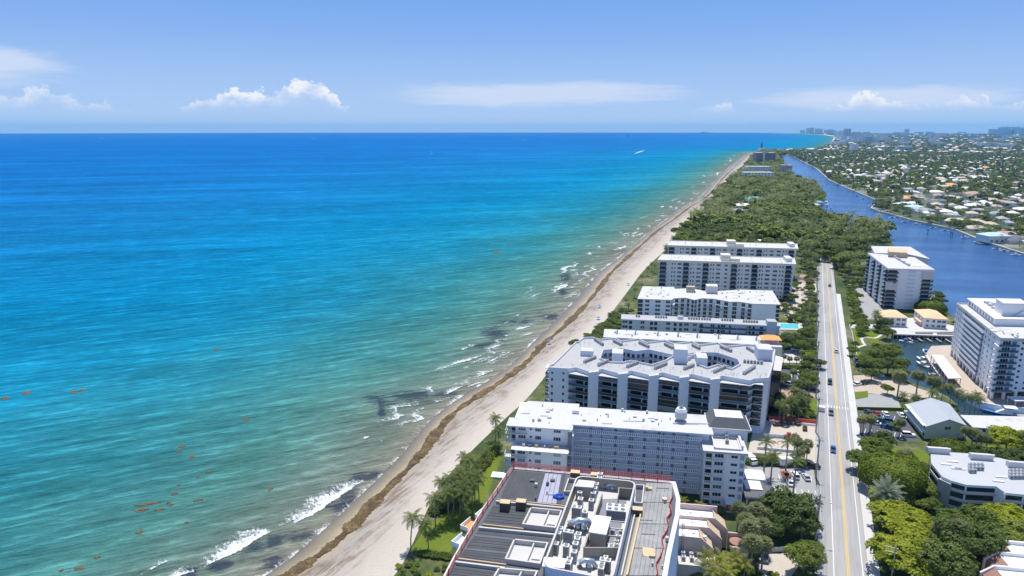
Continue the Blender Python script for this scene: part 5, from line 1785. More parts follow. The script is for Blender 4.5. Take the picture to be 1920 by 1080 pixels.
fg = Frame(73.2, 386.6, EA)
Gb = empty('apartment_block', (*fg.pt(40, 16), ZB), 'white block with a broad white roof and a stepped glazed front', 'building')
ZG = 15.3
gfront = [(0, 0), (19.5, 0.2), (21, 4.6), (28, 7.0), (32.5, 2.6), (37.4, 7.4), (44, 7.2), (52, 1.4), (57.8, 2.4), (64.4, -1.2), (79.7, -.3)]
outG = gfront + [(81.8, 34.5), (63, 34), (47, 27), (40, 27), (33.5, 33), (23, 29.5), (23, 34.6), (3.6, 33.2)]
b = MB(fg); b.prism(offset_poly(outG, -.5), ZB, ZG - .4, 0); b.build('wall', 'white', Gb)
b = MB(fg); b.prism(outG, ZG - .4, ZG, 0, bottom=True); b.build('roof', 'white_roof', Gb)
GH = (ZG - .4 - ZB) / 5
for f in range(5):
 z = ZB + f * GH
 for a_, w_ in ((5.8, 2.4), (11.8, 3.0), (17.6, 2.6)):
  window(Gb, fg, a_, z + .7, w_, 1.5, 2, 'glass_blue' if f % 2 else 'glass', .55)
 for a_, w_ in ((68.4, 1.7), (71.8, 2.6), (75.2, 1.7)):
  window(Gb, fg, a_, z + .7, w_, 1.4, 2, 'glass_blue', -.35 + .55)
 b = MB(fg); b.box(.35, .2, z + .4, 3.1, .6, z + GH - .2, 0); b.box(77.4, -.1, z + .4, 79.3, .4, z + GH - .3, 0); b.build('corner_glazing', 'glass', Gb)
for i in range(1, len(gfront) - 1):
 p, q = gfront[i], gfront[i + 1]
 if i == len(gfront) - 2:
  continue
 fr_ = face_frame(fg.pt(*p), fg.pt(*q))
 L = dist2(p, q)
 for f in range(5):
  z = ZB + f * GH
  nn = 1 if L < 6 else 2
  for k in range(nn):
   window(Gb, fr_, L * (k + .55) / nn, z + .15, min(2.6, L / nn * .55), GH - .35, 2, random.choice(('glass', 'glass_blue', 'glass_brown')), .46)
 if i in (1, 2, 5, 6, 8):
  for f in (3, 4) if i != 8 else (1, 2, 3, 4):
   z = ZB + f * GH
   b = MB(fr_); b.box(L * .15, -1.3, z - .12, L * .95, .4, z + .05, 0); b.build('balcony_slab', 'white_trim', Gb)
b = MB(fg); b.box(41, 20, ZG, 47.6, 26, ZG + 4.6, 0); b.build('lift_house', 'white_trim', Gb)
b = MB(fg); b.box(29.5, 22.5, ZG + .6, 34.5, 25.5, ZG + 3.2, 0); b.build('screen_wall', 'tan', Gb)
for k in range(4):
 x_, y_ = fg.pt(30 + k * 1.4, 20.5)
 ac(AC_GREY, 0, 0, ZG, 'small cooling unit below the tan screen on the broad white roof', 'cooling units on the broad white roof', EA, xy=(x_, y_))
b = MB(fg); b.prism([(15, 3), (20.5, 3), (21, 8), (17, 8.6)], ZG - .1, ZG + .12, 0); b.build('roof_patch', 'blue_wall', Gb)

# =====================================================================================
# H  two long cream towers
# =====================================================================================
def balcony_unit(name):
 b = MB()
 b.box(-2.0, -1.3, -.15, 2.0, .05, .03, 0)
 for s in (-1, 1):
  b.box(s * 1.95 - .04, -1.28, .03, s * 1.95 + .04, .0, 1.02, 1)
 b.box(-2.0, -1.3, .96, 2.0, -1.22, 1.04, 1)
 b.box(-2.0, -1.29, .12, 2.0, -1.25, .96, 3)
 b.box(-1.75, -.06, .05, 1.75, .02, 2.35, 2)
 for k in (-1, 1):
  b.box(k * .6 - .04, -.1, .05, k * .6 + .04, .0, 2.35, 1)
 return b.mesh(name, ['grey_wall', 'rail_dark', 'glass', 'glass_blue'])


BALC = balcony_unit('balcony')


def balcony(parent, fr, s, z, sx=1.0, b_=0.0):
 x, y = fr.pt(s, b_)
 o = ORG[parent.name]
 return link('balcony', BALC, parent, (x - o.x, y - o.y, z - o.z), fr.ang, (sx, 1, 1))


def cream_tower(ox, oy, W, Dp, label, rows_from, sk):
 fr = Frame(ox, oy, EA)
 T = empty('apartment_tower', (*fr.pt(W / 2, Dp / 2), ZB), label, 'building')
 zr = 26.0
 b = MB(fr); b.prism([(1, .9), (W - 1, .9), (W + sk - 1.2, Dp - .5), (sk + .8, Dp - .5)], ZB, zr - .9, 0); b.build('wall', 'cream_pale', T)
 b = MB(fr); b.prism([(0, 0), (W, 0), (W + sk, Dp), (sk, Dp)], zr - .95, zr, 0, 1, bottom=True); b.build('roof', ['cream', 'white_roof'], T)
 b = MB(fr); b.band([(.25, .25), (W - .25, .25), (W + sk - .25, Dp - .25), (sk + .25, Dp - .25)], .4, zr - .2, zr + .4, 0); b.build('parapet', 'cream', T)
 k_ = W / 88.2
 sc_ = 88.2 / 1660 * k_
 fh = (zr - .9 - ZB) / 8
 for f in range(rows_from, 8):
  z = ZB + f * fh
  for x in (500, 740, 1082, 1327, 1725):
   balcony(T, fr, (x - 145) * sc_, z + .15, 1.0, .9)
  balcony(T, fr, 3.8, z + .15, 1.15, .9)
  for x in (330, 362, 562, 595, 803, 835, 1145, 1178, 1390, 1420, 1625, 1660):
   window(T, fr, (x - 145) * sc_, z + .75, .85, 1.45, 1, random.choice(('glass', 'glass', 'glass', 'glass_pale')), .9)
  for x in (420, 655, 894, 1240, 1482, 1569):
   window(T, fr, (x - 145) * sc_, z + .75, 2.75, 1.45, 3, random.choice(('glass', 'glass', 'glass_blue', 'glass_pale')), .9)
  window(T, fr, (988 - 145) * sc_, z + .75, 1.8, 1.35, 2, 'glass', .9)
  fe2 = face_frame(fr.pt(W - 1, .9), fr.pt(W + sk - 1.2, Dp - .5))
  for s_ in (3, 8.5, 14, 18.5):
   window(T, fe2, s_, z + .8, 1.3, 1.3, 1, 'glass', 0)
 mid = W * .49
 b = MB(fr); b.box(mid - 1.5, 5, zr, mid + 4.5, 12.0, zr + 4.0, 0, top=1); b.build('lift_house', ['cream', 'cream'], T)
 b = MB(fr); b.box(mid + 4.5, 4.2, zr, mid + 10.5, 9.0, zr + 2.0, 0); b.box(mid - 1.4, 3.6, zr, mid + 4.0, 4.96, zr + 1.6, 0); b.build('plant_screen', 'cream', T)
 b = MB(fr); b.box(W - 4.6, Dp * .35, zr, W - .8, Dp * .75, zr + 2.6, 0); b.build('stair_head', 'cream_pale', T)
 for k in range(18):
  a_ = random.uniform(3, W - 6)
  if abs(a_ - mid - 3) > 8:
   b_ = random.uniform(3, Dp - 4)
   b = MB(fr); b.box(a_ - .2, b_ - .2, zr, a_ + .2, b_ + .2, zr + .8); b.build('roof_vent', 'cream', T)
 return T


cream_tower(97.6, 449.9, 88.2, 23, 'nearer of the two long cream slab towers with dark balconies', 0, 3.8)
cream_tower(116.7, 508.8, 94.3, 23.5, 'farther of the two long cream slab towers, its lower half hidden', 4, 4.2)

# =====================================================================================
# T1  tower on the waterway, T2 tower by the basin
# =====================================================================================
def poly_px(pts, z):
 return [g2(x, y, z) for x, y in pts]


Z1 = 28.2
P_ = poly_px([(1626.7, 474), (1665, 503), (1753, 505.5), (1715, 482.5)], Z1)
p0 = P_[1]
T1 = empty('apartment_tower', (p0[0] + 12, p0[1] + 20, ZB), 'white tower with stepped balconies standing on the waterway bank', 'building')
fl, fr2 = P_[1], P_[2]
bl_, br_ = P_[0], P_[3]
def q_in(q, f=.04):
 cx, cy_ = sum(p[0] for p in q) / len(q), sum(p[1] for p in q) / len(q)
 return [(p[0] + (cx - p[0]) * f, p[1] + (cy_ - p[1]) * f) for p in q]


main = [fl, fr2, br_, bl_]
b = MB(); b.prism(q_in(main, .035), ZB, Z1 - 1.0, 0); b.build('wall', 'white', T1)
b = MB(); b.prism(main, Z1 - 1.0, Z1, 0, 1, bottom=True); b.build('roof', ['cream_pale', 'white_roof'], T1)
rear = poly_px([(1640, 474), (1700, 476), (1744, 485.5), (1706.7, 462.5), (1633, 461)], Z1)
rear = [rear[0], rear[1], rear[2], rear[3], rear[4]]
b = MB(); b.prism(q_in(rear, .05), ZB, Z1 - 1.05, 0); b.build('wall', 'white', T1)
b = MB(); b.prism(rear, Z1 - 1.05, Z1 - .03, 0, 1, bottom=True); b.build('roof', ['cream_pale', 'white_roof'], T1)
ft = face_frame(q_in(main, .035)[0], q_in(main, .035)[1])
Lt = dist2(q_in(main, .035)[0], q_in(main, .035)[1])
fl_ = face_frame(q_in(main, .035)[3], q_in(main, .035)[0])
Ll = dist2(q_in(main, .035)[3], q_in(main, .035)[0])
TH = (Z1 - 1 - ZB) / 10
mat('stair_panel', (0.66, 0.69, 0.74), 0.6, 0.05)
for f in range(10):
 z = ZB + f * TH
 closed = f in (5, 6)
 if closed:
  b = MB(ft); b.box(-.6, -1.3, z - .1, 5.8, .05, z + TH - .15, 0); b.build('enclosed_balcony', 'white_trim', T1)
  if f == 6:
   window(T1, ft, 4.0, z + 1.6, 2.2, 1.1, 2, 'glass', -1.3)
 else:
  x_ = balcony(T1, ft, 2.8, z + .1, 1.5)
 if f < 8:
  balcony(T1, ft, Lt - 3.2, z + .1, 1.4)
 b = MB(ft); b.box(Lt * .45, -.18, z + .9, Lt * .62, .05, z + TH - .2, 0); b.build('stair_panel', 'stair_panel', T1)
 for k in range(7):
  s_ = 3.5 + k * (Ll - 6) / 6
  if k % 2 == 0:
   balcony(T1, fl_, s_, z + .1, 1.15)
  else:
   window(T1, fl_, s_, z + .8, 1.9, 1.3, 2, random.choice(('glass', 'glass_blue')), 0)
 if f < 9:
  fr_ = face_frame(q_in(main, .035)[1], q_in(main, .035)[2])
  for k in range(5):
   balcony(T1, fr_, 4 + k * 9.0, z + .1, 1.2)
b = MB(ft); b.box(Lt - 6.2, -1.35, Z1 - 6.2, Lt + .3, .05, Z1 - 1.02, 0); b.build('blank_panel', 'white_trim', T1)
sc_px = poly_px([(1665, 482), (1700, 484), (1701, 476), (1664, 474)], Z1)
b = MB(); b.prism(sc_px, Z1, Z1 + 3.6, 0); b.build('plant_screen', 'tan', T1)
for k in range(12):
 p = G(1672 + k * 2.9, 480 + k * 1.7, Z1)
 b = MB(Frame(p.x, p.y, .3)); b.box(-.6, -.6, Z1, .6, .6, Z1 + .9 + (k % 3) * .3); b.build('roof_machine', 'metal', T1)
b = MB(); b.prism(poly_px([(1710, 500), (1728, 500.5), (1727, 497.5), (1709, 497)], Z1), Z1 - .1, Z1 + .4, 0); b.build('roof_hatch', 'white', T1)

Z2 = 28.5
k0 = g2(1876, 637, Z2)
dirl = Vector((18.8, 58.0)).normalized()
dirf = Vector((1.0, -.08)).normalized()
p00 = Vector(k0)
p_far = p00 + dirl * 61
main2 = [tuple(p00), tuple(p00 + dirf * 26), tuple(p_far + dirf * 26), tuple(p_far)]
T2 = empty('apartment_tower', (p00.x + 14, p00.y + 30, ZB), 'big white tower with open galleries above the paved plaza and basin', 'building')
inn = q_in(main2, .03)
b = MB(); b.prism(inn, ZB + 3.6, Z2 - .5, 0); b.build('wall', 'white', T2)
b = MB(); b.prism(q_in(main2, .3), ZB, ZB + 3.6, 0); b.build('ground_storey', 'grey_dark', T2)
b = MB(); b.prism(main2, Z2 - .5, Z2, 0, bottom=True); b.build('roof', 'white_roof', T2)
b = MB(); b.band(q_in(main2, .015), .3, Z2, Z2 + .7, 0); b.build('parapet', 'white_trim', T2)
f2l = face_frame(inn[3], inn[0])
L2 = dist2(inn[3], inn[0])
f2f = face_frame(inn[0], inn[1])
H2 = (Z2 - .5 - ZB - 3.6) / 9
for f in range(9):
 z = ZB + 3.6 + f * H2
 # gallery side
 b = MB(f2l); b.box(L2 * .20, -.9, z - .15, L2 * .68, .05, z + .02, 0); b.build('gallery_slab', 'white_trim', T2)
 b = MB(f2l); b.box(L2 * .20, -.9, z + .02, L2 * .68, -.78, z + 1.0, 0); b.build('gallery_wall', 'white', T2)
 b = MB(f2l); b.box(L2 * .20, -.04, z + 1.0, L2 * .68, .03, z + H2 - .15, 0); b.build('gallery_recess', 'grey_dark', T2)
 for s_ in (.025, .07, .12, .165, .72, .80, .88):
  window(T2, f2l, L2 * s_, z + 1.0, .9, 1.0, 1, 'glass', 0)
 b = MB(f2l); b.box(L2 * .93, -.9, z - .12, L2 + .6, .05, z + .02, 0); b.build('balcony_slab', 'white_trim', T2)
 b = MB(f2l); b.box(-2.2, .2, z - .12, .1, 3.8, z + .02, 0); b.box(-2.2, .2, z + .9, -2.1, 3.8, z + 1.0, 0); b.build('balcony_slab', 'white_trim', T2)
 # front
 b = MB(f2f); b.box(-.9, -1.2, z - .15, 7.0, .05, z + .03, 0); b.build('balcony_slab', 'white_trim', T2)
 b = MB(f2f); b.box(-.9, -1.2, z + .1, 7.0, -1.14, z + 1.02, 0); b.build('glass_balustrade', 'glass_blue', T2)
 window(T2, f2f, 2.6, z + .1, 3.2, 2.1, 3, 'glass', 0)
 window(T2, f2f, 5.6, z + .1, 1.8, 2.1, 1, 'glass_pale', 0)
 for s_ in (9.0, 12.0, 16.0, 19.5):
  window(T2, f2f, s_, z + 1.0, 1.0, 1.0, 1, 'glass', 0)
for k in range(12):
 f_ = (k + .5) / 12
 b = MB(f2l); b.box(L2 * k / 12, -.05, ZB, L2 * k / 12 + .9, .9, ZB + 3.7, 0)
 b.build('column', 'white', T2)
 # arched head between the columns
 b = MB(f2l)
 x0, x1 = L2 * k / 12 + .9, L2 * (k + 1) / 12
 for i in range(8):
  t0, t1 = i / 8, (i + 1) / 8
  h0, h1 = 3.6 - 1.3 * (abs(2 * t0 - 1) ** 2.2), 3.6 - 1.3 * (abs(2 * t1 - 1) ** 2.2)
  b.face([(x0 + (x1 - x0) * t0, -.04, ZB + h0 - .25), (x0 + (x1 - x0) * t1, -.04, ZB + h1 - .25), (x0 + (x1 - x0) * t1, -.04, ZB + 3.7), (x0 + (x1 - x0) * t0, -.04, ZB + 3.7)])
 b.build('arch', 'white', T2)
for k in range(6):
 b = MB(f2f); b.box(k * 4.6, -.05, ZB, k * 4.6 + .9, .85, ZB + 3.7, 0); b.build('column', 'white', T2)
pent = [tuple(p00 + dirl * 22 + dirf * 5.0), tuple(p00 + dirl * 22 + dirf * 22), tuple(p_far + dirf * 22 - dirl * 1.5), tuple(p_far + dirf * 5.0 - dirl * 1.5)]
b = MB(); b.prism(pent, Z2, Z2 + 2.9, 0); b.build('penthouse', 'white', T2)
b = MB(); b.prism(offset_poly(pent, .8), Z2 + 2.9, Z2 + 3.25, 0, bottom=True); b.build('penthouse_roof', 'white_trim', T2)
fpn = face_frame(pent[3], pent[0])
for k in range(9):
 window(T2, fpn, 2.4 + k * 3.9, Z2 + .4, 1.7, 1.9, 2, 'glass_blue', -.02)
lh = [tuple(p00 + dirl * 27 + dirf * 9), tuple(p00 + dirl * 27 + dirf * 19), tuple(p00 + dirl * 36 + dirf * 19), tuple(p00 + dirl * 36 + dirf * 9)]
b = MB(); b.prism(lh, Z2 + 3.2, Z2 + 8.6, 0); b.build('lift_house', 'white', T2)
b = MB(); b.prism(offset_poly(lh, .25), Z2 + 8.6, Z2 + 8.9, 0); b.build('lift_house_roof', 'white_trim', T2)
lf = face_frame(lh[0], lh[1])
b = MB(lf); b.tube([(4.5, -.8, Z2 + 3.3), (9.2, -.8, Z2 + 6.2)], .12, .12, 5); b.tube([(4.5, -.3, Z2 + 3.3), (9.2, -.3, Z2 + 6.2)], .12, .12, 5); b.build('roof_stair', 'metal', T2)
for k in range(5):
 p = p00 + dirl * (50 - k * 2.6) + dirf * (10 + (k % 2) * 2)
 b = MB(Frame(p.x, p.y, .2)); b.box(-.8, -.8, Z2 + 3.2, .8, .8, Z2 + 4.3); b.build('roof_machine', 'metal', T2)

# =====================================================================================
# boat shed, peach houses, gable block, white roofed block, balcony apartments, corner houses
# =====================================================================================
sh_ = poly_px([(1746, 665), (1768, 666), (1803, 709), (1778, 709.5)], 6.4)
S = empty('boat_canopy', (*sh_[3], ZB), 'long white roofed canopy along the basin dock', 'canopy')
b = MB(); b.prism(sh_[::-1], 6.1, 6.4, 0, bottom=True); b.build('roof', 'white_trim', S)
for f_ in np.linspace(0.03, .97, 7):
 for e0, e1 in ((sh_[0], sh_[3]), (sh_[1], sh_[2])):
  x_, y_ = lerp2(e0, e1, float(f_))
  b = MB(); b.box(x_ - .12, y_ - .12, ZB, x_ + .12, y_ + .12, 6.1); b.build('post', 'white_trim', S)
b = MB(); b.prism([lerp2(sh_[i], lerp2(sh_[0], sh_[2], .5), .12) for i in range(4)][::-1], ZB - .05, ZB + .04, 0); b.build('deck', 'brown_wall', S)

def peach_house(eaves, z, h, label):
 q = poly_px(eaves, z)
 o = empty('house', (*q[0], ZB), label, 'house')
 b = MB(); b.prism(q_in(q, .07), ZB, z, 0); b.build('wall', 'cream_pale', o)
 b = MB(); hip_roof(b, q, z - .05, h, .33); b.face([(*p, z - .1) for p in q[::-1]]); b.build('roof', 'peach_tile', o)
 qi_ = q_in(q, .07)
 fr = face_frame(qi_[0], qi_[1])
 L = dist2(qi_[0], qi_[1])
 for f in range(2):
  for s_ in (.15, .42, .66, .87):
   window(o, fr, L * s_, ZB + .7 + f * 2.7, 2.0 if s_ > .5 else 1.4, 1.4, 2, 'glass_blue', 0)
 fr = face_frame(qi_[3], qi_[0])
 L = dist2(qi_[3], qi_[0])
 for f in range(2):
  for s_ in (.2, .5, .8):
   window(o, fr, L * s_, ZB + .8 + f * 2.7, 1.3, 1.3, 2, 'glass_blue', 0)
 b = MB(fr); b.box(L * .3, -1.6, ZB + 2.5, L * .9, .05, ZB + 2.8); b.build('awning', 'peach_tile', o)
 return o


peach_house([(1653, 594.5), (1704, 596), (1680, 581), (1644, 583)], 8.0, 2.0, 'smaller house with a peach tiled hip roof above the dock')
peach_house([(1733, 596), (1779, 599), (1756, 582), (1713, 580)], 8.4, 2.3, 'larger pale house with a peach tiled hip roof above the dock')

# gable-ended green block
gz = 7.6
ge = {'fl': (1736, 800), 'fr': (1813, 798), 'bl': (1700, 758), 'br': (1780, 757)}
gl_ = {k: g2(*v, gz) for k, v in ge.items()}
ridge_f, ridge_b = g2(1786, 791, gz + 2.6), g2(1747, 749, gz + 2.6)
GB = empty('apartment_house', (*gl_['fl'], ZB), 'pale green two storey block with a grey shingled gable roof', 'building')
q = [gl_['fl'], gl_['fr'], gl_['br'], gl_['bl']]
qi_ = q_in(q, .06)
b = MB(); b.prism(qi_, ZB, gz - .1, 0)
mf = lerp2(qi_[0], qi_[1], .55)
b.face([(*qi_[0], gz - .1), (*qi_[1], gz - .1), (*lerp2(qi_[0], qi_[1], .55), gz + 2.3)], 0)
b.build('wall', 'green_wall', GB)
b = MB()
rf_, rb_ = lerp2(q[0], q[1], .55), lerp2(q[3], q[2], .55)
b.face([(*q[0], gz), (*rf_, gz + 2.6), (*rb_, gz + 2.6), (*q[3], gz)], 0)
b.face([(*rf_, gz + 2.6), (*q[1], gz), (*q[2], gz), (*rb_, gz + 2.6)], 0)
b.face([(*q[3], gz), (*rb_, gz + 2.6), (*q[2], gz)], 0)
b.build('roof', 'shingle_grey', GB)
b = MB(); b.band([q[0], rf_], .3, gz - .3, gz - .02, 0, closed=False); b.build('bargeboard', 'white_trim', GB) if False else None
fgf = face_frame(qi_[0], qi_[1])
Lg = dist2(qi_[0], qi_[1])
window(GB, fgf, Lg * .56, ZB + 3.4, 2.6, 1.3, 2, 'glass_blue', 0)
window(GB, fgf, Lg * .54, ZB + .8, 3.0, 1.2, 3, 'glass_pale', 0)
window(GB, fgf, Lg * .86, ZB + .8, 1.3, 1.2, 1, 'glass_pale', 0)
fgs = face_frame(qi_[3], qi_[0])
Ls = dist2(qi_[3], qi_[0])
for f in range(2):
 for k in range(7):
  window(GB, fgs, Ls * (k + .5) / 7, ZB + .6 + f * 2.6, 1.5, 1.5, 2, 'glass', 0)
 b = MB(fgs); b.box(0, -1.3, ZB + 2.5 + f * 2.55, Ls, .02, ZB + 2.65 + f * 2.55); b.build('walkway_slab', 'grey_wall', GB)

# white flat-roofed wing to its right
wz = 7.4
wq_ = poly_px([(1824, 801), (2010, 815), (2000, 783), (1800, 778)], wz)
WB = empty('apartment_house', (*wq_[0], ZB), 'long two storey block with a flat bright white roof', 'building')
b = MB(); b.prism(q_in(wq_, .05), ZB, wz - .3, 0); b.build('wall', 'blue_wall', WB)
b = MB(); b.prism(wq_, wz - .3, wz, 0, bottom=True); b.build('roof', 'white_roof', WB)
qi_ = q_in(wq_, .05)
fw_ = face_frame(qi_[0], qi_[1])
for f in range(2):
 for k in range(7):
  window(WB, fw_, 3 + k * 3.4, ZB + .8 + f * 2.4, 1.3, 1.3, 1, 'glass' if k % 2 else 'glass_blue', 0)
b = MB(fw_); b.box(0, -1.1, ZB + 2.3, 26, .02, ZB + 2.45); b.build('walkway_slab', 'white_trim', WB)

# three storey balcony apartments
az_ = 11.0
aq = poly_px([(1746, 868), (1766, 893), (1783, 901), (1812, 909), (1868, 912), (1885, 924), (1990, 934), (2010, 890), (1925, 869), (1900, 865), (1872, 858), (1845, 858), (1815, 850), (1768, 847), (1745, 850)], az_)
AB = empty('apartment_house', (*aq[3], ZB), 'three storey grey white apartments with ribbon balconies among big trees', 'building')
mat('pale_roof', (0.42, 0.43, 0.44), 0.8, 0.08, 0.1, fine=0.05)
b = MB(); b.prism(q_in(aq, .05), ZB, az_ - .6, 0); b.build('wall', 'white', AB)
b = MB(); b.prism(aq, az_ - .7, az_, 0, 1, bottom=True); b.build('roof', ['white', 'pale_roof'], AB)
for (i, j) in ((2, 3), (3, 4), (5, 6), (0, 1)):
 fr = face_frame(aq[i], aq[j])
 L = dist2(aq[i], aq[j])
 for f in range(3):
  z = ZB + f * 2.75
  b = MB(fr); b.box(.2, .02, z + .95, L - .2, .5, z + 2.35, 0); b.build('balcony_opening', 'glass', AB)
  b = MB(fr); b.box(-.1, -.12, z + .1, L + .1, .5, z + .95, 0); b.build('balcony_wall', 'white_trim', AB)
  nb = max(1, int(L / 4.5))
  for k in range(nb + 1):
   b = MB(fr); b.box(L * k / nb - .2, -.02, z + .9, L * k / nb + .2, .4, z + 2.6, 0); b.build('mullion', 'white', AB)
st = [aq[1], lerp2(aq[1], aq[2], 1.0)]
fr = face_frame(aq[1], aq[2])
L = dist2(aq[1], aq[2])
b = MB(fr); b.box(-.6, -.6, ZB, L + .3, 1.5, az_ - .9, 0); b.build('stone_pier', 'stone_wall', AB)
for (x, y) in ((1758, 845), (1839, 857), (1910, 872)):
 p = G(x, y, az_ + .6)
 fr = Frame(p.x, p.y, EA)
 b = MB(fr)
 b.box(-3.2, -.9, az_ - .3, 3.2, .9, az_ + 1.5, 0)
 b.tube([(-3.4, -.6, az_ + 1.5), (3.4, -.6, az_ + 1.5)], .55, .55, 8)
 b.build('roof_hood', 'white_trim', AB)
for (x, y, n) in ((1829, 882, 10), (1905, 893, 12)):
 for k in range(n):
  p = G(x - 10 + (k % 4) * 7, y - 6 + (k // 4) * 5, az_)
  ac(AC_GREY, 0, 0, az_, 'grey cooling unit in a cluster on the balcony apartments roof', 'cooling units on the balcony apartments', EA, xy=(p.x, p.y))
for (x, y) in ((1793, 879), (1773, 871), (1800, 880), (1877, 895), (1872, 903), (1786, 866)):
 p = G(x, y, az_)
 b = MB(Frame(p.x, p.y, EA)); b.box(-1.5, -.4, az_, 1.5, .4, az_ + .3); b.build('skylight', 'metal_white', AB)

# stepped houses in the lower right corner
cz = 9.5
CH = empty('town_houses', (*g2(1880, 1070, cz), ZB), 'stepped flat roofed town houses with sloping brown tiled fronts', 'building')
for k, (x, y) in enumerate(((1880, 1013), (1872, 1034), (1866, 1060), (1858, 1092))):
 z = cz
 p = g2(x, y, z)
 fr = Frame(*p, EA)
 b = MB(fr)
 b.box(-.2, -.25, ZB, 16, .25, z, 0)
 b.face([(-.2, -.25, z), (-.2, .25, z), (-3.0, .25, z - 2.2), (-3.0, -.25, z - 2.2)])
 b.face([(-.2, -.25, z), (-3.0, -.25, z - 2.2), (-3.0, -.25, ZB), (-.2, -.25, ZB)])
 b.face([(-.2, .25, ZB), (-3.0, .25, ZB), (-3.0, .25, z - 2.2), (-.2, .25, z)])
 b.face([(-3.0, -.25, ZB), (-3.0, -.25, z - 2.2), (-3.0, .25, z - 2.2), (-3.0, .25, ZB)])
 b.build('party_wall', 'cream_pale', CH)
 b = MB(fr); b.box(0, -5.4, ZB, 16, -.26, z - .9, 0, top=1); b.build('house_body', ['cream_pale', 'white'], CH)
 b = MB(fr); b.face([(-.1, -.3, z - .35), (-2.6, -.3, z - 2.5), (-2.6, -5.3, z - 2.5), (-.1, -5.3, z - .35)]); b.face([(-2.6, -.3, z - 2.5), (-2.6, -.3, ZB), (-2.6, -5.3, ZB), (-2.6, -5.3, z - 2.5)]); b.build('tiled_front', 'red_tile', CH)

# scattered vents, curbs and small units on the big flat roofs
def clutter(T, fr, a0, a1, b0_, b1, z, n, m_='metal'):
 for k in range(n):
  a_, b_ = random.uniform(a0, a1), random.uniform(b0_, b1)
  b = MB(fr)
  t_ = k % 4
  if t_ == 0:
   b.cyl(a_, b_, z, z + .7, .22, 8)
  elif t_ == 1:
   b.box(a_ - .6, b_ - .5, z, a_ + .6, b_ + .5, z + .45)
  elif t_ == 2:
   b.tube([(a_ - 1.6, b_, z + .15), (a_ + 1.6, b_ + .3, z + .15)], .1, .1, 5)
  else:
   b.box(a_ - .35, b_ - .35, z, a_ + .35, b_ + .35, z + .9)
  b.build('roof_vent', m_ if k % 3 else 'concrete', T)


clutter(C, fc, 4, 19, 4, 18, ZC, 10)
clutter(C, fc, 22, 58, 6, 17, ZC, 20)
clutter(Gb, fg, 4, 20, 4, 30, ZG, 14)
clutter(Gb, fg, 50, 78, 5, 32, ZG, 22)
clutter(Eb, fe_, 3, 68, 2, 12, 19.0, 14)
fr_ = Frame(*p00, math.atan2(dirf.y, dirf.x))
clutter(T2, fr_, 4, 20, 3, 18, Z2, 10)
clutter(A, fa, 2, 12, -20, -3, ZA + .12, 8, 'membrane_mid')
clutter(A, fa, 35, 41, -38, -4, ZA + .12, 12, 'plywood')
# ------------------------------------------------------------------ foliage as arrays
def leaf_quads(C, N, size, rng, aspect=.62):
 """rhombic leaf clumps at points C facing N"""
 n = len(C)
 up = rng.normal(size=(n, 3))
 T = np.cross(N, up)
 T /= np.linalg.norm(T, axis=1)[:, None] + 1e-9
 B = np.cross(N, T)
 s = (size * (0.65 + 0.7 * rng.random(n)))[:, None]
 V = np.stack([C - T * s, C - B * s * aspect, C + T * s, C + B * s * aspect], 1).reshape(-1, 3)
 Q = np.arange(4 * n).reshape(n, 4)
 return V, Q


def crown_arrays(rad, hgt, n, size, seed, lobes=9, squash=.75, z0=0.0, spread=.62, shell=.55, up=.35):
 """lumpy crown: leaf clumps over and inside several lobes; z0 is the height of its middle"""
 rng = np.random.default_rng(seed)
 L = []
 for k in range(lobes):
  a = 2 * math.pi * (k + rng.random() * .7) / max(1, lobes - 1)
  r = rad * spread * (0.6 + .65 * rng.random()) if k else 0.0
  L.append((r * math.cos(a), r * math.sin(a), (rng.random() - .45) * hgt * .35 + (hgt * .18 if k == 0 else 0), rad * (.28 + .28 * rng.random()) * (1.25 if k == 0 else 1)))
 L = np.array(L)
 pick = rng.choice(len(L), n, p=L[:, 3] ** 2 / (L[:, 3] ** 2).sum())
 d = rng.normal(size=(n, 3))
 d /= np.linalg.norm(d, axis=1)[:, None]
 d[:, 2] = np.where(d[:, 2] < -.35, -d[:, 2], d[:, 2])
 d /= np.linalg.norm(d, axis=1)[:, None]
 r = L[pick, 3] * (shell + (1 - shell) * rng.random(n) ** .5) * (0.92 + .16 * rng.random(n))
 C = L[pick, :3] + d * r[:, None] * np.array([1, 1, squash])
 hole = np.sin(C[:, 0] * 7.5 / rad + seed) * np.sin(C[:, 1] * 7.9 / rad + 1.3 * seed) * np.sin(C[:, 2] * 9.0 / rad + .7 * seed)
 k_ = hole > -.16 - .12 * rng.random(n)
 C, d, n = C[k_], d[k_], int(k_.sum())
 C[:, 2] += z0
 N = d + rng.normal(size=(n, 3)) * .45 + np.array([0, 0, up])
 N /= np.linalg.norm(N, axis=1)[:, None]
 return leaf_quads(C, N, size, rng)


def dome_arrays(rad, hgt, n, size, seed, z0):
 """clipped dome: an even close shell"""
 rng = np.random.default_rng(seed)
 d = rng.normal(size=(n, 3))
 d[:, 2] = np.abs(d[:, 2]) * 1.0 - .25
 d /= np.linalg.norm(d, axis=1)[:, None]
 p = np.sign(d) * np.abs(d) ** .82
 C = p * np.array([rad, rad, hgt]) * (.9 + .12 * rng.random((n, 1)))
 bump = 1 + .05 * np.sin(d[:, :1] * 9 + 1) * np.cos(d[:, 1:2] * 8)
 C *= bump
 C[:, 2] += z0
 N = d + rng.normal(size=(n, 3)) * .35
 N /= np.linalg.norm(N, axis=1)[:, None]
 return leaf_quads(C, N, size, rng)


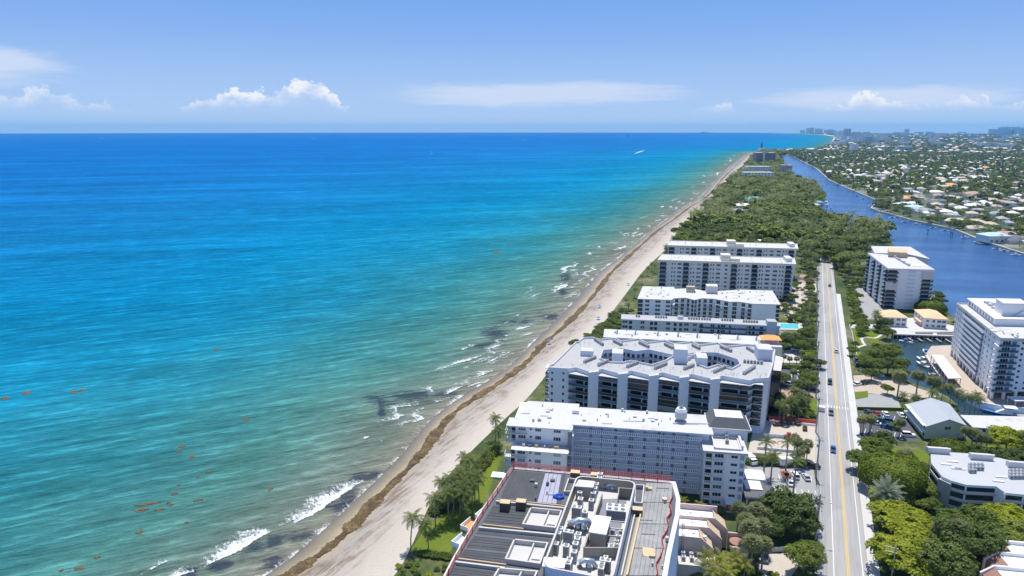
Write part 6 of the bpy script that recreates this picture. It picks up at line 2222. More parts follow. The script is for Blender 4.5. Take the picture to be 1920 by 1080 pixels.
def frond_arrays(n, length, seed, z, droop=1.0, leaflets=11, up0=70, lw=.5, up1=-25):
 """feather palm head: arching ribs with leaflets hanging either side"""
 rng = np.random.default_rng(seed)
 V, Q = [], []
 for k in range(n):
  a = 2.399 * k + rng.random() * .3
  e0 = R(up1 + (up0 - up1) * ((k + .5) / n) ** .9)
  ln = length * (.8 + .35 * rng.random())
  h = np.array([math.cos(a), math.sin(a), 0])
  pts = []
  p = np.zeros(3) + np.array([0, 0, z])
  e = e0
  seg = leaflets
  for i in range(seg + 1):
   pts.append(p.copy())
   p = p + (h * math.cos(e) + np.array([0, 0, math.sin(e)])) * ln / seg
   e -= R(95) * droop / seg * (0.5 + i / seg)
  side = np.cross(h, [0, 0, 1.0])
  for i in range(1, seg):
   p0, p1 = pts[i], pts[i + 1]
   f = i / seg
   L = lw * length * .36 * math.sin(math.pi * (.12 + .82 * f)) + .12
   tg = (p1 - p0)
   for s in (-1, 1):
    tip = p0 + side * s * L * .80 + np.array([0, 0, -L * (.35 + .35 * rng.random())]) + tg * .9
    b = len(V)
    V += [p0, p0 + tg * .82, tip + tg * .35, tip]
    Q.append([b, b + 1, b + 2, b + 3] if s > 0 else [b + 3, b + 2, b + 1, b])
 return np.array(V), np.array(Q)


def fan_arrays(n, rad, seed, z):
 """fan palm head: round ball of spiky fans"""
 rng = np.random.default_rng(seed)
 V, Q = [], []
 for k in range(n):
  a = 2.399 * k
  e = R(-38 + 95 * (k + .5) / n)
  d = np.array([math.cos(a) * math.cos(e), math.sin(a) * math.cos(e), math.sin(e)])
  side = np.cross(d, [0, 0, 1.0])
  side /= np.linalg.norm(side) + 1e-9
  upv = np.cross(side, d)
  c = np.array([0, 0, z]) + d * rad * .42
  for j in range(7):
   f = (j - 3) / 3.0
   dirv = d * math.cos(f * 1.15) + side * math.sin(f * 1.15)
   w_ = np.cross(dirv, upv) * .075 * rad
   tip = c + dirv * rad * (.62 + .12 * rng.random()) + np.array([0, 0, -.10 * rad * (1 + abs(f))])
   b = len(V)
   V += [c, c + dirv * rad * .35 - w_, tip, c + dirv * rad * .35 + w_]
   Q.append([b, b + 1, b + 2, b + 3])
 return np.array(V), np.array(Q)


def trunk_arrays(pts, r0, r1, n=6):
 b = MB()
 b.tube(pts, r0, r1, n)
 V = np.array(b.v)
 Q = []
 for f in b.f:
  if len(f) == 4:
   Q.append(f)
  else:
   for i in range(1, len(f) - 1, 2):
    Q.append([f[0], f[i], f[i + 1], f[min(i + 2, len(f) - 1)]])
 return V, np.array(Q)


def merge(parts):
 """[(V, Q, mat index)] to single arrays"""
 V, Q, M, o = [], [], [], 0
 for v, q, m_ in parts:
  V.append(v); Q.append(q + o); M.append(np.full(len(q), m_)); o += len(v)
 return np.concatenate(V), np.concatenate(Q), np.concatenate(M)


def broad_trunk(h, rad, seed, thick=.35):
 rng = np.random.default_rng(seed)
 ps = [(*trunk_arrays([(0, 0, -.3), (.1, 0, h * .25), (0, .1, h * .5)], thick, thick * .7), 0)]
 for k in range(5):
  a = 2 * math.pi * k / 5 + rng.random()
  r = rad * .55
  ps.append((*trunk_arrays([(0, 0, h * .42), (r * .45 * math.cos(a), r * .45 * math.sin(a), h * .66), (r * math.cos(a), r * math.sin(a), h * .86)], thick * .55, thick * .15, 5), 0))
 return merge(ps)[:2]


def palm_trunk(h, lean, r0=.2, r1=.13):
 return trunk_arrays([(0, 0, -.3), (lean * .15, 0, h * .33), (lean * .5, 0, h * .68), (lean, 0, h)], r0, r1, 7)


# near trees: an Empty with trunk and crown, meshes shared between copies of a kind
PROTO = {}


def proto(kind, tV, tQ, tmat, cV, cQ, cmat):
 PROTO[kind] = (np_mesh(kind + '_trunk', tV, tQ, [tmat], smooth=True), np_mesh(kind + '_crown', cV, cQ, [cmat]))


for i in range(3):
 for nm, lm, h in (('dark_tree', 'leaf_dark', 9), ('mid_tree', 'leaf_mid', 9), ('bright_tree', 'leaf_bright', 8)):
  tv, tq = broad_trunk(h * .75, 5, 5 + i)
  cv, cq = crown_arrays(5.0, 5.0, 9000 if nm == 'bright_tree' else 8000, .27, 40 + i * 7 + len(nm), 16 if nm != 'bright_tree' else 20, .72 if nm != 'bright_tree' else .5, h * .62, .66)
  proto('%s%d' % (nm, i), tv, tq, 'bark', cv, cq, lm)
 tv, tq = palm_trunk(9, 1.2 - i * 1.1)
 cv, cq = frond_arrays(20, 3.5, 60 + i, 9.0, 1.0, 11, 72, .55)
 cv[:, 0] += 1.2 - i * 1.1
 proto('coconut_palm%d' % i, tv, tq, 'palm_bark', cv, cq, 'leaf_palm')
 tv, tq = palm_trunk(7, .2 * (i - 1), .24, .2)
 cv, cq = fan_arrays(40, 2.4, 70 + i, 7.2)
 proto('sabal_palm%d' % i, tv, tq, 'palm_bark', cv, cq, 'leaf_sabal')
 tv, tq = palm_trunk(4.6, .3 * (i - 1), .18, .12)
 cv, cq = frond_arrays(16, 3.0, 90 + i, 4.7, .95, 10, 75, .5)
 proto('yellow_palm%d' % i, tv, tq, 'palm_bark', cv, cq, 'leaf_yellow')
 tv, tq = trunk_arrays([(0, 0, -.2), (0, 0, .6)], .12, .08, 5)
 cv, cq = crown_arrays(1.6, 1.6, 900, .19, 120 + i, 6, .75, .8, .6, .5)
 proto('shrub%d' % i, tv, tq, 'bark', cv, cq, ('leaf_mid', 'leaf_dark', 'leaf_bright')[i])
tv, tq = palm_trunk(11, .1, .3, .2)
cv, cq = frond_arrays(18, 3.6, 81, 12.0, .8, 11, 78, .5, -10)
tv2, tq2 = trunk_arrays([(.1, 0, 10.8), (.1, 0, 12.1)], .2, .12, 7)
proto('royal_palm0', *merge([(tv, tq, 0), (tv2, tq2, 0)])[:2], 'palm_bark', cv, cq, 'leaf_palm')
tv, tq = palm_trunk(4, .0, .45, .4)
cv, cq = frond_arrays(52, 4.4, 83, 4.2, .55, 14, 82, .40, -35)
proto('date_palm0', tv, tq, 'palm_bark', cv, cq, 'leaf_silver')
tv, tq = broad_trunk(5.5, 6, 9, .5)
cv, cq = dome_arrays(7.6, 5.0, 20000, .23, 84, 4.4)
proto('clipped_tree0', tv, tq, 'bark', cv, cq, 'leaf_clipped')
tv, tq = broad_trunk(3.0, 3, 9, .3)
cv, cq = dome_arrays(4.2, 2.7, 7000, .2, 85, 1.9)
proto('clipped_tree1', tv, tq, 'bark', cv, cq, 'leaf_clipped')

NICE = {'dark_tree': 'tree', 'mid_tree': 'tree', 'bright_tree': 'tree', 'coconut_palm': 'palm', 'sabal_palm': 'palm', 'yellow_palm': 'palm', 'royal_palm': 'palm', 'date_palm': 'palm', 'clipped_tree': 'tree', 'shrub': 'shrub'}
NVAR = {'royal_palm': 1, 'date_palm': 1, 'clipped_tree': 2}
tree_rng = random.Random(5)


def tree(kind, x, y, label, group=None, s=1.0, sz=None, var=None, z=LAND, rz=None):
 v = tree_rng.randrange(NVAR.get(kind, 3)) if var is None else var
 tm, cm = PROTO['%s%d' % (kind, v)]
 o = empty(kind, (x, y, z - .05), label, NICE[kind], group, tree_rng.uniform(0, 6.28) if rz is None else rz)
 o.scale = (s, s, s if sz is None else sz)
 link('trunk', tm, o)
 link('crown', cm, o)
 return o


def tree_px(kind, px, py, zc, label, group=None, s=1.0, sz=None, var=None):
 """px, py: where the photograph shows the crown's middle, zc metres above the ground"""
 p = G(px, py, LAND + zc)
 return tree(kind, p.x, p.y, label, group, s, sz, var)


# --- the big trees right of the road
tree_px('clipped_tree', 1672, 893, 4.5, 'broad clipped dome tree behind the silver date palm', s=1.22, sz=1.1, var=0)
tree_px('clipped_tree', 1780, 842, 3.0, 'low clipped dome tree beside the balcony apartments roof', s=1.35, var=1)
tree_px('clipped_tree', 1745, 578, 3.0, 'round clipped tree at the foot of the waterway tower', s=1.9, sz=1.7, var=1)
tree_px('date_palm', 1664, 918, 6.5, 'silver green date palm in front of the clipped dome tree', s=1.25)
tree_px('bright_tree', 1697, 974, 4.6, 'spreading yellow green tree just below the silver date palm', s=1.5, sz=1.0, var=0)
tree_px('bright_tree', 1704, 1040, 5.2, 'spreading yellow green tree nearest the bottom edge, by the pavement', s=1.7, sz=1.1, var=1)
tree_px('bright_tree', 1652, 935, 2.5, 'small yellow green tree beside the round shadow on the pavement', s=.7, var=2)
tree_px('dark_tree', 1775, 1062, 5, 'dark green tree beside the brown tiled town houses', s=1.25)
tree_px('dark_tree', 1817, 1022, 5, 'dark shaded tree behind the brown tiled town houses', s=1.3)
for k, (x, y, s, kd) in enumerate(((1796, 985, 1.1, 'mid_tree'), (1842, 980, 1.15, 'mid_tree'), (1888, 974, 1.25, 'bright_tree'), (1858, 1005, 1.1, 'dark_tree'), (1905, 1000, 1.1, 'mid_tree'), (1772, 1008, .9, 'mid_tree'), (1748, 1005, .75, 'dark_tree'), (1932, 985, 1.2, 'bright_tree'), (1925, 1018, 1.0, 'mid_tree'))):
 tree_px(kd, x, y, 5.0, 'broad leafy tree in the dense row below the balcony apartments', 'dense trees below the balcony apartments', s=s, sz=s * .85)
tree_px('sabal_palm', 1797, 1003, 7.0, 'grey green fan palm rising from dark shade between broad trees', s=1.25)
tree_px('sabal_palm', 1762, 995, 6.0, 'smaller fan palm half hidden left of the grey green fan palm', s=.95)
for k, (x, y, s, kd) in enumerate(((1639, 843, 1.0, 'mid_tree'), (1628, 862, .85, 'dark_tree'), (1656, 822, .85, 'dark_tree'), (1612, 856, .8, 'mid_tree'), (1700, 862, .85, 'bright_tree'), (1720, 872, .7, 'mid_tree'), (1667, 862, .65, 'mid_tree'))):
 tree_px(kd, x, y, 5.0, 'leafy tree in the clump between the dark car park and the clipped dome', 'trees below the dark car park', s=s)
for k, (x, y, s) in enumerate(((1745, 920, 1.0), (1737, 905, .8), (1750, 940, .8), (1733, 940, .7))):
 tree_px('mid_tree', x, y, 3, 'small shrubby tree against the stone pier of the balcony apartments', 'small trees by the stone pier', s=s * .55)
for k, (x, y, s, kd) in enumerate(((1888, 832, 1.2, 'bright_tree'), (1850, 858, .85, 'dark_tree'), (1880, 860, .8, 'dark_tree'), (1912, 862, .9, 'dark_tree'), (1918, 840, 1.0, 'mid_tree'))):
 tree_px(kd, x, y, 3.5, 'leafy tree in front of the bright white roofed block', 'trees by the white roofed block', s=s)
for k, (x, y) in enumerate(((1812, 805), (1826, 808), (1834, 812), (1842, 818), (1852, 822), (1878, 808), (1703, 848), (1690, 850))):
 tree_px('sabal_palm', x, y, 6.0, 'slender fan palm beside the green gabled block', 'fan palms by the gabled block', s=.8)
for k, (x, y) in enumerate(((1616, 786), (1621, 783), (1636, 782), (1633, 786), (1690, 790))):
 tree_px('sabal_palm', x, y, 6.0, 'fan palm in the dark car park', 'fan palms in the dark car park', s=.8)
tree_px('shrub', 1679, 797, 1.5, 'young tree on the planted island of the dark car park', s=1.7, var=0)
for k, (x, y, zc) in enumerate(((1688, 701, 9.5), (1723, 701, 9.5), (1751, 716, 8.5))):
 tree_px('sabal_palm', x, y, zc + .5, ('tall thin palm left of the basin edge', 'tall thin palm in the middle of the basin edge', 'tall thin palm nearest the boat canopy')[k], s=1.3)
for k, (x, y) in enumerate(((1695, 745), (1715, 748), (1760, 733), (1768, 728), (1785, 728), (1800, 738), (1812, 745), (1832, 744), (1838, 752), (1822, 750), (1745, 738))):
 tree_px('coconut_palm', x, y, 6.5, 'feathery palm between the grey gable roof and the basin', 'palms between gable block and basin', s=.8)
tree_px('mid_tree', 1665, 727, 3.0, 'lone small tree on the bare beige lot', s=.5, var=0)
# mangrove mass and park trees beside the basin
for k, (x, y, s) in enumerate(((1640, 668, .9), (1655, 660, .9), (1668, 668, 1.0), (1680, 690, 1.0), (1665, 690, 1.0), (1650, 690, .9), (1640, 685, .8), (1625, 680, .7), (1690, 700, .7), (1672, 655, .75), (1635, 700, .7), (1622, 672, .65))):
 tree_px(('mid_tree', 'dark_tree', 'mid_tree')[k % 3], x, y, 3.6, 'rounded tree in the green mass on the left bank of the basin', 'trees on the basin bank', s=s)
for k, (x, y, s, kd) in enumerate(((1660, 607, .8, 'dark_tree'), (1664, 625, .75, 'mid_tree'), (1650, 612, .6, 'dark_tree'), (1600, 655, .55, 'mid_tree'), (1605, 640, .4, 'mid_tree'))):
 tree_px(kd, x, y, 3.5, 'leafy tree at the edge of the small park lawn', 'trees round the small park', s=s)
for k in range(30):
 f = k / 29
 x, y = 1584 + 22 * f + tree_rng.uniform(-2, 14), 540 + 78 * f + tree_rng.uniform(-4, 4)
 tree_px('mid_tree' if k % 3 else 'sabal_palm', x + 6, y, 3.5, 'small tree in the planted strip beside the pavement', 'trees in the planted strip', s=.45 + .25 * tree_rng.random())
for k, (x, y) in enumerate(((1645, 598), (1640, 590), (1652, 600))):
 tree_px('coconut_palm', x, y, 6.5, 'dark feathery palm beside the smaller peach roofed house', 'palms by the peach roofed house', s=.9)
for k, (x, y, s) in enumerate(((1762, 555, .8), (1768, 562, .7), (1756, 560, .7), (1790, 598, .35), (1758, 548, .7))):
 tree_px('dark_tree', x, y, 3.5, 'dark tree on the seawall beside the waterway tower', 'trees beside the waterway tower', s=s * .8)

# --- left of the road
tree_px('dark_tree', 1476, 960, 5.2, 'big dark green tree beside the road pole and car park', s=1.5, sz=1.3, var=0)
tree_px('dark_tree', 1452, 982, 4.2, 'smaller dark tree leaning against the big dark green one', s=.95, var=1)
tree_px('dark_tree', 1505, 985, 4.2, 'dark tree between the big dark tree and the road pole', s=.95, var=2)
tree_px('mid_tree', 1508, 1052, 3.5, 'round mid green tree in the sandy yard by the road', s=.95, var=0)
tree_px('mid_tree', 1522, 1030, 3.0, 'leafy shrub tree behind the road pole in the sandy yard', s=.6, var=1)
for k, (x, y, s) in enumerate(((1404, 1005, 1.2), (1418, 965, 1.1), (1398, 985, 1.1), (1428, 995, 1.1), (1410, 1030, 1.15), (1432, 1025, 1.0), (1385, 958, 1.0), (1440, 965, .9))):
 tree_px('sabal_palm', x, y, 6.4, 'shaggy fan palm in the thick clump beside the pink town houses', 'fan palms by the town houses', s=s)
for k, (x, y, s) in enumerate(((1326, 1052, 1.15), (1352, 1050, 1.05), (1379, 1050, 1.1), (1396, 1060, 1.0), (1338, 1072, 1.0), (1366, 1072, 1.0))):
 tree_px('yellow_palm', x, y, 4.6, 'yellow green feathery palm in front of the pink town houses', 'yellow green palms by the town houses', s=s)
for k in range(18):
 x, y = 1300 + 150 * tree_rng.random(), 1068 + 16 * tree_rng.random()
 tree_px('shrub', x, y, .8, 'low shrub in the garden in front of the pink town houses', 'shrubs by the town houses', s=.9 + .6 * tree_rng.random())
for k, (x, y) in enumerate(((1437, 831), (1449, 858), (1493, 868), (1478, 832))):
 tree_px('royal_palm', x, y, 11.0, ('tall straight palm nearest the white walkway block', 'tall straight palm with its foot by the white sedan', 'tall straight palm nearest the road pole', 'tall straight palm farthest from the white walkway block')[k], s=.95)
for k, (x, y) in enumerate(((1497, 824), (1516, 825), (1510, 836), (1500, 842), (1492, 815))):
 tree_px('sabal_palm', x, y, 7.0, 'fan palm in the clump at the corner of the building site', 'fan palms by the building site', s=.8)
for k in range(22):
 f = k / 21
 tree_px('shrub', 1404 + 100 * f, 862 + 4 * f, 1.2, 'dense green hedge shrub behind the car park of the walkway block', 'hedge behind the car park', s=1.35, var=k % 2)
for k in range(16):
 f = k / 15
 tree_px('shrub', 1282 + 68 * f, 948 + 8 * f, 1.0, 'bright green shrub below the white walkway block', 'shrubs below the walkway block', s=1.2, var=2 if k % 3 else 0)
for k, (x, y) in enumerate(((1280, 936), (1312, 942))):
 tree_px('yellow_palm', x, y, 4.2, ('small palm in the yard nearest the netting', 'small palm in the yard nearest the white wing')[k], s=.75)
for k in range(18):
 x, y = 1452 + 52 * tree_rng.random(), 742 + 26 * tree_rng.random()
 tree_px('sabal_palm' if k % 2 else 'coconut_palm', x, y, 6.0, 'palm in the garden grove beside the zigzag block', 'palms beside the zigzag block', s=.75 + .2 * tree_rng.random())
for k in range(20):
 x, y = 1446 + 80 * tree_rng.random(), 762 + 20 * tree_rng.random()
 tree_px('shrub', x, y, .7, 'garden shrub under the palms beside the zigzag block', 'shrubs beside the zigzag block', s=.7 + .6 * tree_rng.random())
for k, (x, y, s, kd) in enumerate(((1468, 705, .7, 'dark_tree'), (1458, 702, .6, 'dark_tree'), (1500, 716, .6, 'dark_tree'), (1516, 708, .75, 'mid_tree'), (1524, 712, .6, 'mid_tree'), (1508, 700, .6, 'sabal_palm'), (1488, 700, .75, 'sabal_palm'), (1528, 702, .7, 'sabal_palm'), (1518, 722, .7, 'sabal_palm'))):
 tree_px(kd, x, y, 4.5, 'tree in the planted islands of the car park behind the zigzag block', 'trees in the car park islands', s=s)
for k in range(14):
 f = k / 13
 tree_px('shrub', 1456 + 78 * f, 686 + 4 * f, 1.0, 'clipped hedge shrub between the two drives', 'hedge between the drives', s=1.0, var=1)
for k, (x, y, s, kd) in enumerate(((1472, 640, 1.0, 'dark_tree'), (1487, 636, .95, 'dark_tree'), (1500, 646, .8, 'mid_tree'), (1460, 648, .75, 'dark_tree'), (1510, 640, .8, 'dark_tree'), (1512, 622, .8, 'mid_tree'), (1538, 674, .55, 'dark_tree'), (1516, 660, .6, 'bright_tree'), (1509, 672, .35, 'bright_tree'))):
 tree_px(kd, x, y, 4.5, 'dense tree between the orange pavilion and the road', 'trees by the orange pavilion', s=s)
for k, (x, y) in enumerate(((1516, 606), (1524, 598), (1508, 600), (1520, 620), (1512, 585), (1520, 578), (1471, 660), (1482, 664), (1495, 664), (1528, 630))):
 tree_px('coconut_palm' if k < 6 else 'sabal_palm', x, y, 6.5, 'palm in the garden beside the swimming pool', 'palms by the pool', s=.95 if k < 6 else .6)
for k in range(46):
 x, y = 1470 + 60 * tree_rng.random(), 512 + 82 * tree_rng.random() ** 1.2
 tree_px(('sabal_palm', 'mid_tree', 'dark_tree', 'shrub')[k % 4], x, y, 3.6, 'garden tree in front of the cream towers', 'trees in front of the cream towers', s=(.4 + .3 * tree_rng.random()) * (2 if k % 4 == 3 else 1))

for k in range(60):
 f = k / 59
 s_ = 95 + 290 * f
 x_, y_ = ROAD.pt(s_ + tree_rng.uniform(-2, 2), 9.5 + tree_rng.random() * 5)
 if 118 < s_ < 142 or 150 < s_ < 157:
  continue
 tree(('sabal_palm', 'mid_tree', 'coconut_palm', 'dark_tree')[k % 4], x_, y_, 'tree in the verge between the road and the seaward blocks', 'trees along the seaward verge', s=.38 + .25 * tree_rng.random() if k % 2 else .6)
# --- sea side
for k, (x, y, zc, s, lab) in enumerate(((768, 975, 8.6, 1.0, 'feathery coconut palm standing alone on the sand'), (802, 975, 8.2, .8, 'coconut palm just right of the lone one on the sand'), (815, 937, 8.6, 1.0, 'leaning coconut palm at the near end of the beach grove'),
          (929, 786, 8.6, .95, 'taller coconut palm of the pair beside the white walkway block'), (934, 812, 6.5, .85, 'shorter coconut palm of the pair beside the white walkway block'))):
 tree_px('coconut_palm', x, y, zc, lab, s=s)
for k, (x, y) in enumerate(((832, 900), (845, 905), (858, 892), (868, 905), (872, 880), (876, 858), (880, 868), (850, 920), (862, 925), (890, 892), (886, 912), (840, 930), (878, 930), (898, 900), (866, 915))):
 tree_px('coconut_palm', x, y, 8.0, 'coconut palm crowded in the grove between beach and lawn', 'palms in the beach grove', s=.85 + .2 * tree_rng.random())
for k in range(30):
 f = tree_rng.random()
 x, y = 818 + 70 * f + tree_rng.uniform(-8, 14), 950 - 62 * f + tree_rng.uniform(-4, 12)
 tree_px('shrub', x, y, 1.0, 'dense shrub at the foot of the beach palm grove', 'shrubs under the beach palms', s=1.1 + .7 * tree_rng.random(), var=k % 2)
for k in range(26):
 f = k / 25
 tree_px('shrub', 884 + 48 * f + tree_rng.uniform(-3, 4), 888 - 55 * f + tree_rng.uniform(-2, 5), 1.0, 'clipped sea hedge shrub along the lawn', 'sea hedge', s=1.25, var=k % 2)
for k in range(18):
 tree_px('shrub', 790 + 60 * k / 17, 1034 + 8 * k / 17 + tree_rng.uniform(-2, 3), .8, 'low hedge shrub below the lawn', 'low hedge below the lawn', s=.8, var=k % 2)
for k in range(14):
 tree_px('shrub', 745 + 95 * tree_rng.random(), 1060 + 26 * tree_rng.random(), .2, 'sparse dune shrub on the sand', 'dune shrubs at the bottom edge', s=.45 + .3 * tree_rng.random(), var=k % 3)
# dune scrub along the top of the beach
veg_l = by_arc(VEG_W, 900)
cnt = 0
for i in range(330, 700):
 p = veg_l[i]
 if p[1] < 205 or p[1] > 760:
  continue
 if cnt >= 90:
  break
 for _ in range(1):
  off = tree_rng.uniform(0.5, 11) if p[1] > 290 else tree_rng.uniform(0, 3)
  if p[1] < 330 and tree_rng.random() < .6:
   continue
  cnt += 1
  tree('shrub', p[0] + off, p[1] + tree_rng.uniform(-3, 3) + off * .1, 'low dune shrub along the top of the beach', 'dune shrubs', s=1.0 + 1.0 * tree_rng.random(), sz=1.1, var=cnt % 2)
for k, (x, y) in enumerate(((1215, 505), (1205, 520), (1222, 497), (1172, 565), (1178, 575), (1166, 582), (1075, 636), (1081, 634), (1190, 545), (1228, 500))):
 tree_px('coconut_palm' if k not in (6, 7) else 'mid_tree', x, y, 5.0, 'small palm at the top of the beach beside the tall blocks', 'palms at the top of the beach', s=.7 if k not in (6, 7) else .5)

leaf_mat('leaf_wood', (0.105, 0.150, 0.015), (0.24, 0.29, 0.042), 0.3)
# ------------------------------------------------------------------ the wood on the barrier island
def in_poly(P, poly):
 P = np.asarray(P)
 x, y = P[:, 0], P[:, 1]
 ins = np.zeros(len(P), bool)
 n = len(poly)
 for i in range(n):
  x0, y0 = poly[i]
  x1, y1 = poly[(i + 1) % n]
  c = ((y0 > y) != (y1 > y)) & (x < (x1 - x0) * (y - y0) / ((y1 - y0) + 1e-12) + x0)
  ins ^= c
 return ins


def proj(P, z):
 P = np.asarray(P)
 zc = P[:, 1] * math.cos(PITCH) + (CAM_H - z) * math.sin(PITCH)
 yc = P[:, 1] * math.sin(PITCH) - (CAM_H - z) * math.cos(PITCH)
 return 960 + 1280 * P[:, 0] / zc, 540 - 1280 * yc / zc


WOOD = [g2(x, y, LAND) for x, y in ((1240, 484), (1262, 456), (1280, 430), (1306, 407), (1350, 360), (1381, 330), (1399, 312), (1409, 296), (1421, 288), (1440, 285), (1479, 287), (1457, 294), (1464, 303), (1484, 330), (1510, 344), (1534, 355), (1545, 367), (1543, 380),
         (1530, 390), (1527, 400), (1562, 412), (1600, 425), (1662, 433), (1669, 454), (1650, 462), (1622, 478), (1618, 500), (1624, 535), (1592, 548), (1580, 530), (1566, 505), (1555, 489), (1544, 489), (1540, 508), (1528, 522), (1497, 508), (1501, 478))]
HOUSES_WOOD = [  # pixel of the roof's middle, size, roof, label
 (1414, 374, 26, 'teal', 'house with a teal hip roof deep in the wood'), (1392, 385, 22, 'white', 'white roofed house in the wood nearest the beach'), (1383, 396, 16, 'grey', 'grey roofed house in the wood beyond the cream towers'),
 (1443, 356, 14, 'white', 'long low white roofed house in the wood'), (1410, 357, 16, 'grey', 'grey roofed house in the wood behind the teal one'), (1424, 362, 14, 'tan', 'tan roofed house in the wood behind the teal one'),
 (1490, 381, 14, 'tan', 'sandy roofed house in the middle of the wood'), (1533, 378, 13, 'teal', 'small teal roofed house beside the moored yacht'), (1528, 386, 12, 'tan', 'tan roofed house on the bank beside the moored yacht'),
 (1418, 452, 18, 'white', 'white roofed house just behind the farther cream tower'), (1388, 410, 15, 'grey', 'grey house among palms in the wood'), (1462, 336, 14, 'white', 'white house beside the wood by the waterway')]
mat('roof_teal', (0.10, 0.42, 0.45), 0.6, 0.06, 0.2)
mat('roof_white', (0.74, 0.73, 0.70), 0.7, 0.06, 0.2)
mat('roof_grey', (0.34, 0.35, 0.37), 0.8, 0.08, 0.2)
mat('roof_tan', (0.53, 0.44, 0.34), 0.8, 0.1, 0.2)
mat('roof_pink', (0.46, 0.30, 0.24), 0.8, 0.12, 0.3)
mat('roof_orange', (0.70, 0.38, 0.14), 0.8, 0.1, 0.2)
mat('roof_dark', (0.14, 0.15, 0.18), 0.8, 0.1, 0.2)
mat('roof_blue', (0.42, 0.55, 0.66), 0.7, 0.08, 0.2)
ROOFS = ['white', 'white', 'white', 'grey', 'tan', 'tan', 'pink', 'pink', 'dark', 'orange']


def house_mesh(w_, d_, h_, wing, seed):
 """wall and roof as separate MBs, origin on the ground in the middle"""
 wl_, rf_ = MB(), MB()
 def unit(x0, y0, x1, y1, hh, rh):
  wl_.box(x0, y0, 0, x1, y1, hh, 0, bottom=False)
  hip_roof(rf_, [(x0 - .6, y0 - .6), (x1 + .6, y0 - .6), (x1 + .6, y1 + .6), (x0 - .6, y1 + .6)], hh - .05, rh, .3)
 unit(-w_ / 2, -d_ / 2, w_ / 2, d_ / 2, h_, 2.2)
 if wing:
  unit(-w_ / 2, -d_ / 2 - wing, -w_ * .02, -d_ / 2 - .7, h_ * .8, 1.8)
 return wl_, rf_


HV = []
for i, (w_, d_, h_, wg) in enumerate(((17, 11, 3.4, 6), (20, 12, 3.4, 0), (15, 12, 5.8, 5), (22, 10, 3.3, 7), (14, 10, 3.2, 0), (18, 14, 5.6, 0))):
 wl_, rf_ = house_mesh(w_, d_, h_, wg, i)
 HV.append((wl_, rf_))
WALL_ME = [wl_.mesh('house_wall', ['cream_pale']) for wl_, _ in HV]
ROOF_ME = {(i, c): rf_.mesh('house_roof', ['roof_' + c]) for i, (_, rf_) in enumerate(HV) for c in ('teal', 'white', 'grey', 'tan', 'pink', 'orange', 'dark', 'blue')}


def house(x, y, v, c, label, group=None, rz=0.0, s=1.0, z=2.2, windows=False):
 o = empty('house', (x, y, z), label, 'house', group, rz)
 o.scale = (s, s, s if s > 1 else 1)
 link('wall', WALL_ME[v], o)
 link('roof', ROOF_ME[(v, c)], o)
 if windows:
  w_ = (17, 20, 15, 22, 14, 18)[v]
  d_ = (11, 12, 12, 10, 10, 14)[v]
  for k in range(4):
   link('window', WIN[(2, 'glass')], o, (-w_ / 2 + w_ * (k + .5) / 4, -d_ / 2 - .02, .9), 0, (1.9, 1, 1.5))
 return o


clear = []
for k, (x, y, sz, c, lab) in enumerate(HOUSES_WOOD):
 p = G(x, y, LAND + 4)
 house(p.x, p.y, k % 6, c, lab, None, EA + (k % 3) * .2, sz / 17, LAND, windows=True)
 clear.append((p.x, p.y, sz * .75 + 7))
 clear.append((p.x - sz * .3, p.y - sz * 1.15, sz * .7 + 3))
BIGS = [(1420, 331, 42), (1428, 300, 45), (1476, 322, 30), (1706, 516, 27), (1690, 496, 27), (1670, 480, 27), (1650, 474, 20), (1700, 470, 24)]
for x, y, r in BIGS:
 p = G(x, y, 10)
 clear.append((p.x, p.y, r))

LODS = {}


def lod(name, fn):
 LODS[name] = fn


def broad_lod(n, size, seed, h=9.0, rad=4.6):
 cv, cq = crown_arrays(rad, 5.0, n, size, seed, 8, .75, h * .6, .6)
 tv, tq = trunk_arrays([(0, 0, -.3), (0, 0, h * .5)], .3, .2, 4)
 return merge([(tv, tq, 0), (cv, cq, 1)])


def palm_lod(n, leaf, seed, h=9.0):
 cv, cq = frond_arrays(n, 3.4, seed, h, 1.0, leaf, 70, .6)
 tv, tq = trunk_arrays([(0, 0, -.3), (.2, 0, h)], .2, .14, 4)
 return merge([(tv, tq, 0), (cv, cq, 1)])


B_MID = [broad_lod(1300, .52, 300 + i) for i in range(5)]
P_MID = [palm_lod(15, 6, 320 + i) for i in range(4)]
B_LOW = [broad_lod(170, 1.25, 340 + i) for i in range(5)]
P_LOW = [palm_lod(11, 4, 360 + i, 8.5) for i in range(3)]
B_FAR = [broad_lod(26, 2.7, 380 + i) for i in range(4)]
mid_b = [np_mesh('wood_tree', v, q, ['bark', lm], m_) for i, (v, q, m_) in enumerate(B_MID) for lm in ('leaf_mid', 'leaf_dark', 'leaf_wood')]
mid_p = [np_mesh('wood_palm', v, q, ['palm_bark', lm], m_) for i, (v, q, m_) in enumerate(P_MID) for lm in ('leaf_palm',)]


class Mass:
 """many far plants joined into one object"""
 def __init__(self):
  self.V, self.Q, self.M, self.n = [], [], [], 0

 def add(self, arr, x, y, z, s, rz, moff=0, sz=None):
  v, q, m_ = arr
  c, s_ = math.cos(rz) * s, math.sin(rz) * s
  V = np.empty_like(v)
  V[:, 0] = v[:, 0] * c - v[:, 1] * s_ + x
  V[:, 1] = v[:, 0] * s_ + v[:, 1] * c + y
  V[:, 2] = v[:, 2] * (s if sz is None else sz) + z
  self.V.append(V); self.Q.append(q + self.n); self.M.append(np.where(m_ == 0, 0, m_ + moff)); self.n += len(V)

 def build(self, name, mats, label, cat):
  me = np_mesh(name, np.concatenate(self.V), np.concatenate(self.Q), mats, np.concatenate(self.M))
  return tag(link(name, me), label, cat, kind='stuff')


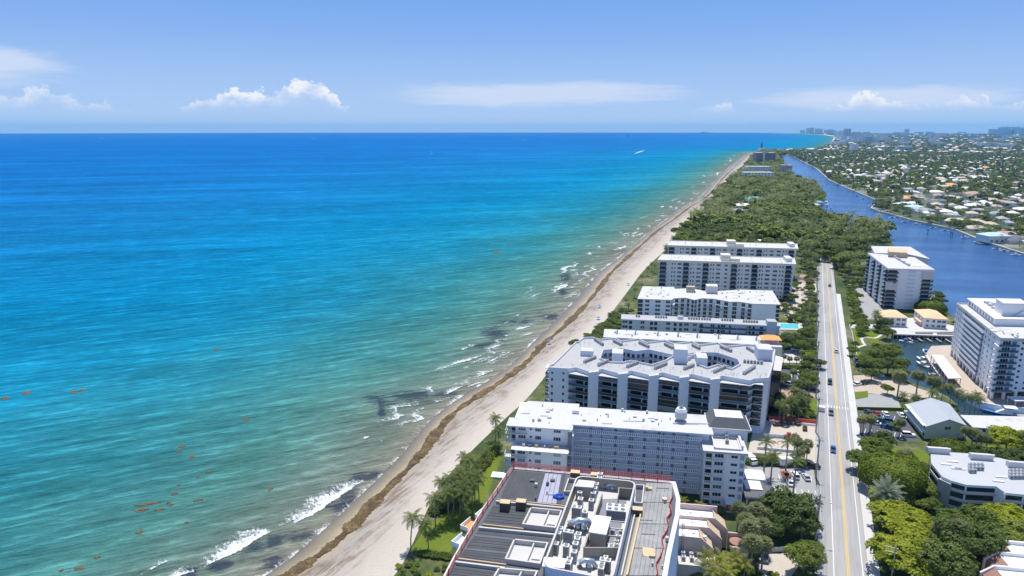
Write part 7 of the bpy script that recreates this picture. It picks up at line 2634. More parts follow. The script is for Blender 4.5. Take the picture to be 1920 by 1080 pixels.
pts = []
wx = [p[0] for p in WOOD]
wy = [p[1] for p in WOOD]
cell = 6.4
for gx in np.arange(min(wx), max(wx), cell):
 for gy in np.arange(min(wy), max(wy), cell):
  pts.append((gx, gy))
pts = np.array(pts) + RNG.random((len(pts), 2)) * cell
pts = pts[in_poly(pts, WOOD)]
ok = np.ones(len(pts), bool)
for x, y, r in clear:
 ok &= np.hypot(pts[:, 0] - x, pts[:, 1] - y) > r
ra_ = np.array([ROAD.inv(p) for p in pts])
ok &= ~((np.abs(ra_[:, 1]) < 7.5) & (ra_[:, 0] < 440))
fcr = Frame(116.7, 508.8, EA)
cc = np.array([fcr.inv(p) for p in pts])
ok &= ~((cc[:, 0] > -4) & (cc[:, 0] < 104) & (cc[:, 1] < 30))
fcr = Frame(97.6, 449.9, EA)
cc = np.array([fcr.inv(p) for p in pts])
ok &= ~((cc[:, 0] > -4) & (cc[:, 0] < 97) & (cc[:, 1] < 30))
pts = pts[ok]
dist = np.hypot(pts[:, 0], pts[:, 1])
order = np.argsort(dist)
kinds_n = RNG.random(len(pts))
pn = np.sin(pts[:, 0] * .021) * np.cos(pts[:, 1] * .017 + 1)          # groves of palms
is_palm = kinds_n < np.clip(.36 + .38 * pn, .10, .8)
wood_mass = Mass()
nb = npalm = 0
for i in order:
 x, y = x_, y_ = pts[i]
 pt_ = math.sin(x_ * .035 + 1.1 * math.sin(y_ * .021)) * math.cos(y_ * .028 + x_ * .011)
 s = (.55 + .7 * RNG.random() ** 1.5) * (1.12 + .3 * pt_) * (1.5 if RNG.random() < .03 else 1)
 rz = RNG.random() * 6.28
 d = dist[i]
 if is_palm[i]:
  if npalm < 190:
   o = link('palm_tree', mid_p[int(RNG.integers(len(mid_p)))], None, (x, y, LAND), rz, (s * 1.05,) * 3)
   tag(o, 'feathery palm in the wood beyond the cream towers', 'palm', 'palms in the wood')
   npalm += 1
  else:
   wood_mass.add(P_LOW[int(RNG.integers(3))], x, y, LAND, s * 1.15, rz, 0 if RNG.random() < .6 else 4)
 else:
  if nb < 185:
   o = link('broadleaf_tree', mid_b[int(RNG.integers(5)) * 3 + (2 if pt_ > .2 + .4 * RNG.random() else 1 if pt_ < -.2 else int(RNG.integers(3)))], None, (x, y, LAND), rz, (s, s, s * .95))
   tag(o, 'rounded broadleaf tree in the wood beyond the cream towers', 'tree', 'broadleaf trees in the wood')
   nb += 1
  else:
   wood_mass.add(B_LOW[int(RNG.integers(5))], x, y, LAND, s * 1.1, rz, 3 if pt_ > .15 + .5 * RNG.random() else 2 if pt_ < -.15 - .3 * RNG.random() else int(RNG.integers(1, 4)))
wood_mass.build('woodland', ['bark', 'leaf_palm', 'leaf_mid', 'leaf_dark', 'leaf_wood', 'leaf_sabal'], 'dense green wood covering the narrow island', 'woodland')
print('wood', len(pts), nb, npalm)
# ------------------------------------------------------------------ buildings at the far end of the island
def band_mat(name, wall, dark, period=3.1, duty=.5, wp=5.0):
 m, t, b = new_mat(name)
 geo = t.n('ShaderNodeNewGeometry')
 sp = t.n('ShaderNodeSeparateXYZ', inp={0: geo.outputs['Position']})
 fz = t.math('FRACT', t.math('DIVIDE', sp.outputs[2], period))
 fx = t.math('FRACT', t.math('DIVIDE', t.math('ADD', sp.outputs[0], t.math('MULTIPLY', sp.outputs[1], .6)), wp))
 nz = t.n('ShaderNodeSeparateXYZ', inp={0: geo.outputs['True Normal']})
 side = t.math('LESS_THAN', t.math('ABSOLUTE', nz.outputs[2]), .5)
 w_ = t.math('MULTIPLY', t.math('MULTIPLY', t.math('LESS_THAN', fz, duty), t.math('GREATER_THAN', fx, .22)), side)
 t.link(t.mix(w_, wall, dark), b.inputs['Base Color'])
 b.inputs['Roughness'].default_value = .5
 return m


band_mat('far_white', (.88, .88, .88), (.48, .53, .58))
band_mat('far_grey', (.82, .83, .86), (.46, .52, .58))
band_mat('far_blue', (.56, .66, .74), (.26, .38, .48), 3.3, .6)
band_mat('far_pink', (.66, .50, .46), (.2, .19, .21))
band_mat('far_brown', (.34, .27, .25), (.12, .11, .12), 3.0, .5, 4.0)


def px_block(x0, x1, yb, yt, depth, zb=2.2):
 """frame, width and height of a box whose front foot shows at x0..x1, yb and whose top shows at yt"""
 p, q = G(x0, yb, zb), G(x1, yb, zb)
 fr = face_frame((p.x, p.y), (q.x, q.y))
 yy = (p.y + q.y) / 2
 a_ = math.atan((yt - 241) / 1315.0)
 lo, hi = zb, 400.0
 for _ in range(40):
  mid = (lo + hi) / 2
  zc = yy * math.cos(PITCH) + (CAM_H - mid) * math.sin(PITCH)
  py = 540 - 1280 * (yy * math.sin(PITCH) - (CAM_H - mid) * math.cos(PITCH)) / zc
  if py > yt:
   lo = mid
  else:
   hi = mid
 return fr, dist2((p.x, p.y), (q.x, q.y)), lo


def far_building(x0, x1, yb, yt, depth, mt, label, group=None, name='apartment_tower', roof='concrete_pale', cap=0.0, rows=0):
 fr, W, zt = px_block(x0, x1, yb, yt, depth)
 zt -= cap
 T = empty(name, (*fr.pt(W / 2, depth / 2), 2.0), label, 'building', group)
 b = MB(fr); b.box(0, 0, 2.0, W, depth, zt, 0); b.build('wall', mt, T)
 b = MB(fr); b.box(-.5, -.5, zt, W + .5, depth + .5, zt + 1.0, 0); b.build('roof', roof, T)
 if cap:
  b = MB(fr); b.box(W * .36, depth * .3, zt + 1, W * .66, depth * .7, zt + cap, 0); b.build('roof_house', mt, T)
 if rows:
  n = rows
  fh = (zt - 3) / n
  for f in range(n):
   for k in range(max(3, int(W / 7))):
    window(T, fr, W * (k + .5) / max(3, int(W / 7)), 3 + f * fh + .5, 3.2, fh * .6, 2, 'glass', -.02)
 return T, fr, W, zt


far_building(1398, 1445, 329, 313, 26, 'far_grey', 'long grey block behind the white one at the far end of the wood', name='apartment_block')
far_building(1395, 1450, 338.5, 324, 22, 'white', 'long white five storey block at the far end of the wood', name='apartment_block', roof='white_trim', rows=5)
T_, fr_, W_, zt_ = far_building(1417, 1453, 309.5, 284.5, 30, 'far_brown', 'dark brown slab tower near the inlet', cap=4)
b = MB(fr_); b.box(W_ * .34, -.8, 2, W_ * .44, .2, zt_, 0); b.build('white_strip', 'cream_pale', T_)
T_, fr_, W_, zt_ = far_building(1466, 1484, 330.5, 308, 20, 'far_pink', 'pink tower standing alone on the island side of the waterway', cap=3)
# lighthouse: open iron skeleton, dark lantern
p = G(1427.5, 281.5, 2.5)
LH = empty('lighthouse', (p.x, p.y, 2.5), 'thin dark skeleton lighthouse above the point', 'lighthouse')
b = MB()
for k in range(8):
 a_ = k * math.pi / 4
 b.tube([(p.x + 8 * math.cos(a_), p.y + 8 * math.sin(a_), 2.5), (p.x + 3 * math.cos(a_), p.y + 3 * math.sin(a_), 33)], .6, .45, 4)
for z_ in (10, 18, 26):
 rr = 8 - 5 * (z_ - 2.5) / 30.5
 b.cyl(p.x, p.y, z_, z_ + .6, rr, 8)
b.build('frame', 'lighthouse_black', LH)
b = MB(); b.cyl(p.x, p.y, 2.5, 33, 1.6, 10); b.build('stair_column', 'lighthouse_black', LH)
b = MB(); b.cyl(p.x, p.y, 33, 34, 4.2, 12); b.cyl(p.x, p.y, 34, 38.5, 2.6, 10); b.cyl(p.x, p.y, 38.5, 41, 2.8, 10, r1=.2); b.build('lantern', 'lighthouse_black', LH)
far_building(1423, 1434, 283.6, 278, 20, 'white', 'white keeper building below the lighthouse', name='keeper_house', roof='white_trim')

# ------------------------------------------------------------------ skyline
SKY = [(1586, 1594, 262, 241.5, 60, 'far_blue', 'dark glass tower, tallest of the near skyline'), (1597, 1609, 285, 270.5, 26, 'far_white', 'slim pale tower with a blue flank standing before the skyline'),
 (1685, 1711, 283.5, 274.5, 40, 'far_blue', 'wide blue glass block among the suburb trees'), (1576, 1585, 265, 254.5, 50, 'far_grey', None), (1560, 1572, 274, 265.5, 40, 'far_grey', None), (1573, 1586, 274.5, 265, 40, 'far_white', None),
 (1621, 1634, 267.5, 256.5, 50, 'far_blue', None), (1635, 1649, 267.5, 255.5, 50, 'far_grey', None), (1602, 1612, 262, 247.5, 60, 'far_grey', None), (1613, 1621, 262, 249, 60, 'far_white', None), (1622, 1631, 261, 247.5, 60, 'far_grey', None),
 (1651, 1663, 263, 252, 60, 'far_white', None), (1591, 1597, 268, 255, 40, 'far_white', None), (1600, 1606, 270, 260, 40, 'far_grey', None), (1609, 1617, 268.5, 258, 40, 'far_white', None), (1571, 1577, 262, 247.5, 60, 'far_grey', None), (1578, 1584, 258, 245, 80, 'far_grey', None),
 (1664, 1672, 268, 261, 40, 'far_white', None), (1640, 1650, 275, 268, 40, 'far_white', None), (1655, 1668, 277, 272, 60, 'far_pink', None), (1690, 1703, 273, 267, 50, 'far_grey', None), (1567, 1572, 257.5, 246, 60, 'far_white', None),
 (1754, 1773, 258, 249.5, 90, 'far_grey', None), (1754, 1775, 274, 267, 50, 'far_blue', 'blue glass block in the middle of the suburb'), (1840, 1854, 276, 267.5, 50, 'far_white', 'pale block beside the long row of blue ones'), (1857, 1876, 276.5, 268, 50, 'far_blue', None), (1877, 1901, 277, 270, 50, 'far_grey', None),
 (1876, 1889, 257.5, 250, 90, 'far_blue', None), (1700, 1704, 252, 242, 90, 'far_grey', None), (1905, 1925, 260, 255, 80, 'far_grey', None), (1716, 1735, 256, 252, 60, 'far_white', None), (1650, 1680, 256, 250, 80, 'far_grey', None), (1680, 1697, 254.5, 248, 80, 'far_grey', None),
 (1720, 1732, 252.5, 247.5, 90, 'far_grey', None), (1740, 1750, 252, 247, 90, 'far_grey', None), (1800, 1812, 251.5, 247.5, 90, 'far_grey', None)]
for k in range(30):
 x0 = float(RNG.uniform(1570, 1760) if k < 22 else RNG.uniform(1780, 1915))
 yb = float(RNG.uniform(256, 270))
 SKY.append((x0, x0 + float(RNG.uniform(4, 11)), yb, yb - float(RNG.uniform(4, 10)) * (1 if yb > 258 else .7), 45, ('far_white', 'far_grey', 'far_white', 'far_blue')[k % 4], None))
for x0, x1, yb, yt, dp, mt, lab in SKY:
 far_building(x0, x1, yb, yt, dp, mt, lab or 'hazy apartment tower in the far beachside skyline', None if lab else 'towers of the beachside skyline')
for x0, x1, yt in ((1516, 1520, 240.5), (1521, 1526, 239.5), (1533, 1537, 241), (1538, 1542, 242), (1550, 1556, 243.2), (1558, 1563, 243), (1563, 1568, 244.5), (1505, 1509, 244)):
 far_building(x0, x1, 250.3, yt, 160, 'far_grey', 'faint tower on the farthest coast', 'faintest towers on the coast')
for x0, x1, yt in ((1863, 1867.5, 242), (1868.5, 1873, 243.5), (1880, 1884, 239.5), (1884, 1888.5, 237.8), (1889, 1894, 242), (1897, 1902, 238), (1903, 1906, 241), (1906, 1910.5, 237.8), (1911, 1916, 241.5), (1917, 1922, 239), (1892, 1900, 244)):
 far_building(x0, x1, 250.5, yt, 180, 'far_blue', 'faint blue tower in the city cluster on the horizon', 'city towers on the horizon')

# ------------------------------------------------------------------ the suburb across the waterway
MAIN = bank_r + [(6000, 1500), (17500, 6000), (15500, 10500), (9500, 17200)] + far_coast[::-1]
SPECIAL = [(1862, 446, 5, 'blue', 'white house with a pale blue roof on the seawall'), (1893, 446, 0, 'dark', 'dark roofed house next to the pale blue one'), (1790, 413, 3, 'tan', 'big sandy villa on the corner of the seawall'), (1822, 415, 1, 'tan', 'second sandy villa right of the corner one'),
  (1852, 420, 4, 'tan', 'small sandy house right of the two villas'), (1780, 349, 2, 'orange', 'orange roofed house in the middle of the suburb'), (1766, 358, 4, 'orange', 'orange roofed house just below the other orange one'), (1846, 316, 2, 'orange', 'bright orange roofed house farther back in the suburb'),
  (1752, 363, 5, 'white', 'wide white hip roofed house below the orange ones'), (1713, 392, 2, 'blue', 'blue grey roofed house near the inlet'), (1693, 383, 0, 'white', 'white house at the mouth of the side canal'), (1730, 394, 3, 'grey', 'grey roofed house behind the mangroves'),
  (1824, 362, 0, 'pink', 'pink roofed house right of the wide white one'), (1655, 352, 3, 'pink', 'pink roofed house behind the palms on the bank'), (1824, 385, 1, 'white', 'long white roofed house in the middle distance'), (1702, 370, 3, 'orange', 'long orange tan house behind the side canal')]
spots = []
for x, y, v, c, lab in SPECIAL:
 p = G(x, y, 6)
 house(p.x, p.y, v, c, lab, None, EA + .25, 1.25, windows=True)
 spots.append((p.x, p.y))
hp = []
fs_ = Frame(300, 300, R(-22))
for i in range(-66, 180):
 for j in range(0, 205):
  x, y = fs_.pt(i * 26 + RNG.uniform(-5, 5), j * 33 + RNG.uniform(-6, 6) + (i % 2) * 9)
  hp.append((x, y))
hp = np.array(hp)
px_, py_ = proj(hp, 4)
keep = (hp[:, 1] > 250) & (px_ > 1490) & (px_ < 1950) & (py_ > 270) & in_poly(hp, MAIN) & (RNG.random(len(hp)) < .85)
dpb = np.full(len(hp), 1e9)
for a_, b_ in zip(bank_r[:-1], bank_r[1:]):
 A_, B_ = np.array(a_), np.array(b_)
 d_ = B_ - A_
 t_ = np.clip(((hp - A_) @ d_) / (d_ @ d_), 0, 1)
 dpb = np.minimum(dpb, np.hypot(*(hp - (A_ + t_[:, None] * d_)).T))
keep &= dpb > 17
for x, y in spots:
 keep &= np.hypot(hp[:, 0] - x, hp[:, 1] - y) > 24
hp = hp[keep]
hp = hp[np.argsort(np.hypot(hp[:, 0], hp[:, 1]))]
house_far = Mass()
FARH = []
for wl_, rf_ in HV:
 tri = []
 V = np.array(wl_.v + rf_.v)
 Q = [f for f in wl_.f] + [[i + len(wl_.v) for i in f] for f in rf_.f]
 Q = np.array([f if len(f) == 4 else [f[0], f[1], f[2], f[2]] for f in Q])
 M = np.array([0] * len(wl_.f) + [1] * len(rf_.f))
 # a triangle as a quad needs its own last vertex
 V2, Q2 = list(map(tuple, V)), []
 for f in Q:
  if f[2] == f[3]:
   m_ = tuple((np.array(V2[f[1]]) + np.array(V2[f[2]])) / 2)
   V2.append(m_)
   Q2.append([f[0], f[1], len(V2) - 1, f[2]])
  else:
   Q2.append(list(f))
 FARH.append((np.array(V2), np.array(Q2), M))
RNAMES = ['white', 'grey', 'tan', 'pink', 'dark', 'orange']
wts = np.array([.30, .22, .23, .12, .12, .01])
nh = 0
for k, (x, y) in enumerate(hp):
 c = RNAMES[int(RNG.choice(6, p=wts))]
 v = int(RNG.integers(6))
 rz = R(-22) + (0 if RNG.random() < .6 else math.pi / 2) + RNG.normal() * .05
 s = .72 + .42 * RNG.random()
 if nh < 284:
  house(x, y, v, c, '%s roofed house among the suburb trees beyond the waterway' % {'white': 'white', 'grey': 'grey', 'tan': 'sandy', 'pink': 'pink', 'dark': 'dark', 'orange': 'orange'}[c], 'suburban houses', rz, s)
  nh += 1
 else:
  far_s = 1.0
  house_far.add(FARH[v], x, y, 2.2, s * far_s, rz, RNAMES.index(c))
house_far.build('far_houses', ['cream_pale'] + ['roof_' + c for c in RNAMES], 'hundreds of far suburban roofs fading towards the horizon', 'houses')
print('houses', len(hp))

# trees between the houses
tp = []
n_try = 62000
rr_ = np.sqrt(RNG.random(n_try)) * 3600
aa_ = R(18) + RNG.random(n_try) * R(22)
tp = np.stack([rr_ * np.sin(aa_), rr_ * np.cos(aa_)], 1)
tp = tp[(tp[:, 1] > 230)]
tp = tp[in_poly(tp, MAIN)]
px_, py_ = proj(tp, 4)
tp = tp[(px_ > 1480) & (px_ < 1945)]
cellh = {}
for x, y in list(hp) + spots:
 cellh.setdefault((int(x // 30), int(y // 30)), []).append((x, y))


def near_house(x, y, r=9.5):
 for i in (-1, 0, 1):
  for j in (-1, 0, 1):
   for hx, hy in cellh.get((int(x // 30) + i, int(y // 30) + j), ()):
    if (hx - x) ** 2 + (hy - y) ** 2 < r * r:
     return True
 return False


tp = np.array([p for p in tp if not near_house(*p)])
dd = np.hypot(tp[:, 0], tp[:, 1])
tp = tp[np.argsort(dd)]
dd = np.sort(dd)
clump = np.sin(tp[:, 0] * .03 + 2) * np.sin(tp[:, 1] * .023) + .5 * np.sin(tp[:, 0] * .011 + tp[:, 1] * .009)
keepp = RNG.random(len(tp)) < np.clip(.25 + .25 * clump, .06, .75)
tp, dd = tp[keepp], dd[keepp]
sub = Mass()
ni = nip = 0
sub_b = [np_mesh('suburb_tree', v, q, ['bark', lm], m_) for (v, q, m_) in B_LOW[:3] for lm in ('leaf_mid', 'leaf_dark')]
sub_p = [np_mesh('suburb_palm', v, q, ['palm_bark', 'leaf_palm'], m_) for (v, q, m_) in P_LOW]
for k, (x, y) in enumerate(tp):
 s = .5 + .5 * RNG.random()
 rz = RNG.random() * 6.28
 if RNG.random() < .25 and dd[k] < 1500:
  if nip < 100:
   tag(link('palm_tree', sub_p[int(RNG.integers(3))], None, (x, y, 2.2), rz, (s * 1.1,) * 3), 'palm among the houses beyond the waterway', 'palm', 'palms of the suburb')
   nip += 1
  else:
   sub.add(P_LOW[int(RNG.integers(3))], x, y, 2.2, s * 1.1, rz, 0)
 elif ni < 110:
  tag(link('broadleaf_tree', sub_b[int(RNG.integers(6))], None, (x, y, 2.2), rz, (s, s, s)), 'rounded tree among the houses beyond the waterway', 'tree', 'trees of the suburb')
  ni += 1
 else:
  arr = B_LOW[int(RNG.integers(5))] if dd[k] < 1300 else B_FAR[int(RNG.integers(4))]
  sub.add(arr, x, y, 2.2, s * (1.0 if dd[k] < 1300 else 1.25), rz, 1 if RNG.random() < .4 else 2)
# palms lining the bank
for a_, b_ in zip(bank_r[3:-2], bank_r[4:-1]):
 L = dist2(a_, b_)
 if math.hypot(*a_) > 2600:
  continue
 ux, uy = (b_[0] - a_[0]) / L, (b_[1] - a_[1]) / L
 for k in range(int(L / 7)):
  if RNG.random() < .6:
   f = RNG.random()
   o_ = 7 + RNG.random() * 14
   x, y = a_[0] + (b_[0] - a_[0]) * f - uy * o_ * -1 * -1, a_[1] + (b_[1] - a_[1]) * f + ux * o_
   if in_poly(np.array([[x, y]]), MAIN)[0] and not near_house(x, y):
    sub.add(P_LOW[int(RNG.integers(3))] if RNG.random() < .6 else B_LOW[int(RNG.integers(5))], x, y, 2.2, .8 + .3 * RNG.random(), RNG.random() * 6, 0 if RNG.random() < .5 else 2)
# far canopy beyond the houses one can tell apart
nf = 7000
rr_ = 3300 + (RNG.random(nf) ** 1.7) * 12500
aa_ = R(19.5) + RNG.random(nf) * R(21)
for r_, a_ in zip(rr_, aa_):
 x, y = r_ * math.sin(a_), r_ * math.cos(a_)
 if in_poly(np.array([[x, y]]), MAIN)[0]:
  sub.add(B_FAR[int(RNG.integers(4))], x, y, 2.2, 1.2 + r_ / 2600 * (.6 + .8 * RNG.random()), RNG.random() * 6, 2, 1.0 + r_ / 14000)
sub.build('suburb_trees', ['bark', 'leaf_palm', 'leaf_mid', 'leaf_far'], 'green canopy of the suburb reaching to the horizon', 'trees')
# far low roofs
fl_ = Mass()
for _ in range(900):
 r_ = 3600 + RNG.random() ** 1.6 * 11500
 a_ = R(20) + RNG.random() * R(20)
 x, y = r_ * math.sin(a_), r_ * math.cos(a_)
 if in_poly(np.array([[x, y]]), MAIN)[0]:
  fl_.add(FARH[int(RNG.integers(6))], x, y, 2.2, 1.1 + r_ / 6000 * RNG.random(), RNG.random() * 3, 0 if RNG.random() < .5 else 2, 1.3 + r_ / 9000)
fl_.build('distant_roofs', ['cream_pale', 'roof_white', 'roof_grey', 'roof_tan', 'roof_pink'], 'pale specks of the most distant roofs', 'houses')

# ------------------------------------------------------------------ vehicles
def loft(sections, mb, m=0):
 """closed cross-sections (lists of 3-D points) joined in order"""
 rings = [[mb.P(*p) for p in s] for s in sections]
 n = len(rings[0])
 for a_, b_ in zip(rings, rings[1:]):
  for i in range(n):
   j = (i + 1) % n
   mb.f.append([a_[i], a_[j], b_[j], b_[i]]); mb.m.append(m)
 mb.f.append(rings[0][::-1]); mb.m.append(m)
 mb.f.append(rings[-1]); mb.m.append(m)


def car_meshes(paint, style):
 L, Wd = (4.6, 1.85) if style == 'sedan' else (4.8, 1.95) if style == 'suv' else (5.5, 2.0)
 hb = .85 if style == 'sedan' else 1.0
 body = MB()
 secs = []
 for f, wf, z0, z1 in ((0.0, .80, .38, .68), (.03, .93, .26, hb - .06), (.25, 1.0, .22, hb), (.72, 1.0, .22, hb + .03), (.95, .95, .26, hb), (1.0, .82, .38, hb - .15)):
  x = L / 2 - f * L
  w_ = Wd / 2 * wf
  secs.append([(x, -w_, z0), (x, w_, z0), (x, w_ * 1.0, (z0 + z1) / 2), (x, w_ * .9, z1), (x, -w_ * .9, z1), (x, -w_, (z0 + z1) / 2)])
 loft(secs, body)
 cab, roof = MB(), MB()
 zt = 1.42 if style == 'sedan' else 1.75
 x0, x1, x2, x3 = {'sedan': (.95, .35, -1.25, -1.9), 'suv': (1.05, .5, -2.0, -2.3), 'pickup': (1.15, .55, -.75, -1.0)}[style]
 wb, wt = Wd / 2 * .88, Wd / 2 * .72
 loft([[(x0, -wb, hb - .02), (x0, wb, hb - .02), (x0 - .02, wb, hb), (x0 - .02, -wb, hb)], [(x1, -wt, hb), (x1, wt, hb), (x1, wt, zt), (x1, -wt, zt)],
  [(x2, -wt, hb), (x2, wt, hb), (x2, wt, zt), (x2, -wt, zt)], [(x3, -wb, hb - .02), (x3, wb, hb - .02), (x3 + .02, wb, hb), (x3 + .02, -wb, hb)]], cab)
 roof.box(x2 - .02, -wt * .97, zt - .02, x1 + .02, wt * .97, zt + .05)
 if style == 'pickup':
  body.box(-L / 2 + .1, -Wd / 2 * .93, hb, x3 - .1, -Wd / 2 * .8, hb + .28)
  body.box(-L / 2 + .1, Wd / 2 * .8, hb, x3 - .1, Wd / 2 * .93, hb + .28)
 wheel = MB()
 for s in (-.11, .11):
  pass
 n = 12
 ra_ = [wheel.P(.33 * math.cos(2 * math.pi * i / n), -.11, .33 + .33 * math.sin(2 * math.pi * i / n)) for i in range(n)]
 rb_ = [wheel.P(.33 * math.cos(2 * math.pi * i / n), .11, .33 + .33 * math.sin(2 * math.pi * i / n)) for i in range(n)]
 for i in range(n):
  j = (i + 1) % n
  wheel.f.append([ra_[i], ra_[j], rb_[j], rb_[i]]); wheel.m.append(0)
 wheel.f.append(ra_[::-1]); wheel.m.append(1)
 wheel.f.append(rb_); wheel.m.append(1)
 lamp = MB()
 lamp.box(-.05, -.2, -.07, .05, .2, .07)
 return {'body': body.mesh('body', ['paint_' + paint], smooth=False), 'cab': cab.mesh('glazing', ['glass']), 'roof': roof.mesh('roof', ['paint_' + paint]), 'wheel': wheel.mesh('wheel', ['tyre', 'rim']), 'lamp': lamp.mesh('headlight', ['lamp_glass']), 'L': L, 'W': Wd, 'hb': hb}


CARM = {}


def car(px, py, heading, paint, style, label, group=None, z=LAND + .03):
 key = (paint, style)
 if key not in CARM:
  CARM[key] = car_meshes(paint, style)
 c = CARM[key]
 p = G(px, py, z)
 o = empty({'sedan': 'car', 'suv': 'car', 'pickup': 'pickup_truck'}[style], (p.x, p.y, z), label, 'car' if style != 'pickup' else 'truck', group, heading)
 link('body', c['body'], o); link('window', c['cab'], o); link('roof', c['roof'], o)
 for sx in (-1, 1):
  for sy in (-1, 1):
   link('wheel', c['wheel'], o, (sx * c['L'] * .31, sy * (c['W'] / 2 - .1), 0))
  link('headlight', c['lamp'], o, (c['L'] / 2 - .04, sx * c['W'] * .33, c['hb'] - .22))
 return o


RH = ROAD.ang
for x, y, h, pnt, st_, lab in ((1556, 719, RH + math.pi, 'black', 'suv', 'black car on the road just beyond the crossing'), (1558, 776, RH + math.pi, 'grey', 'suv', 'dark grey car on the road at the crossing'), (1562, 845, RH + math.pi, 'blue', 'sedan', 'blue car on the road, nearest the bottom edge'),
       (1568, 660, RH, 'silver', 'sedan', 'silver car driving away in the right lane'), (1555.5, 537, RH, 'grey', 'suv', 'farthest dark car on the road')):
 car(x, y, h, pnt, st_, lab)
for k, (x, y, h, pnt, st_, lab) in enumerate(((1627, 776, 1.4, 'black', 'suv', 'black car first in the back row of the dark car park'), (1643, 777, 1.4, 'red', 'sedan', 'red car in the back row of the dark car park'), (1660, 778, 1.4, 'white', 'sedan', 'white car in the back row of the dark car park'),
           (1689, 780, 1.4, 'white', 'sedan', 'white car alone at the end of the back row'), (1653, 792, -.6, 'teal', 'suv', 'leftmost of the three dark blue cars in the middle of the car park'), (1669, 793, -.6, 'teal', 'suv', 'rightmost of the three dark blue cars in the middle of the car park'),
           (1666, 803, -.6, 'blue', 'pickup', 'dark blue pickup nearest of the three in the middle of the car park'), (1644, 796, -.6, 'white', 'sedan', 'white car half under the palms of the dark car park'), (1703, 818, -.2, 'white', 'suv', 'white car at the near edge of the dark car park'),
           (1481, 907, 1.4, 'white', 'sedan', 'white sedan crossing the grey car park'), (1473, 894, 1.5, 'orange', 'pickup', 'orange red pickup in the grey car park'), (1490, 894, 1.5, 'white', 'suv', 'white car next to the orange red pickup'), (1511, 897, 1.5, 'silver', 'sedan', 'silver blue car next to the road pole in the grey car park'),
           (1521, 877, 3.0, 'black', 'pickup', 'black truck under the hedge of the grey car park'), (1434, 1046, 1.2, 'grey', 'pickup', 'dark grey truck in the sandy yard'), (1493, 657, 3.05, 'white', 'pickup', 'white pickup on the white concrete drive'),
           (1474, 721, 2.2, 'white', 'suv', 'white car leftmost in the car park behind the zigzag block'), (1488, 722, 2.2, 'white', 'sedan', 'white car next to the leftmost one behind the zigzag block'), (1496, 702, 1.5, 'white', 'pickup', 'white truck in the middle of the car park behind the zigzag block'), (1508, 720, 1.5, 'grey', 'sedan', 'grey car under the palms behind the zigzag block'),
           (1536, 692, RH, 'blue', 'pickup', 'blue truck stopped at the car park exit by the road'), (1604, 676, 1.3, 'grey', 'suv', 'grey car farther under the trees by the basin'), (1606, 686, 1.3, 'black', 'suv', 'black car nearer under the trees by the basin'), (1622, 720, .4, 'black', 'suv', 'black car on the bare beige lot'), (1608, 722, .4, 'white', 'sedan', 'white car on the bare beige lot'),
           (1617, 600, .2, 'white', 'sedan', 'white car by the pool of the waterway tower'), (1594, 538, .3, 'white', 'suv', 'white car at the entrance of the waterway tower'), (1614, 537, .3, 'silver', 'sedan', 'silver car at the entrance of the waterway tower'), (1621, 538, .3, 'grey', 'sedan', 'grey car at the entrance of the waterway tower'),
           (1503, 545, 3.0, 'white', 'sedan', 'white car in front of the nearer cream tower'), (1835, 706, 1.2, 'black', 'sedan', 'black car under the arches of the big white tower'))):
 car(x, y, h, pnt, st_, lab)
# box truck and van in the grey car park
def box_van(px, py, h, label, L=6.2, hh=2.9):
 p = G(px, py, LAND)
 o = empty('box_truck', (p.x, p.y, LAND), label, 'truck', None, h)
 b = MB(); b.box(-L / 2, -1.15, .7, L / 2 - 1.7, 1.15, hh); link('cargo_box', b.mesh('cargo_box', ['hull_white']), o)
 b = MB(); b.box(L / 2 - 1.65, -1.0, .5, L / 2, 1.0, 1.5); b.box(L / 2 - 1.6, -.95, 1.5, L / 2 - .4, .95, 2.2, 1, top=0); link('cab', b.mesh('cab', ['hull_white', 'glass']), o)
 wm = CARM[('white', 'sedan')]['wheel']
 for sx in (-L * .3, L * .36):
  for sy in (-1, 1):
   link('wheel', wm, o, (sx, sy * 1.0, 0))
 return o


box_van(1476, 873, .05, 'white box truck parked along the hedge')
box_van(1408, 868, -1.4, 'white van parked beside the walkway block', 5.0, 2.6)
# sign board with its lettering
p = G(1374, 962, LAND)
fr_ = Frame(p.x, p.y, EA)
S_ = empty('kiosk', (p.x, p.y, LAND), 'magenta fronted kiosk with a white top behind the town houses', 'kiosk')
b = MB(fr_); b.box(-1.9, 0, LAND, 1.9, 2.6, LAND + 2.7, 0); b.build('body', 'hull_white', S_)
b = MB(fr_); b.box(-2.0, -.1, LAND + .6, 2.0, 0, LAND + 2.6, 0); b.build('panel', 'magenta', S_)
b = MB(fr_); b.box(-2.2, -.3, LAND + 2.7, 2.2, 2.9, LAND + 2.9, 0); b.build('roof', 'hull_white', S_)
txt = bpy.data.curves.new('lettering', 'FONT')
txt.body = 'The B'
txt.size = .95
txt.extrude = .01
txt.materials.append(MATS['hull_white'])
x_, y_ = fr_.pt(-1.6, -.13)
to_ = bpy.data.objects.new('lettering', txt)
to = bpy.data.objects.new('lettering', bpy.data.meshes.new_from_object(to_))
bpy.data.objects.remove(to_)
to.rotation_euler = (math.pi / 2, 0, EA)
to.location = (x_ - p.x, y_ - p.y, 1.4)
to.parent = S_
COL.objects.link(to)

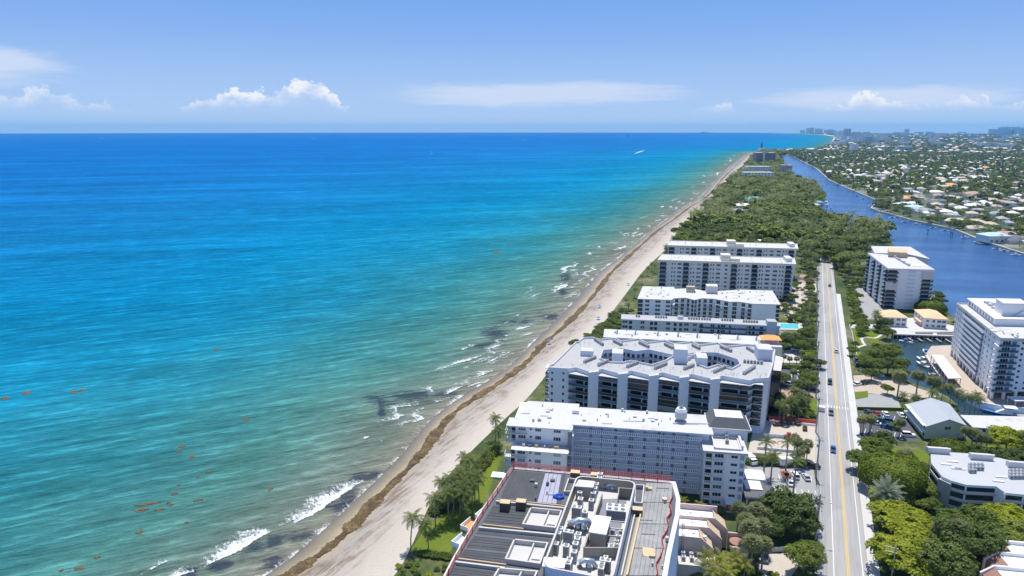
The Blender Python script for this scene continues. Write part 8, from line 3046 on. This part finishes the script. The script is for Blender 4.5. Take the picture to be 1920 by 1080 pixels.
# ------------------------------------------------------------------ boats and docks
def boat_meshes(L, hull, top):
 b = MB()
 secs = []
 for f, w_, z0, z1 in ((0, .46, -.1, .85), (.35, .5, -.15, .9), (.7, .40, -.1, 1.05), (.9, .18, .1, 1.2), (1.0, .02, .6, 1.3)):
  x = -L / 2 + f * L
  w2 = w_ * L * .30
  secs.append([(x, -w2 * .6, z0), (x, w2 * .6, z0), (x, w2, z1), (x, -w2, z1)])
 loft(secs, b)
 hullm = b.mesh('hull', [hull])
 b = MB()
 b.box(-L * .40, -L * .115, .86, L * .12, L * .115, 1.0)
 deck = b.mesh('cockpit', ['boat_grey'])
 b = MB()
 loft([[(-L * .12, -L * .10, .95), (-L * .12, L * .10, .95), (-L * .12, L * .09, 1.0 + L * .12), (-L * .12, -L * .09, 1.0 + L * .12)], [(L * .05, -L * .10, .95), (L * .05, L * .10, .95), (L * .03, L * .08, 1.0 + L * .11), (L * .03, -L * .08, 1.0 + L * .11)],
  [(L * .22, -L * .07, 1.0), (L * .22, L * .07, 1.0), (L * .2, L * .06, 1.1), (L * .2, -L * .06, 1.1)]], b)
 cab = b.mesh('cabin', ['glass_blue' if top != 'hull_white' else 'hull_white'])
 b = MB()
 b.box(-L * .2, -L * .12, 1.05 + L * .15, L * .06, L * .12, 1.12 + L * .15, 0)
 for sx, sy in ((-.18, -.1), (-.18, .1), (.04, -.1), (.04, .1)):
  b.box(L * sx - .04, L * sy - .04, .9, L * sx + .04, L * sy + .04, 1.06 + L * .15, 0)
 return hullm, deck, cab, b.mesh('canopy', [top])


BM = {}


def boat(px, py, L, h, hull, top, label, group=None, wake=False):
 k = (round(L), hull, top)
 if k not in BM:
  BM[k] = boat_meshes(round(L), hull, top)
 p = G(px, py, .06)
 o = empty('motorboat', (p.x, p.y, .06), label, 'boat', group, h)
 for nm, me in zip(('hull', 'cockpit', 'cabin', 'canopy'), BM[k]):
  link(nm, me, o)
 return o


for x, y, L, h, hu, tp_, lab in ((1729, 677, 8, 1.75, 'hull_white', 'hull_white', 'white motorboat moored at the tip of the basin dock'), (1729, 686, 8, 1.75, 'hull_white', 'hull_white', 'white motorboat with its stern towards the beige lot'), (1736, 663, 8, 1.4, 'hull_white', 'canvas_blue', 'boat with a bright blue canvas top in the basin'),
        (1699, 643, 7, -.9, 'hull_white', 'canvas_blue', 'boat with a blue cover under the pile dock'), (1748, 708, 7, 1.6, 'boat_grey', 'boat_grey', 'grey skiff in the shadow of the plaza wall'), (1885, 778, 17, 2.75, 'hull_blue', 'hull_white', 'big motor yacht with a blue hull in the near canal'),
        (1783, 634, 8, .0, 'hull_white', 'hull_white', 'white boat hoisted beside the big white tower'), (1548, 383, 24, 1.15, 'hull_white', 'hull_white', 'long white yacht moored against the wood'), (1836, 455, 9, -.4, 'hull_white', 'hull_white', 'white boat moored to the seawall, left of the pair'), (1842, 457, 9, -.4, 'hull_white', 'boat_grey', 'white boat moored to the seawall, right of the pair'),
        (1636, 386, 14, .1, 'hull_white', 'hull_white', 'white yacht at the mouth of the side canal'), (1522, 342, 9, 1.1, 'hull_white', 'hull_white', 'small motorboat drawing a white wake up the waterway'), (1462, 291.5, 16, .5, 'hull_white', 'hull_white', 'white yacht at the far bend of the waterway')):
 boat(x, y, L, h, hu, tp_, lab)
for k in range(12):
 f = k / 11
 boat(1540 + 60 * f + RNG.uniform(-2, 2), 325 + 34 * f, 11, .9 + RNG.uniform(-.3, .3), 'hull_white', 'hull_white', 'white boat in the line moored along the far bank', 'boats along the far bank')
for k, (x, y) in enumerate(((1652, 401), (1676, 407), (1700, 415), (1722, 419), (1752, 426), (1775, 431), (1812, 444), (1872, 465), (1886, 470), (1908, 477), (1610, 366), (1622, 371))):
 boat(x - 3, y + 2.5, 8, -.45 + RNG.uniform(-.3, .3), 'hull_white', ('hull_white', 'canvas_blue', 'boat_grey')[k % 3], 'small boat tied to the nearer stretch of the far bank', 'boats along the nearer far bank')
# wakes
fv, fq, fe = [], [], []
p, q = g2(1522, 342, .1), g2(1504, 335, .1)
foam_strip([p, lerp2(p, q, .5), q], 2.5, 5, 1.1, .2)
p, q = g2(1188, 289, .1), g2(1210, 281, .1)
foam_strip([p, lerp2(p, q, .5), q], 6, 14, 1.1, .2)
tag(link('boat_wakes', np_mesh('boat_wakes', np.concatenate(fv), np.concatenate(fq), ['foam'], attrs={'edge': np.concatenate(fe)}, smooth=True)), 'white wakes behind the moving boats', 'wake', kind='stuff')
boat(1180, 289.5, 18, 2.9, 'hull_white', 'hull_white', 'speedboat with a long wake out at sea')
# sailing boats and ships out at sea
for x, y, L, lab in ((809, 289, 13, 'small white sailing boat alone on the blue sea'), (1177, 256, 40, 'two masted ship on the sea near the horizon')):
 p = G(x, y, 0)
 o = empty('sailing_boat', (p.x, p.y, 0), lab, 'boat', None, .5)
 b = MB(); loft([[(-L / 2, -L * .1, -.2), (-L / 2, L * .1, -.2), (-L / 2, L * .12, 1.3), (-L / 2, -L * .12, 1.3)], [(L * .1, -L * .12, -.2), (L * .1, L * .12, -.2), (L * .1, L * .14, 1.4), (L * .1, -L * .14, 1.4)], [(L / 2, -.1, .4), (L / 2, .1, .4), (L / 2, .12, 1.8), (L / 2, -.12, 1.8)]], b)
 link('hull', b.mesh('hull', ['hull_white' if L < 20 else 'boat_grey']), o)
 for sx in ((.05,) if L < 20 else (-.2, .15)):
  b = MB(); b.tube([(L * sx, 0, 1), (L * sx, 0, L * 1.15)], .12 + L * .006, .08, 5); link('mast', b.mesh('mast', ['metal']), o)
  b = MB(); b.face([(L * sx - .1, .1, 2.2), (L * sx - L * .32, .3, 2.4), (L * sx - .1, .1, L * 1.08)]); b.face([(L * sx - .1, -.06, 2.2), (L * sx - .1, -.06, L * 1.08), (L * sx - L * .32, .2, 2.4)]); b.face([(L * sx + .2, .05, L * .95), (L * sx + L * .3, .1, 2.2), (L * sx + .3, .3, 2.0)]); link('sail', b.mesh('sail', ['sail' if L < 20 else 'boat_grey']), o)
for x, y, L, lab in ((587, 260.5, 60, 'low white ship just under the horizon, left of the middle'), (983, 263, 50, 'low white vessel under the horizon near the middle'), (1323, 249.6, 220, 'cargo ship on the horizon towards the far coast'), (190, 259.5, 50, 'low white ship under the horizon at the left')):
 p = G(x, y, 0)
 o = empty('ship', (p.x, p.y, 0), lab, 'ship')
 b = MB(); b.box(p.x - L / 2, p.y - L * .08, -.5, p.x + L / 2, p.y + L * .08, L * .07); b.build('hull', 'hull_white' if L < 200 else 'grey_dark', o)
 b = MB(); b.box(p.x - L * .35, p.y - L * .06, L * .07, p.x - L * .12, p.y + L * .06, L * .17); b.build('superstructure', 'hull_white', o)

# pile dock under the peach houses
dk = empty('pile_dock', (*g2(1735, 624, LAND), 0), 'long concrete dock on dark piles below the peach roofed houses', 'dock')
d0_, d1_ = g2(1676, 627, 2.4), g2(1800, 631, 2.4)
fr_ = face_frame(d0_, d1_)
Ld = dist2(d0_, d1_)
b = MB(fr_); b.box(0, 0, 2.0, Ld, 5.5, LAND + .1); b.build('deck', 'concrete_pale', dk)
b = MB(fr_); b.box(0, 4.4, -.5, Ld, 5.4, 2.0); b.build('back_wall', 'grey_dark', dk)
for k in range(16):
 a_ = Ld * k / 15
 b = MB(fr_); b.box(a_ - .18, .3, -1, a_ + .18, .66, 2.0); b.build('pile', 'concrete', dk)
rb2 = MB(fr_); rb2.box(Ld * .35, 2.0, LAND + .1, Ld * .62, 2.25, LAND + 1.0); rb2.box(Ld * .68, 2.0, LAND + .1, Ld * .95, 2.25, LAND + 1.0); rb2.build('low_wall', 'concrete_pale', dk)
for k in range(7):
 a_ = Ld * (.2 + .1 * k)
 b = MB(fr_); b.tube([(a_, -5.5, -.5), (a_ + .2, -5.4, 2.6)], .16, .14, 6); b.build('mooring_post', 'wood_pole', dk)
b = MB(fr_)
for k in range(5):
 a_ = Ld * (.22 + .14 * k)
 b.box(a_ - .5, -6, .8, a_ + .5, 0, 1.0)
b.build('finger_pier', 'wood_dock', dk)
# plaza dock edge with posts
pl_ = [g2(x, y, LAND) for x, y in ((1737, 667), (1757, 697), (1779, 723), (1812, 743))]
pd = empty('quay', (*pl_[0], 0), 'curved pale quay edge with mooring posts along the plaza', 'quay')
b = MB(); b.band(pl_, 1.2, .2, LAND + .25, 0, closed=False); b.build('quay_edge', 'concrete_pale', pd)
for p_, q_ in zip(pl_, pl_[1:]):
 for k in range(6):
  x, y = lerp2(p_, q_, (k + .5) / 6)
  b = MB(); b.box(x - 1.1, y - .2, -.8, x - .75, y + .15, 3.2); b.build('mooring_post', 'wood_pole', pd)
# white wall of the plaza by the near canal
pw = [g2(x, y, LAND) for x, y in ((1812, 745), (1836, 757), (1872, 764), (1990, 775))]
b = MB(); b.band(pw, .5, -.5, LAND + 1.0, 0, closed=False); b.build('plaza_wall', 'white', None, 'white canal wall along the near side of the plaza', 'wall', org=(*pw[0], 0))
x_, y_ = g2(1912, 762, LAND)
um = empty('pavilion', (x_, y_, LAND), 'white canopy by the near canal at the right edge', 'canopy')
b = MB(); b.box(x_ - 4, y_ - 2.5, 5.6, x_ + 6, y_ + 2.5, 5.9); b.build('roof', 'white_trim', um)
for dx, dy in ((-3.6, -2.2), (5.6, -2.2), (-3.6, 2.2), (5.6, 2.2)):
 b = MB(); b.box(x_ + dx - .1, y_ + dy - .1, LAND, x_ + dx + .1, y_ + dy + .1, 5.6); b.build('post', 'white_trim', um)
# seawall caps and docks on the far bank
for i, (a_, b_) in enumerate(zip(bank_r[3:-2], bank_r[4:-1])):
 w_ = MB(); w_.band([a_, b_], 1.6, -.3, 2.55, 0, closed=False)
 w_.build('seawall_cap', 'concrete_pale', None, 'pale seawall along the far bank of the waterway', 'seawall', 'seawall of the far bank', org=(*a_, 0))
for x, y, L in ((1690, 405, 22), (1700, 408, 18), (1715, 412, 16), (1640, 390, 18), (1570, 345, 16), (1600, 357, 16), (1850, 455, 16), (1895, 468, 20)):
 p = G(x, y + 1.5, 1.3)
 b = MB(Frame(p.x, p.y, R(-25)))
 b.box(-L / 2, -1.2, 1.0, L / 2, 1.0, 1.3)
 for k in range(5):
  b.box(-L / 2 + L * k / 4 - .15, -1.3, -.8, -L / 2 + L * k / 4 + .15, -1.0, 2.4)
 b.build('wooden_dock', 'wood_dock', None, 'small wooden dock on the far bank of the waterway', 'dock', 'docks of the far bank', org=(p.x, p.y, 0))
# channel markers
for x, y in ((1739, 441), (1782, 445), (1785, 447), (1806, 449), (1557, 399), (1560, 404), (1550, 395)):
 p = G(x, y, 0)
 b = MB(); b.tube([(p.x, p.y, -1), (p.x, p.y, 6)], .35, .3, 6); b.box(p.x - .8, p.y - .1, 4.8, p.x + .8, p.y + .1, 6.2)
 b.build('channel_marker', 'grey_dark', None, 'dark pile marker standing in the waterway', 'marker', 'channel markers', org=(p.x, p.y, 0))

# ------------------------------------------------------------------ street furniture
sA = ROAD.inv(g2(1536, 1013, LAND))
pole_s = [sA[0] - 36] + [sA[0] + 37 * k for k in range(0, 10)]
tops = []
for k, s in enumerate(pole_s):
 x, y = ROAD.pt(s, 7.7)
 o = empty('utility_pole', (x, y, LAND), ['grey utility pole at the bottom edge beside the road', 'grey utility pole with a street lamp by the sandy yard', 'grey utility pole beside the grey car park', 'grey utility pole at the building site corner'][k] if k < 4 else 'grey utility pole in the row along the seaward side of the road', 'pole', 'utility poles along the road')
 H_ = 13.8
 b = MB(); b.tube([(x, y, LAND - .2), (x, y, LAND + H_)], .3, .2, 8); b.build('post', 'wood_pole', o)
 fr_ = Frame(x, y, ROAD.ang - math.pi / 2)
 b = MB(fr_); b.box(-1.3, -.08, LAND + H_ - .9, 1.3, .08, LAND + H_ - .72); b.build('crossarm', 'wood_pole', o)
 for a_ in (-1.1, -.4, .5, 1.1):
  b = MB(fr_); b.cyl(a_, 0, LAND + H_ - .72, LAND + H_ - .45, .06, 6); b.build('insulator', 'metal_white', o)
 if k in (1, 4, 7):
  b = MB(fr_); b.tube([(0, 0, LAND + H_ - 2.6), (1.5, 0, LAND + H_ - 2.1), (2.6, 0, LAND + H_ - 2.1)], .06, .05, 5); b.box(2.3, -.18, LAND + H_ - 2.2, 3.1, .18, LAND + H_ - 2.02); b.build('street_lamp', 'metal', o)
 if k in (2, 5):
  b = MB(fr_); b.cyl(-.45, 0, LAND + H_ - 3.2, LAND + H_ - 2.0, .28, 10); b.build('transformer', 'metal', o)
 tops.append(fr_)
wroot = empty('power_lines', (*ROAD.pt(pole_s[1], 7.7), LAND), 'thin overhead wires strung between the road poles', 'wires')
for a_, zz in ((-1.1, 13.35), (-.4, 13.35), (.5, 13.35), (1.1, 13.35), (.15, 9.6)):
 b = MB()
 for f0, f1 in zip(tops, tops[1:]):
  p, q = Vector((*f0.pt(a_, 0), LAND + zz)), Vector((*f1.pt(a_, 0), LAND + zz))
  pts = [p.lerp(q, t_ / 6) + Vector((0, 0, -.5 * (1 - (2 * t_ / 6 - 1) ** 2))) for t_ in range(7)]
  b.tube(pts, .018 if zz > 9 else .03, None, 4)
 b.build('wire', 'wire', wroot)
p = G(1671, 1088, LAND)
o = empty('utility_pole', (p.x, p.y, LAND), 'grey utility pole among the trees right of the road', 'pole')
b = MB(); b.tube([(p.x, p.y, LAND), (p.x, p.y, LAND + 9.6)], .17, .12, 7); b.build('post', 'wood_pole', o)
b = MB(Frame(p.x, p.y, ROAD.ang - math.pi / 2)); b.box(-2.4, -.07, LAND + 8.9, .6, .07, LAND + 9.05); b.box(-2.2, -.07, LAND + 7.7, .5, .07, LAND + 7.82); b.build('crossarm', 'metal', o)
# crossing sign
p = G(1539, 770, LAND)
b = MB(Frame(p.x, p.y, ROAD.ang - math.pi / 2)); b.box(-1.3, -1.2, LAND, 1.3, 1.2, LAND + 1.9); b.build('electrical_cabinet', 'hull_white', None, 'white cabinet at the road crossing', 'cabinet', org=(p.x, p.y, LAND))
# fences and walls of the building site and yards
def wall_line(name, px, h, m_, label, cat='wall', th=.25):
 pts = [g2(x, y, LAND) for x, y in px]
 b = MB(); b.band(pts, th, LAND - .1, LAND + h, 0, closed=False)
 return b.build(name, m_, None, label, cat, org=(*pts[0], LAND))


wall_line('site_fence', [(1441, 786), (1532, 795)], 1.5, 'red_net', 'red netting fence along the back of the building site', 'fence')
wall_line('site_hoarding', [(1443, 790), (1530, 799)], .8, 'white', 'low white hoarding along the building site')
wall_line('concrete_wall', [(1432, 819), (1486, 823), (1500, 833)], 1.4, 'grey_wall', 'grey concrete trench wall in the building site')
wall_line('concrete_wall', [(1420, 842), (1500, 850)], 1.0, 'grey_wall', 'low grey wall between building site and hedge')
wall_line('low_wall', [(1426, 1037), (1484, 1033)], 1.4, 'concrete', 'low wall with a rail behind the sandy yard')
wall_line('park_wall', [(1592, 610), (1598, 625), (1600, 640), (1606, 650), (1606, 668)], .6, 'concrete_pale', 'curved low wall round the small park')
wall_line('lot_wall', [(1612, 697), (1640, 702), (1658, 708)], 1.2, 'blue_wall', 'blue grey boundary wall of the bare lot')
wall_line('garden_fence', [(1608, 768), (1694, 770)], 1.2, 'leaf_dark', 'green screened fence between the pad and the dark car park', 'fence')
wall_line('estate_wall', [(1490, 523), (1530, 527)], 1.8, 'cream', 'cream wall below the trees beside the nearer cream tower')
b = MB(fc); b.box(73.5, 10.5, ZB, 79.5, 17, 6.6, 0, top=1); b.build('service_building', ['grey_wall', 'white_trim'], None, 'plain grey service building behind the mansard block', 'building', org=(*fc.pt(76, 13), ZB))
for k, (x, y, L) in enumerate(((1455, 798, 2.4), (1466, 797, 2.0), (1480, 795, 2.0), (1509, 806, 3.0), (1495, 797, 2.2), (1500, 830, 1.8))):
 p = G(x, y, LAND)
 b = MB(Frame(p.x, p.y, .4 * k)); b.box(-L / 2, -.8, LAND, L / 2, .8, LAND + 1.1); b.box(-L * .2, -.6, LAND + 1.1, L * .3, .6, LAND + 1.7)
 b.build('material_pile', 'brown_box', None, 'dark heap of material on the sandy building site', 'heap', 'heaps on the building site', org=(p.x, p.y, LAND))
p = G(1478, 822, LAND)
b = MB(Frame(p.x, p.y, -.1)); b.box(-1.6, -.6, LAND + .2, 1.6, .6, LAND + 1.3); b.box(-.6, -.5, LAND + 1.3, .7, .5, LAND + 2.2); b.tube([(1.5, 0, LAND + 1), (2.6, 0, LAND + 2.4), (3.6, 0, LAND + .6)], .16, .12, 5)
b.build('digger', 'paint_red', None, 'small red digger working in the building site trench', 'digger', org=(p.x, p.y, LAND))
# swimming pools
def pool(px, label, deck='concrete_pale'):
 q = [g2(x, y, LAND) for x, y in px]
 o = empty('swimming_pool', (*q[0], LAND), label, 'pool')
 b = MB(); b.prism(offset_poly(q, 2.0), LAND - .1, LAND + .06, 0); b.build('deck', deck, o)
 b = MB(); b.prism(q, LAND - .1, LAND + .10, 0); b.build('water', 'pool_water', o)
 b = MB(); b.band(q, .5, LAND - .1, LAND + .2, 0); b.build('coping', 'white_trim', o)


pool([(1462, 616), (1499, 617), (1497, 608), (1462, 607)], 'rectangular turquoise pool beside the low grey block')
pool([(1604, 613), (1632, 614), (1634, 610), (1608, 609)], 'small turquoise pool behind the park lawn')
# beach things
for k, (x, y) in enumerate(((1178, 536), (1124, 577), (1030, 643), (1122, 600))):
 p = G(x, y, 1.7)
 o = empty('beach_umbrella', (p.x, p.y, 1.6), 'tiny blue beach umbrella on the pale sand', 'umbrella', 'beach umbrellas')
 b = MB(); b.cyl(p.x, p.y, 1.5, 3.8, .04, 5); b.build('pole', 'metal', o)
 b = MB(); b.cyl(p.x, p.y, 3.3, 3.9, 1.2, 10, r1=.05); b.build('canopy', 'canvas_blue', o)

# floating seaweed mats
mat('sargassum', (0.125, 0.098, 0.062), 0.9, 0.3, 0.6, 0.1, fine=0.3)
MATS_PX = [(265, 957, 18, 4.5), (278, 945, 34, 3.5), (320, 947, 10, 3), (300, 956, 14, 3.5), (359, 857, 7, 6), (335, 846, 9, 3), (341, 837, 12, 3), (391, 886, 8, 3), (371, 895, 5, 2.5), (507, 917, 7, 4.5), (328, 926, 10, 3), (335, 910, 5, 2.5), (462, 787, 10, 4), (50, 737, 13, 4.5), (11, 747, 12, 4), (140, 735, 14, 3.5), (155, 732, 9, 3),
  (407, 656, 10, 2.5), (150, 1066, 16, 4.5), (115, 1070, 6, 3.5), (372, 938, 14, 3), (262, 998, 10, 5), (933, 473, 14, 2), (316, 943, 6, 2.5), (182, 1045, 9, 4), (350, 980, 6, 2.5)]
for k, (x, y, wpx, hpx) in enumerate(MATS_PX):
 p = G(x, y, 0)
 q = G(x + wpx, y - wpx * .12, 0)
 r_ = G(x, y - hpx, 0)
 a_ = (q - p).length
 b_ = (r_ - p).length
 ang_ = math.atan2(q.y - p.y, q.x - p.x)
 fr_ = Frame(p.x, p.y, ang_)
 b = MB(fr_)
 n = 22
 ring = []
 for i in range(n):
  t_ = 2 * math.pi * i / n
  rr = .75 + .5 * RNG.random()
  ring.append((a_ * .62 * rr * math.cos(t_), b_ * .72 * rr * math.sin(t_)))
 b.prism(ring, -.1, .07 + .05 * RNG.random(), 0)
 for j in range(5):
  ox_, oy_ = a_ * RNG.uniform(-.6, .6), b_ * RNG.uniform(-.25, .25)
  b.prism([(ox_ + a_ * .2 * math.cos(t_) * RNG.uniform(.6, 1.2), oy_ + b_ * .16 * math.sin(t_) * RNG.uniform(.6, 1.2)) for t_ in np.linspace(0, 6.28, 9)[:-1]], .04, .16 + .08 * RNG.random(), 0)
 b.build('floating_seaweed', 'sargassum', None, 'brown mat of floating seaweed drifting on the green shallows', 'seaweed', 'floating seaweed mats', org=(p.x, p.y, 0))

# ------------------------------------------------------------------ air
m = bpy.data.materials.new('haze_air')
m.use_nodes = True
t = NT(m.node_tree)
for n in list(m.node_tree.nodes):
 m.node_tree.nodes.remove(n)
HAZE = 3.7e-5
pv = t.n('ShaderNodeVolumePrincipled')
pv.inputs['Color'].default_value = (0.22, 0.60, 1.0, 1)
pv.inputs['Density'].default_value = HAZE
pv.inputs['Anisotropy'].default_value = 0.0
out = t.n('ShaderNodeOutputMaterial')
t.link(pv.outputs[0], out.inputs['Volume'])
MATS['haze_air'] = m
b = MB()
b.box(-20800, -20800, -2.6, 20800, 20800, 215)
tag(b.build('haze', 'haze_air'), 'pale sea air fading the far shore', kind='stuff')

# ------------------------------------------------------------------ fittings belong to the roof or slab that carries them
ON_ROOF = {'parapet', 'fascia', 'lift_house', 'lift_house_roof', 'roof_vent', 'plant_screen', 'roof_hatch', 'vent_pipe', 'vent_pipes', 'roof_house', 'stair_head', 'roof_machine', 'skylight', 'court_parapet', 'roof_ladder', 'screen_wall', 'roof_patch', 'roof_hood', 'eaves', 'roof_stair'}
ON_SLAB = {'railing', 'glass_balustrade', 'balustrade', 'storm_shutter', 'gallery_wall', 'balcony_wall'}
SLABS = {'balcony_slab', 'walkway_slab', 'landing', 'gallery_slab', 'balcony'}
for top in [o for o in COL.objects if o.parent is None and o.get('category') == 'building']:
 roof = slab = None
 ch = list(top.children)
 names = {o.name: o.name.split('.')[0] for o in ch}
 for o in ch:
  if names[o.name] == 'roof' and roof is None:
   roof = o
 for o in ch:
  nm = names[o.name]
  if nm in SLABS and o.location.length < 1e-6:
   slab = o
  elif nm in ON_ROOF and roof is not None:
   o.parent = roof
  elif nm in ON_SLAB and slab is not None:
   o.parent = slab

# things that share a label within a small group are told apart by their place in the row
ORD = ['first', 'second', 'third', 'fourth', 'fifth', 'sixth', 'seventh', 'eighth', 'ninth', 'tenth', 'eleventh', 'twelfth', 'thirteenth', 'fourteenth', 'fifteenth', 'sixteenth', 'seventeenth', 'eighteenth']
by_label = {}
for o in COL.objects:
 if o.parent is None and o.get('label') and o.get('group'):
  by_label.setdefault(o['label'], []).append(o)
for lab, os_ in by_label.items():
 n = len(os_)
 if 2 <= n <= 18 and len(lab.split()) <= 12:
  os_.sort(key=lambda o: o.location.x / max(1.0, o.location.y))
  for k, o in enumerate(os_):
   o['label'] = lab + (', leftmost' if k == 0 else ', rightmost' if k == n - 1 else ', %s from left' % ORD[k])
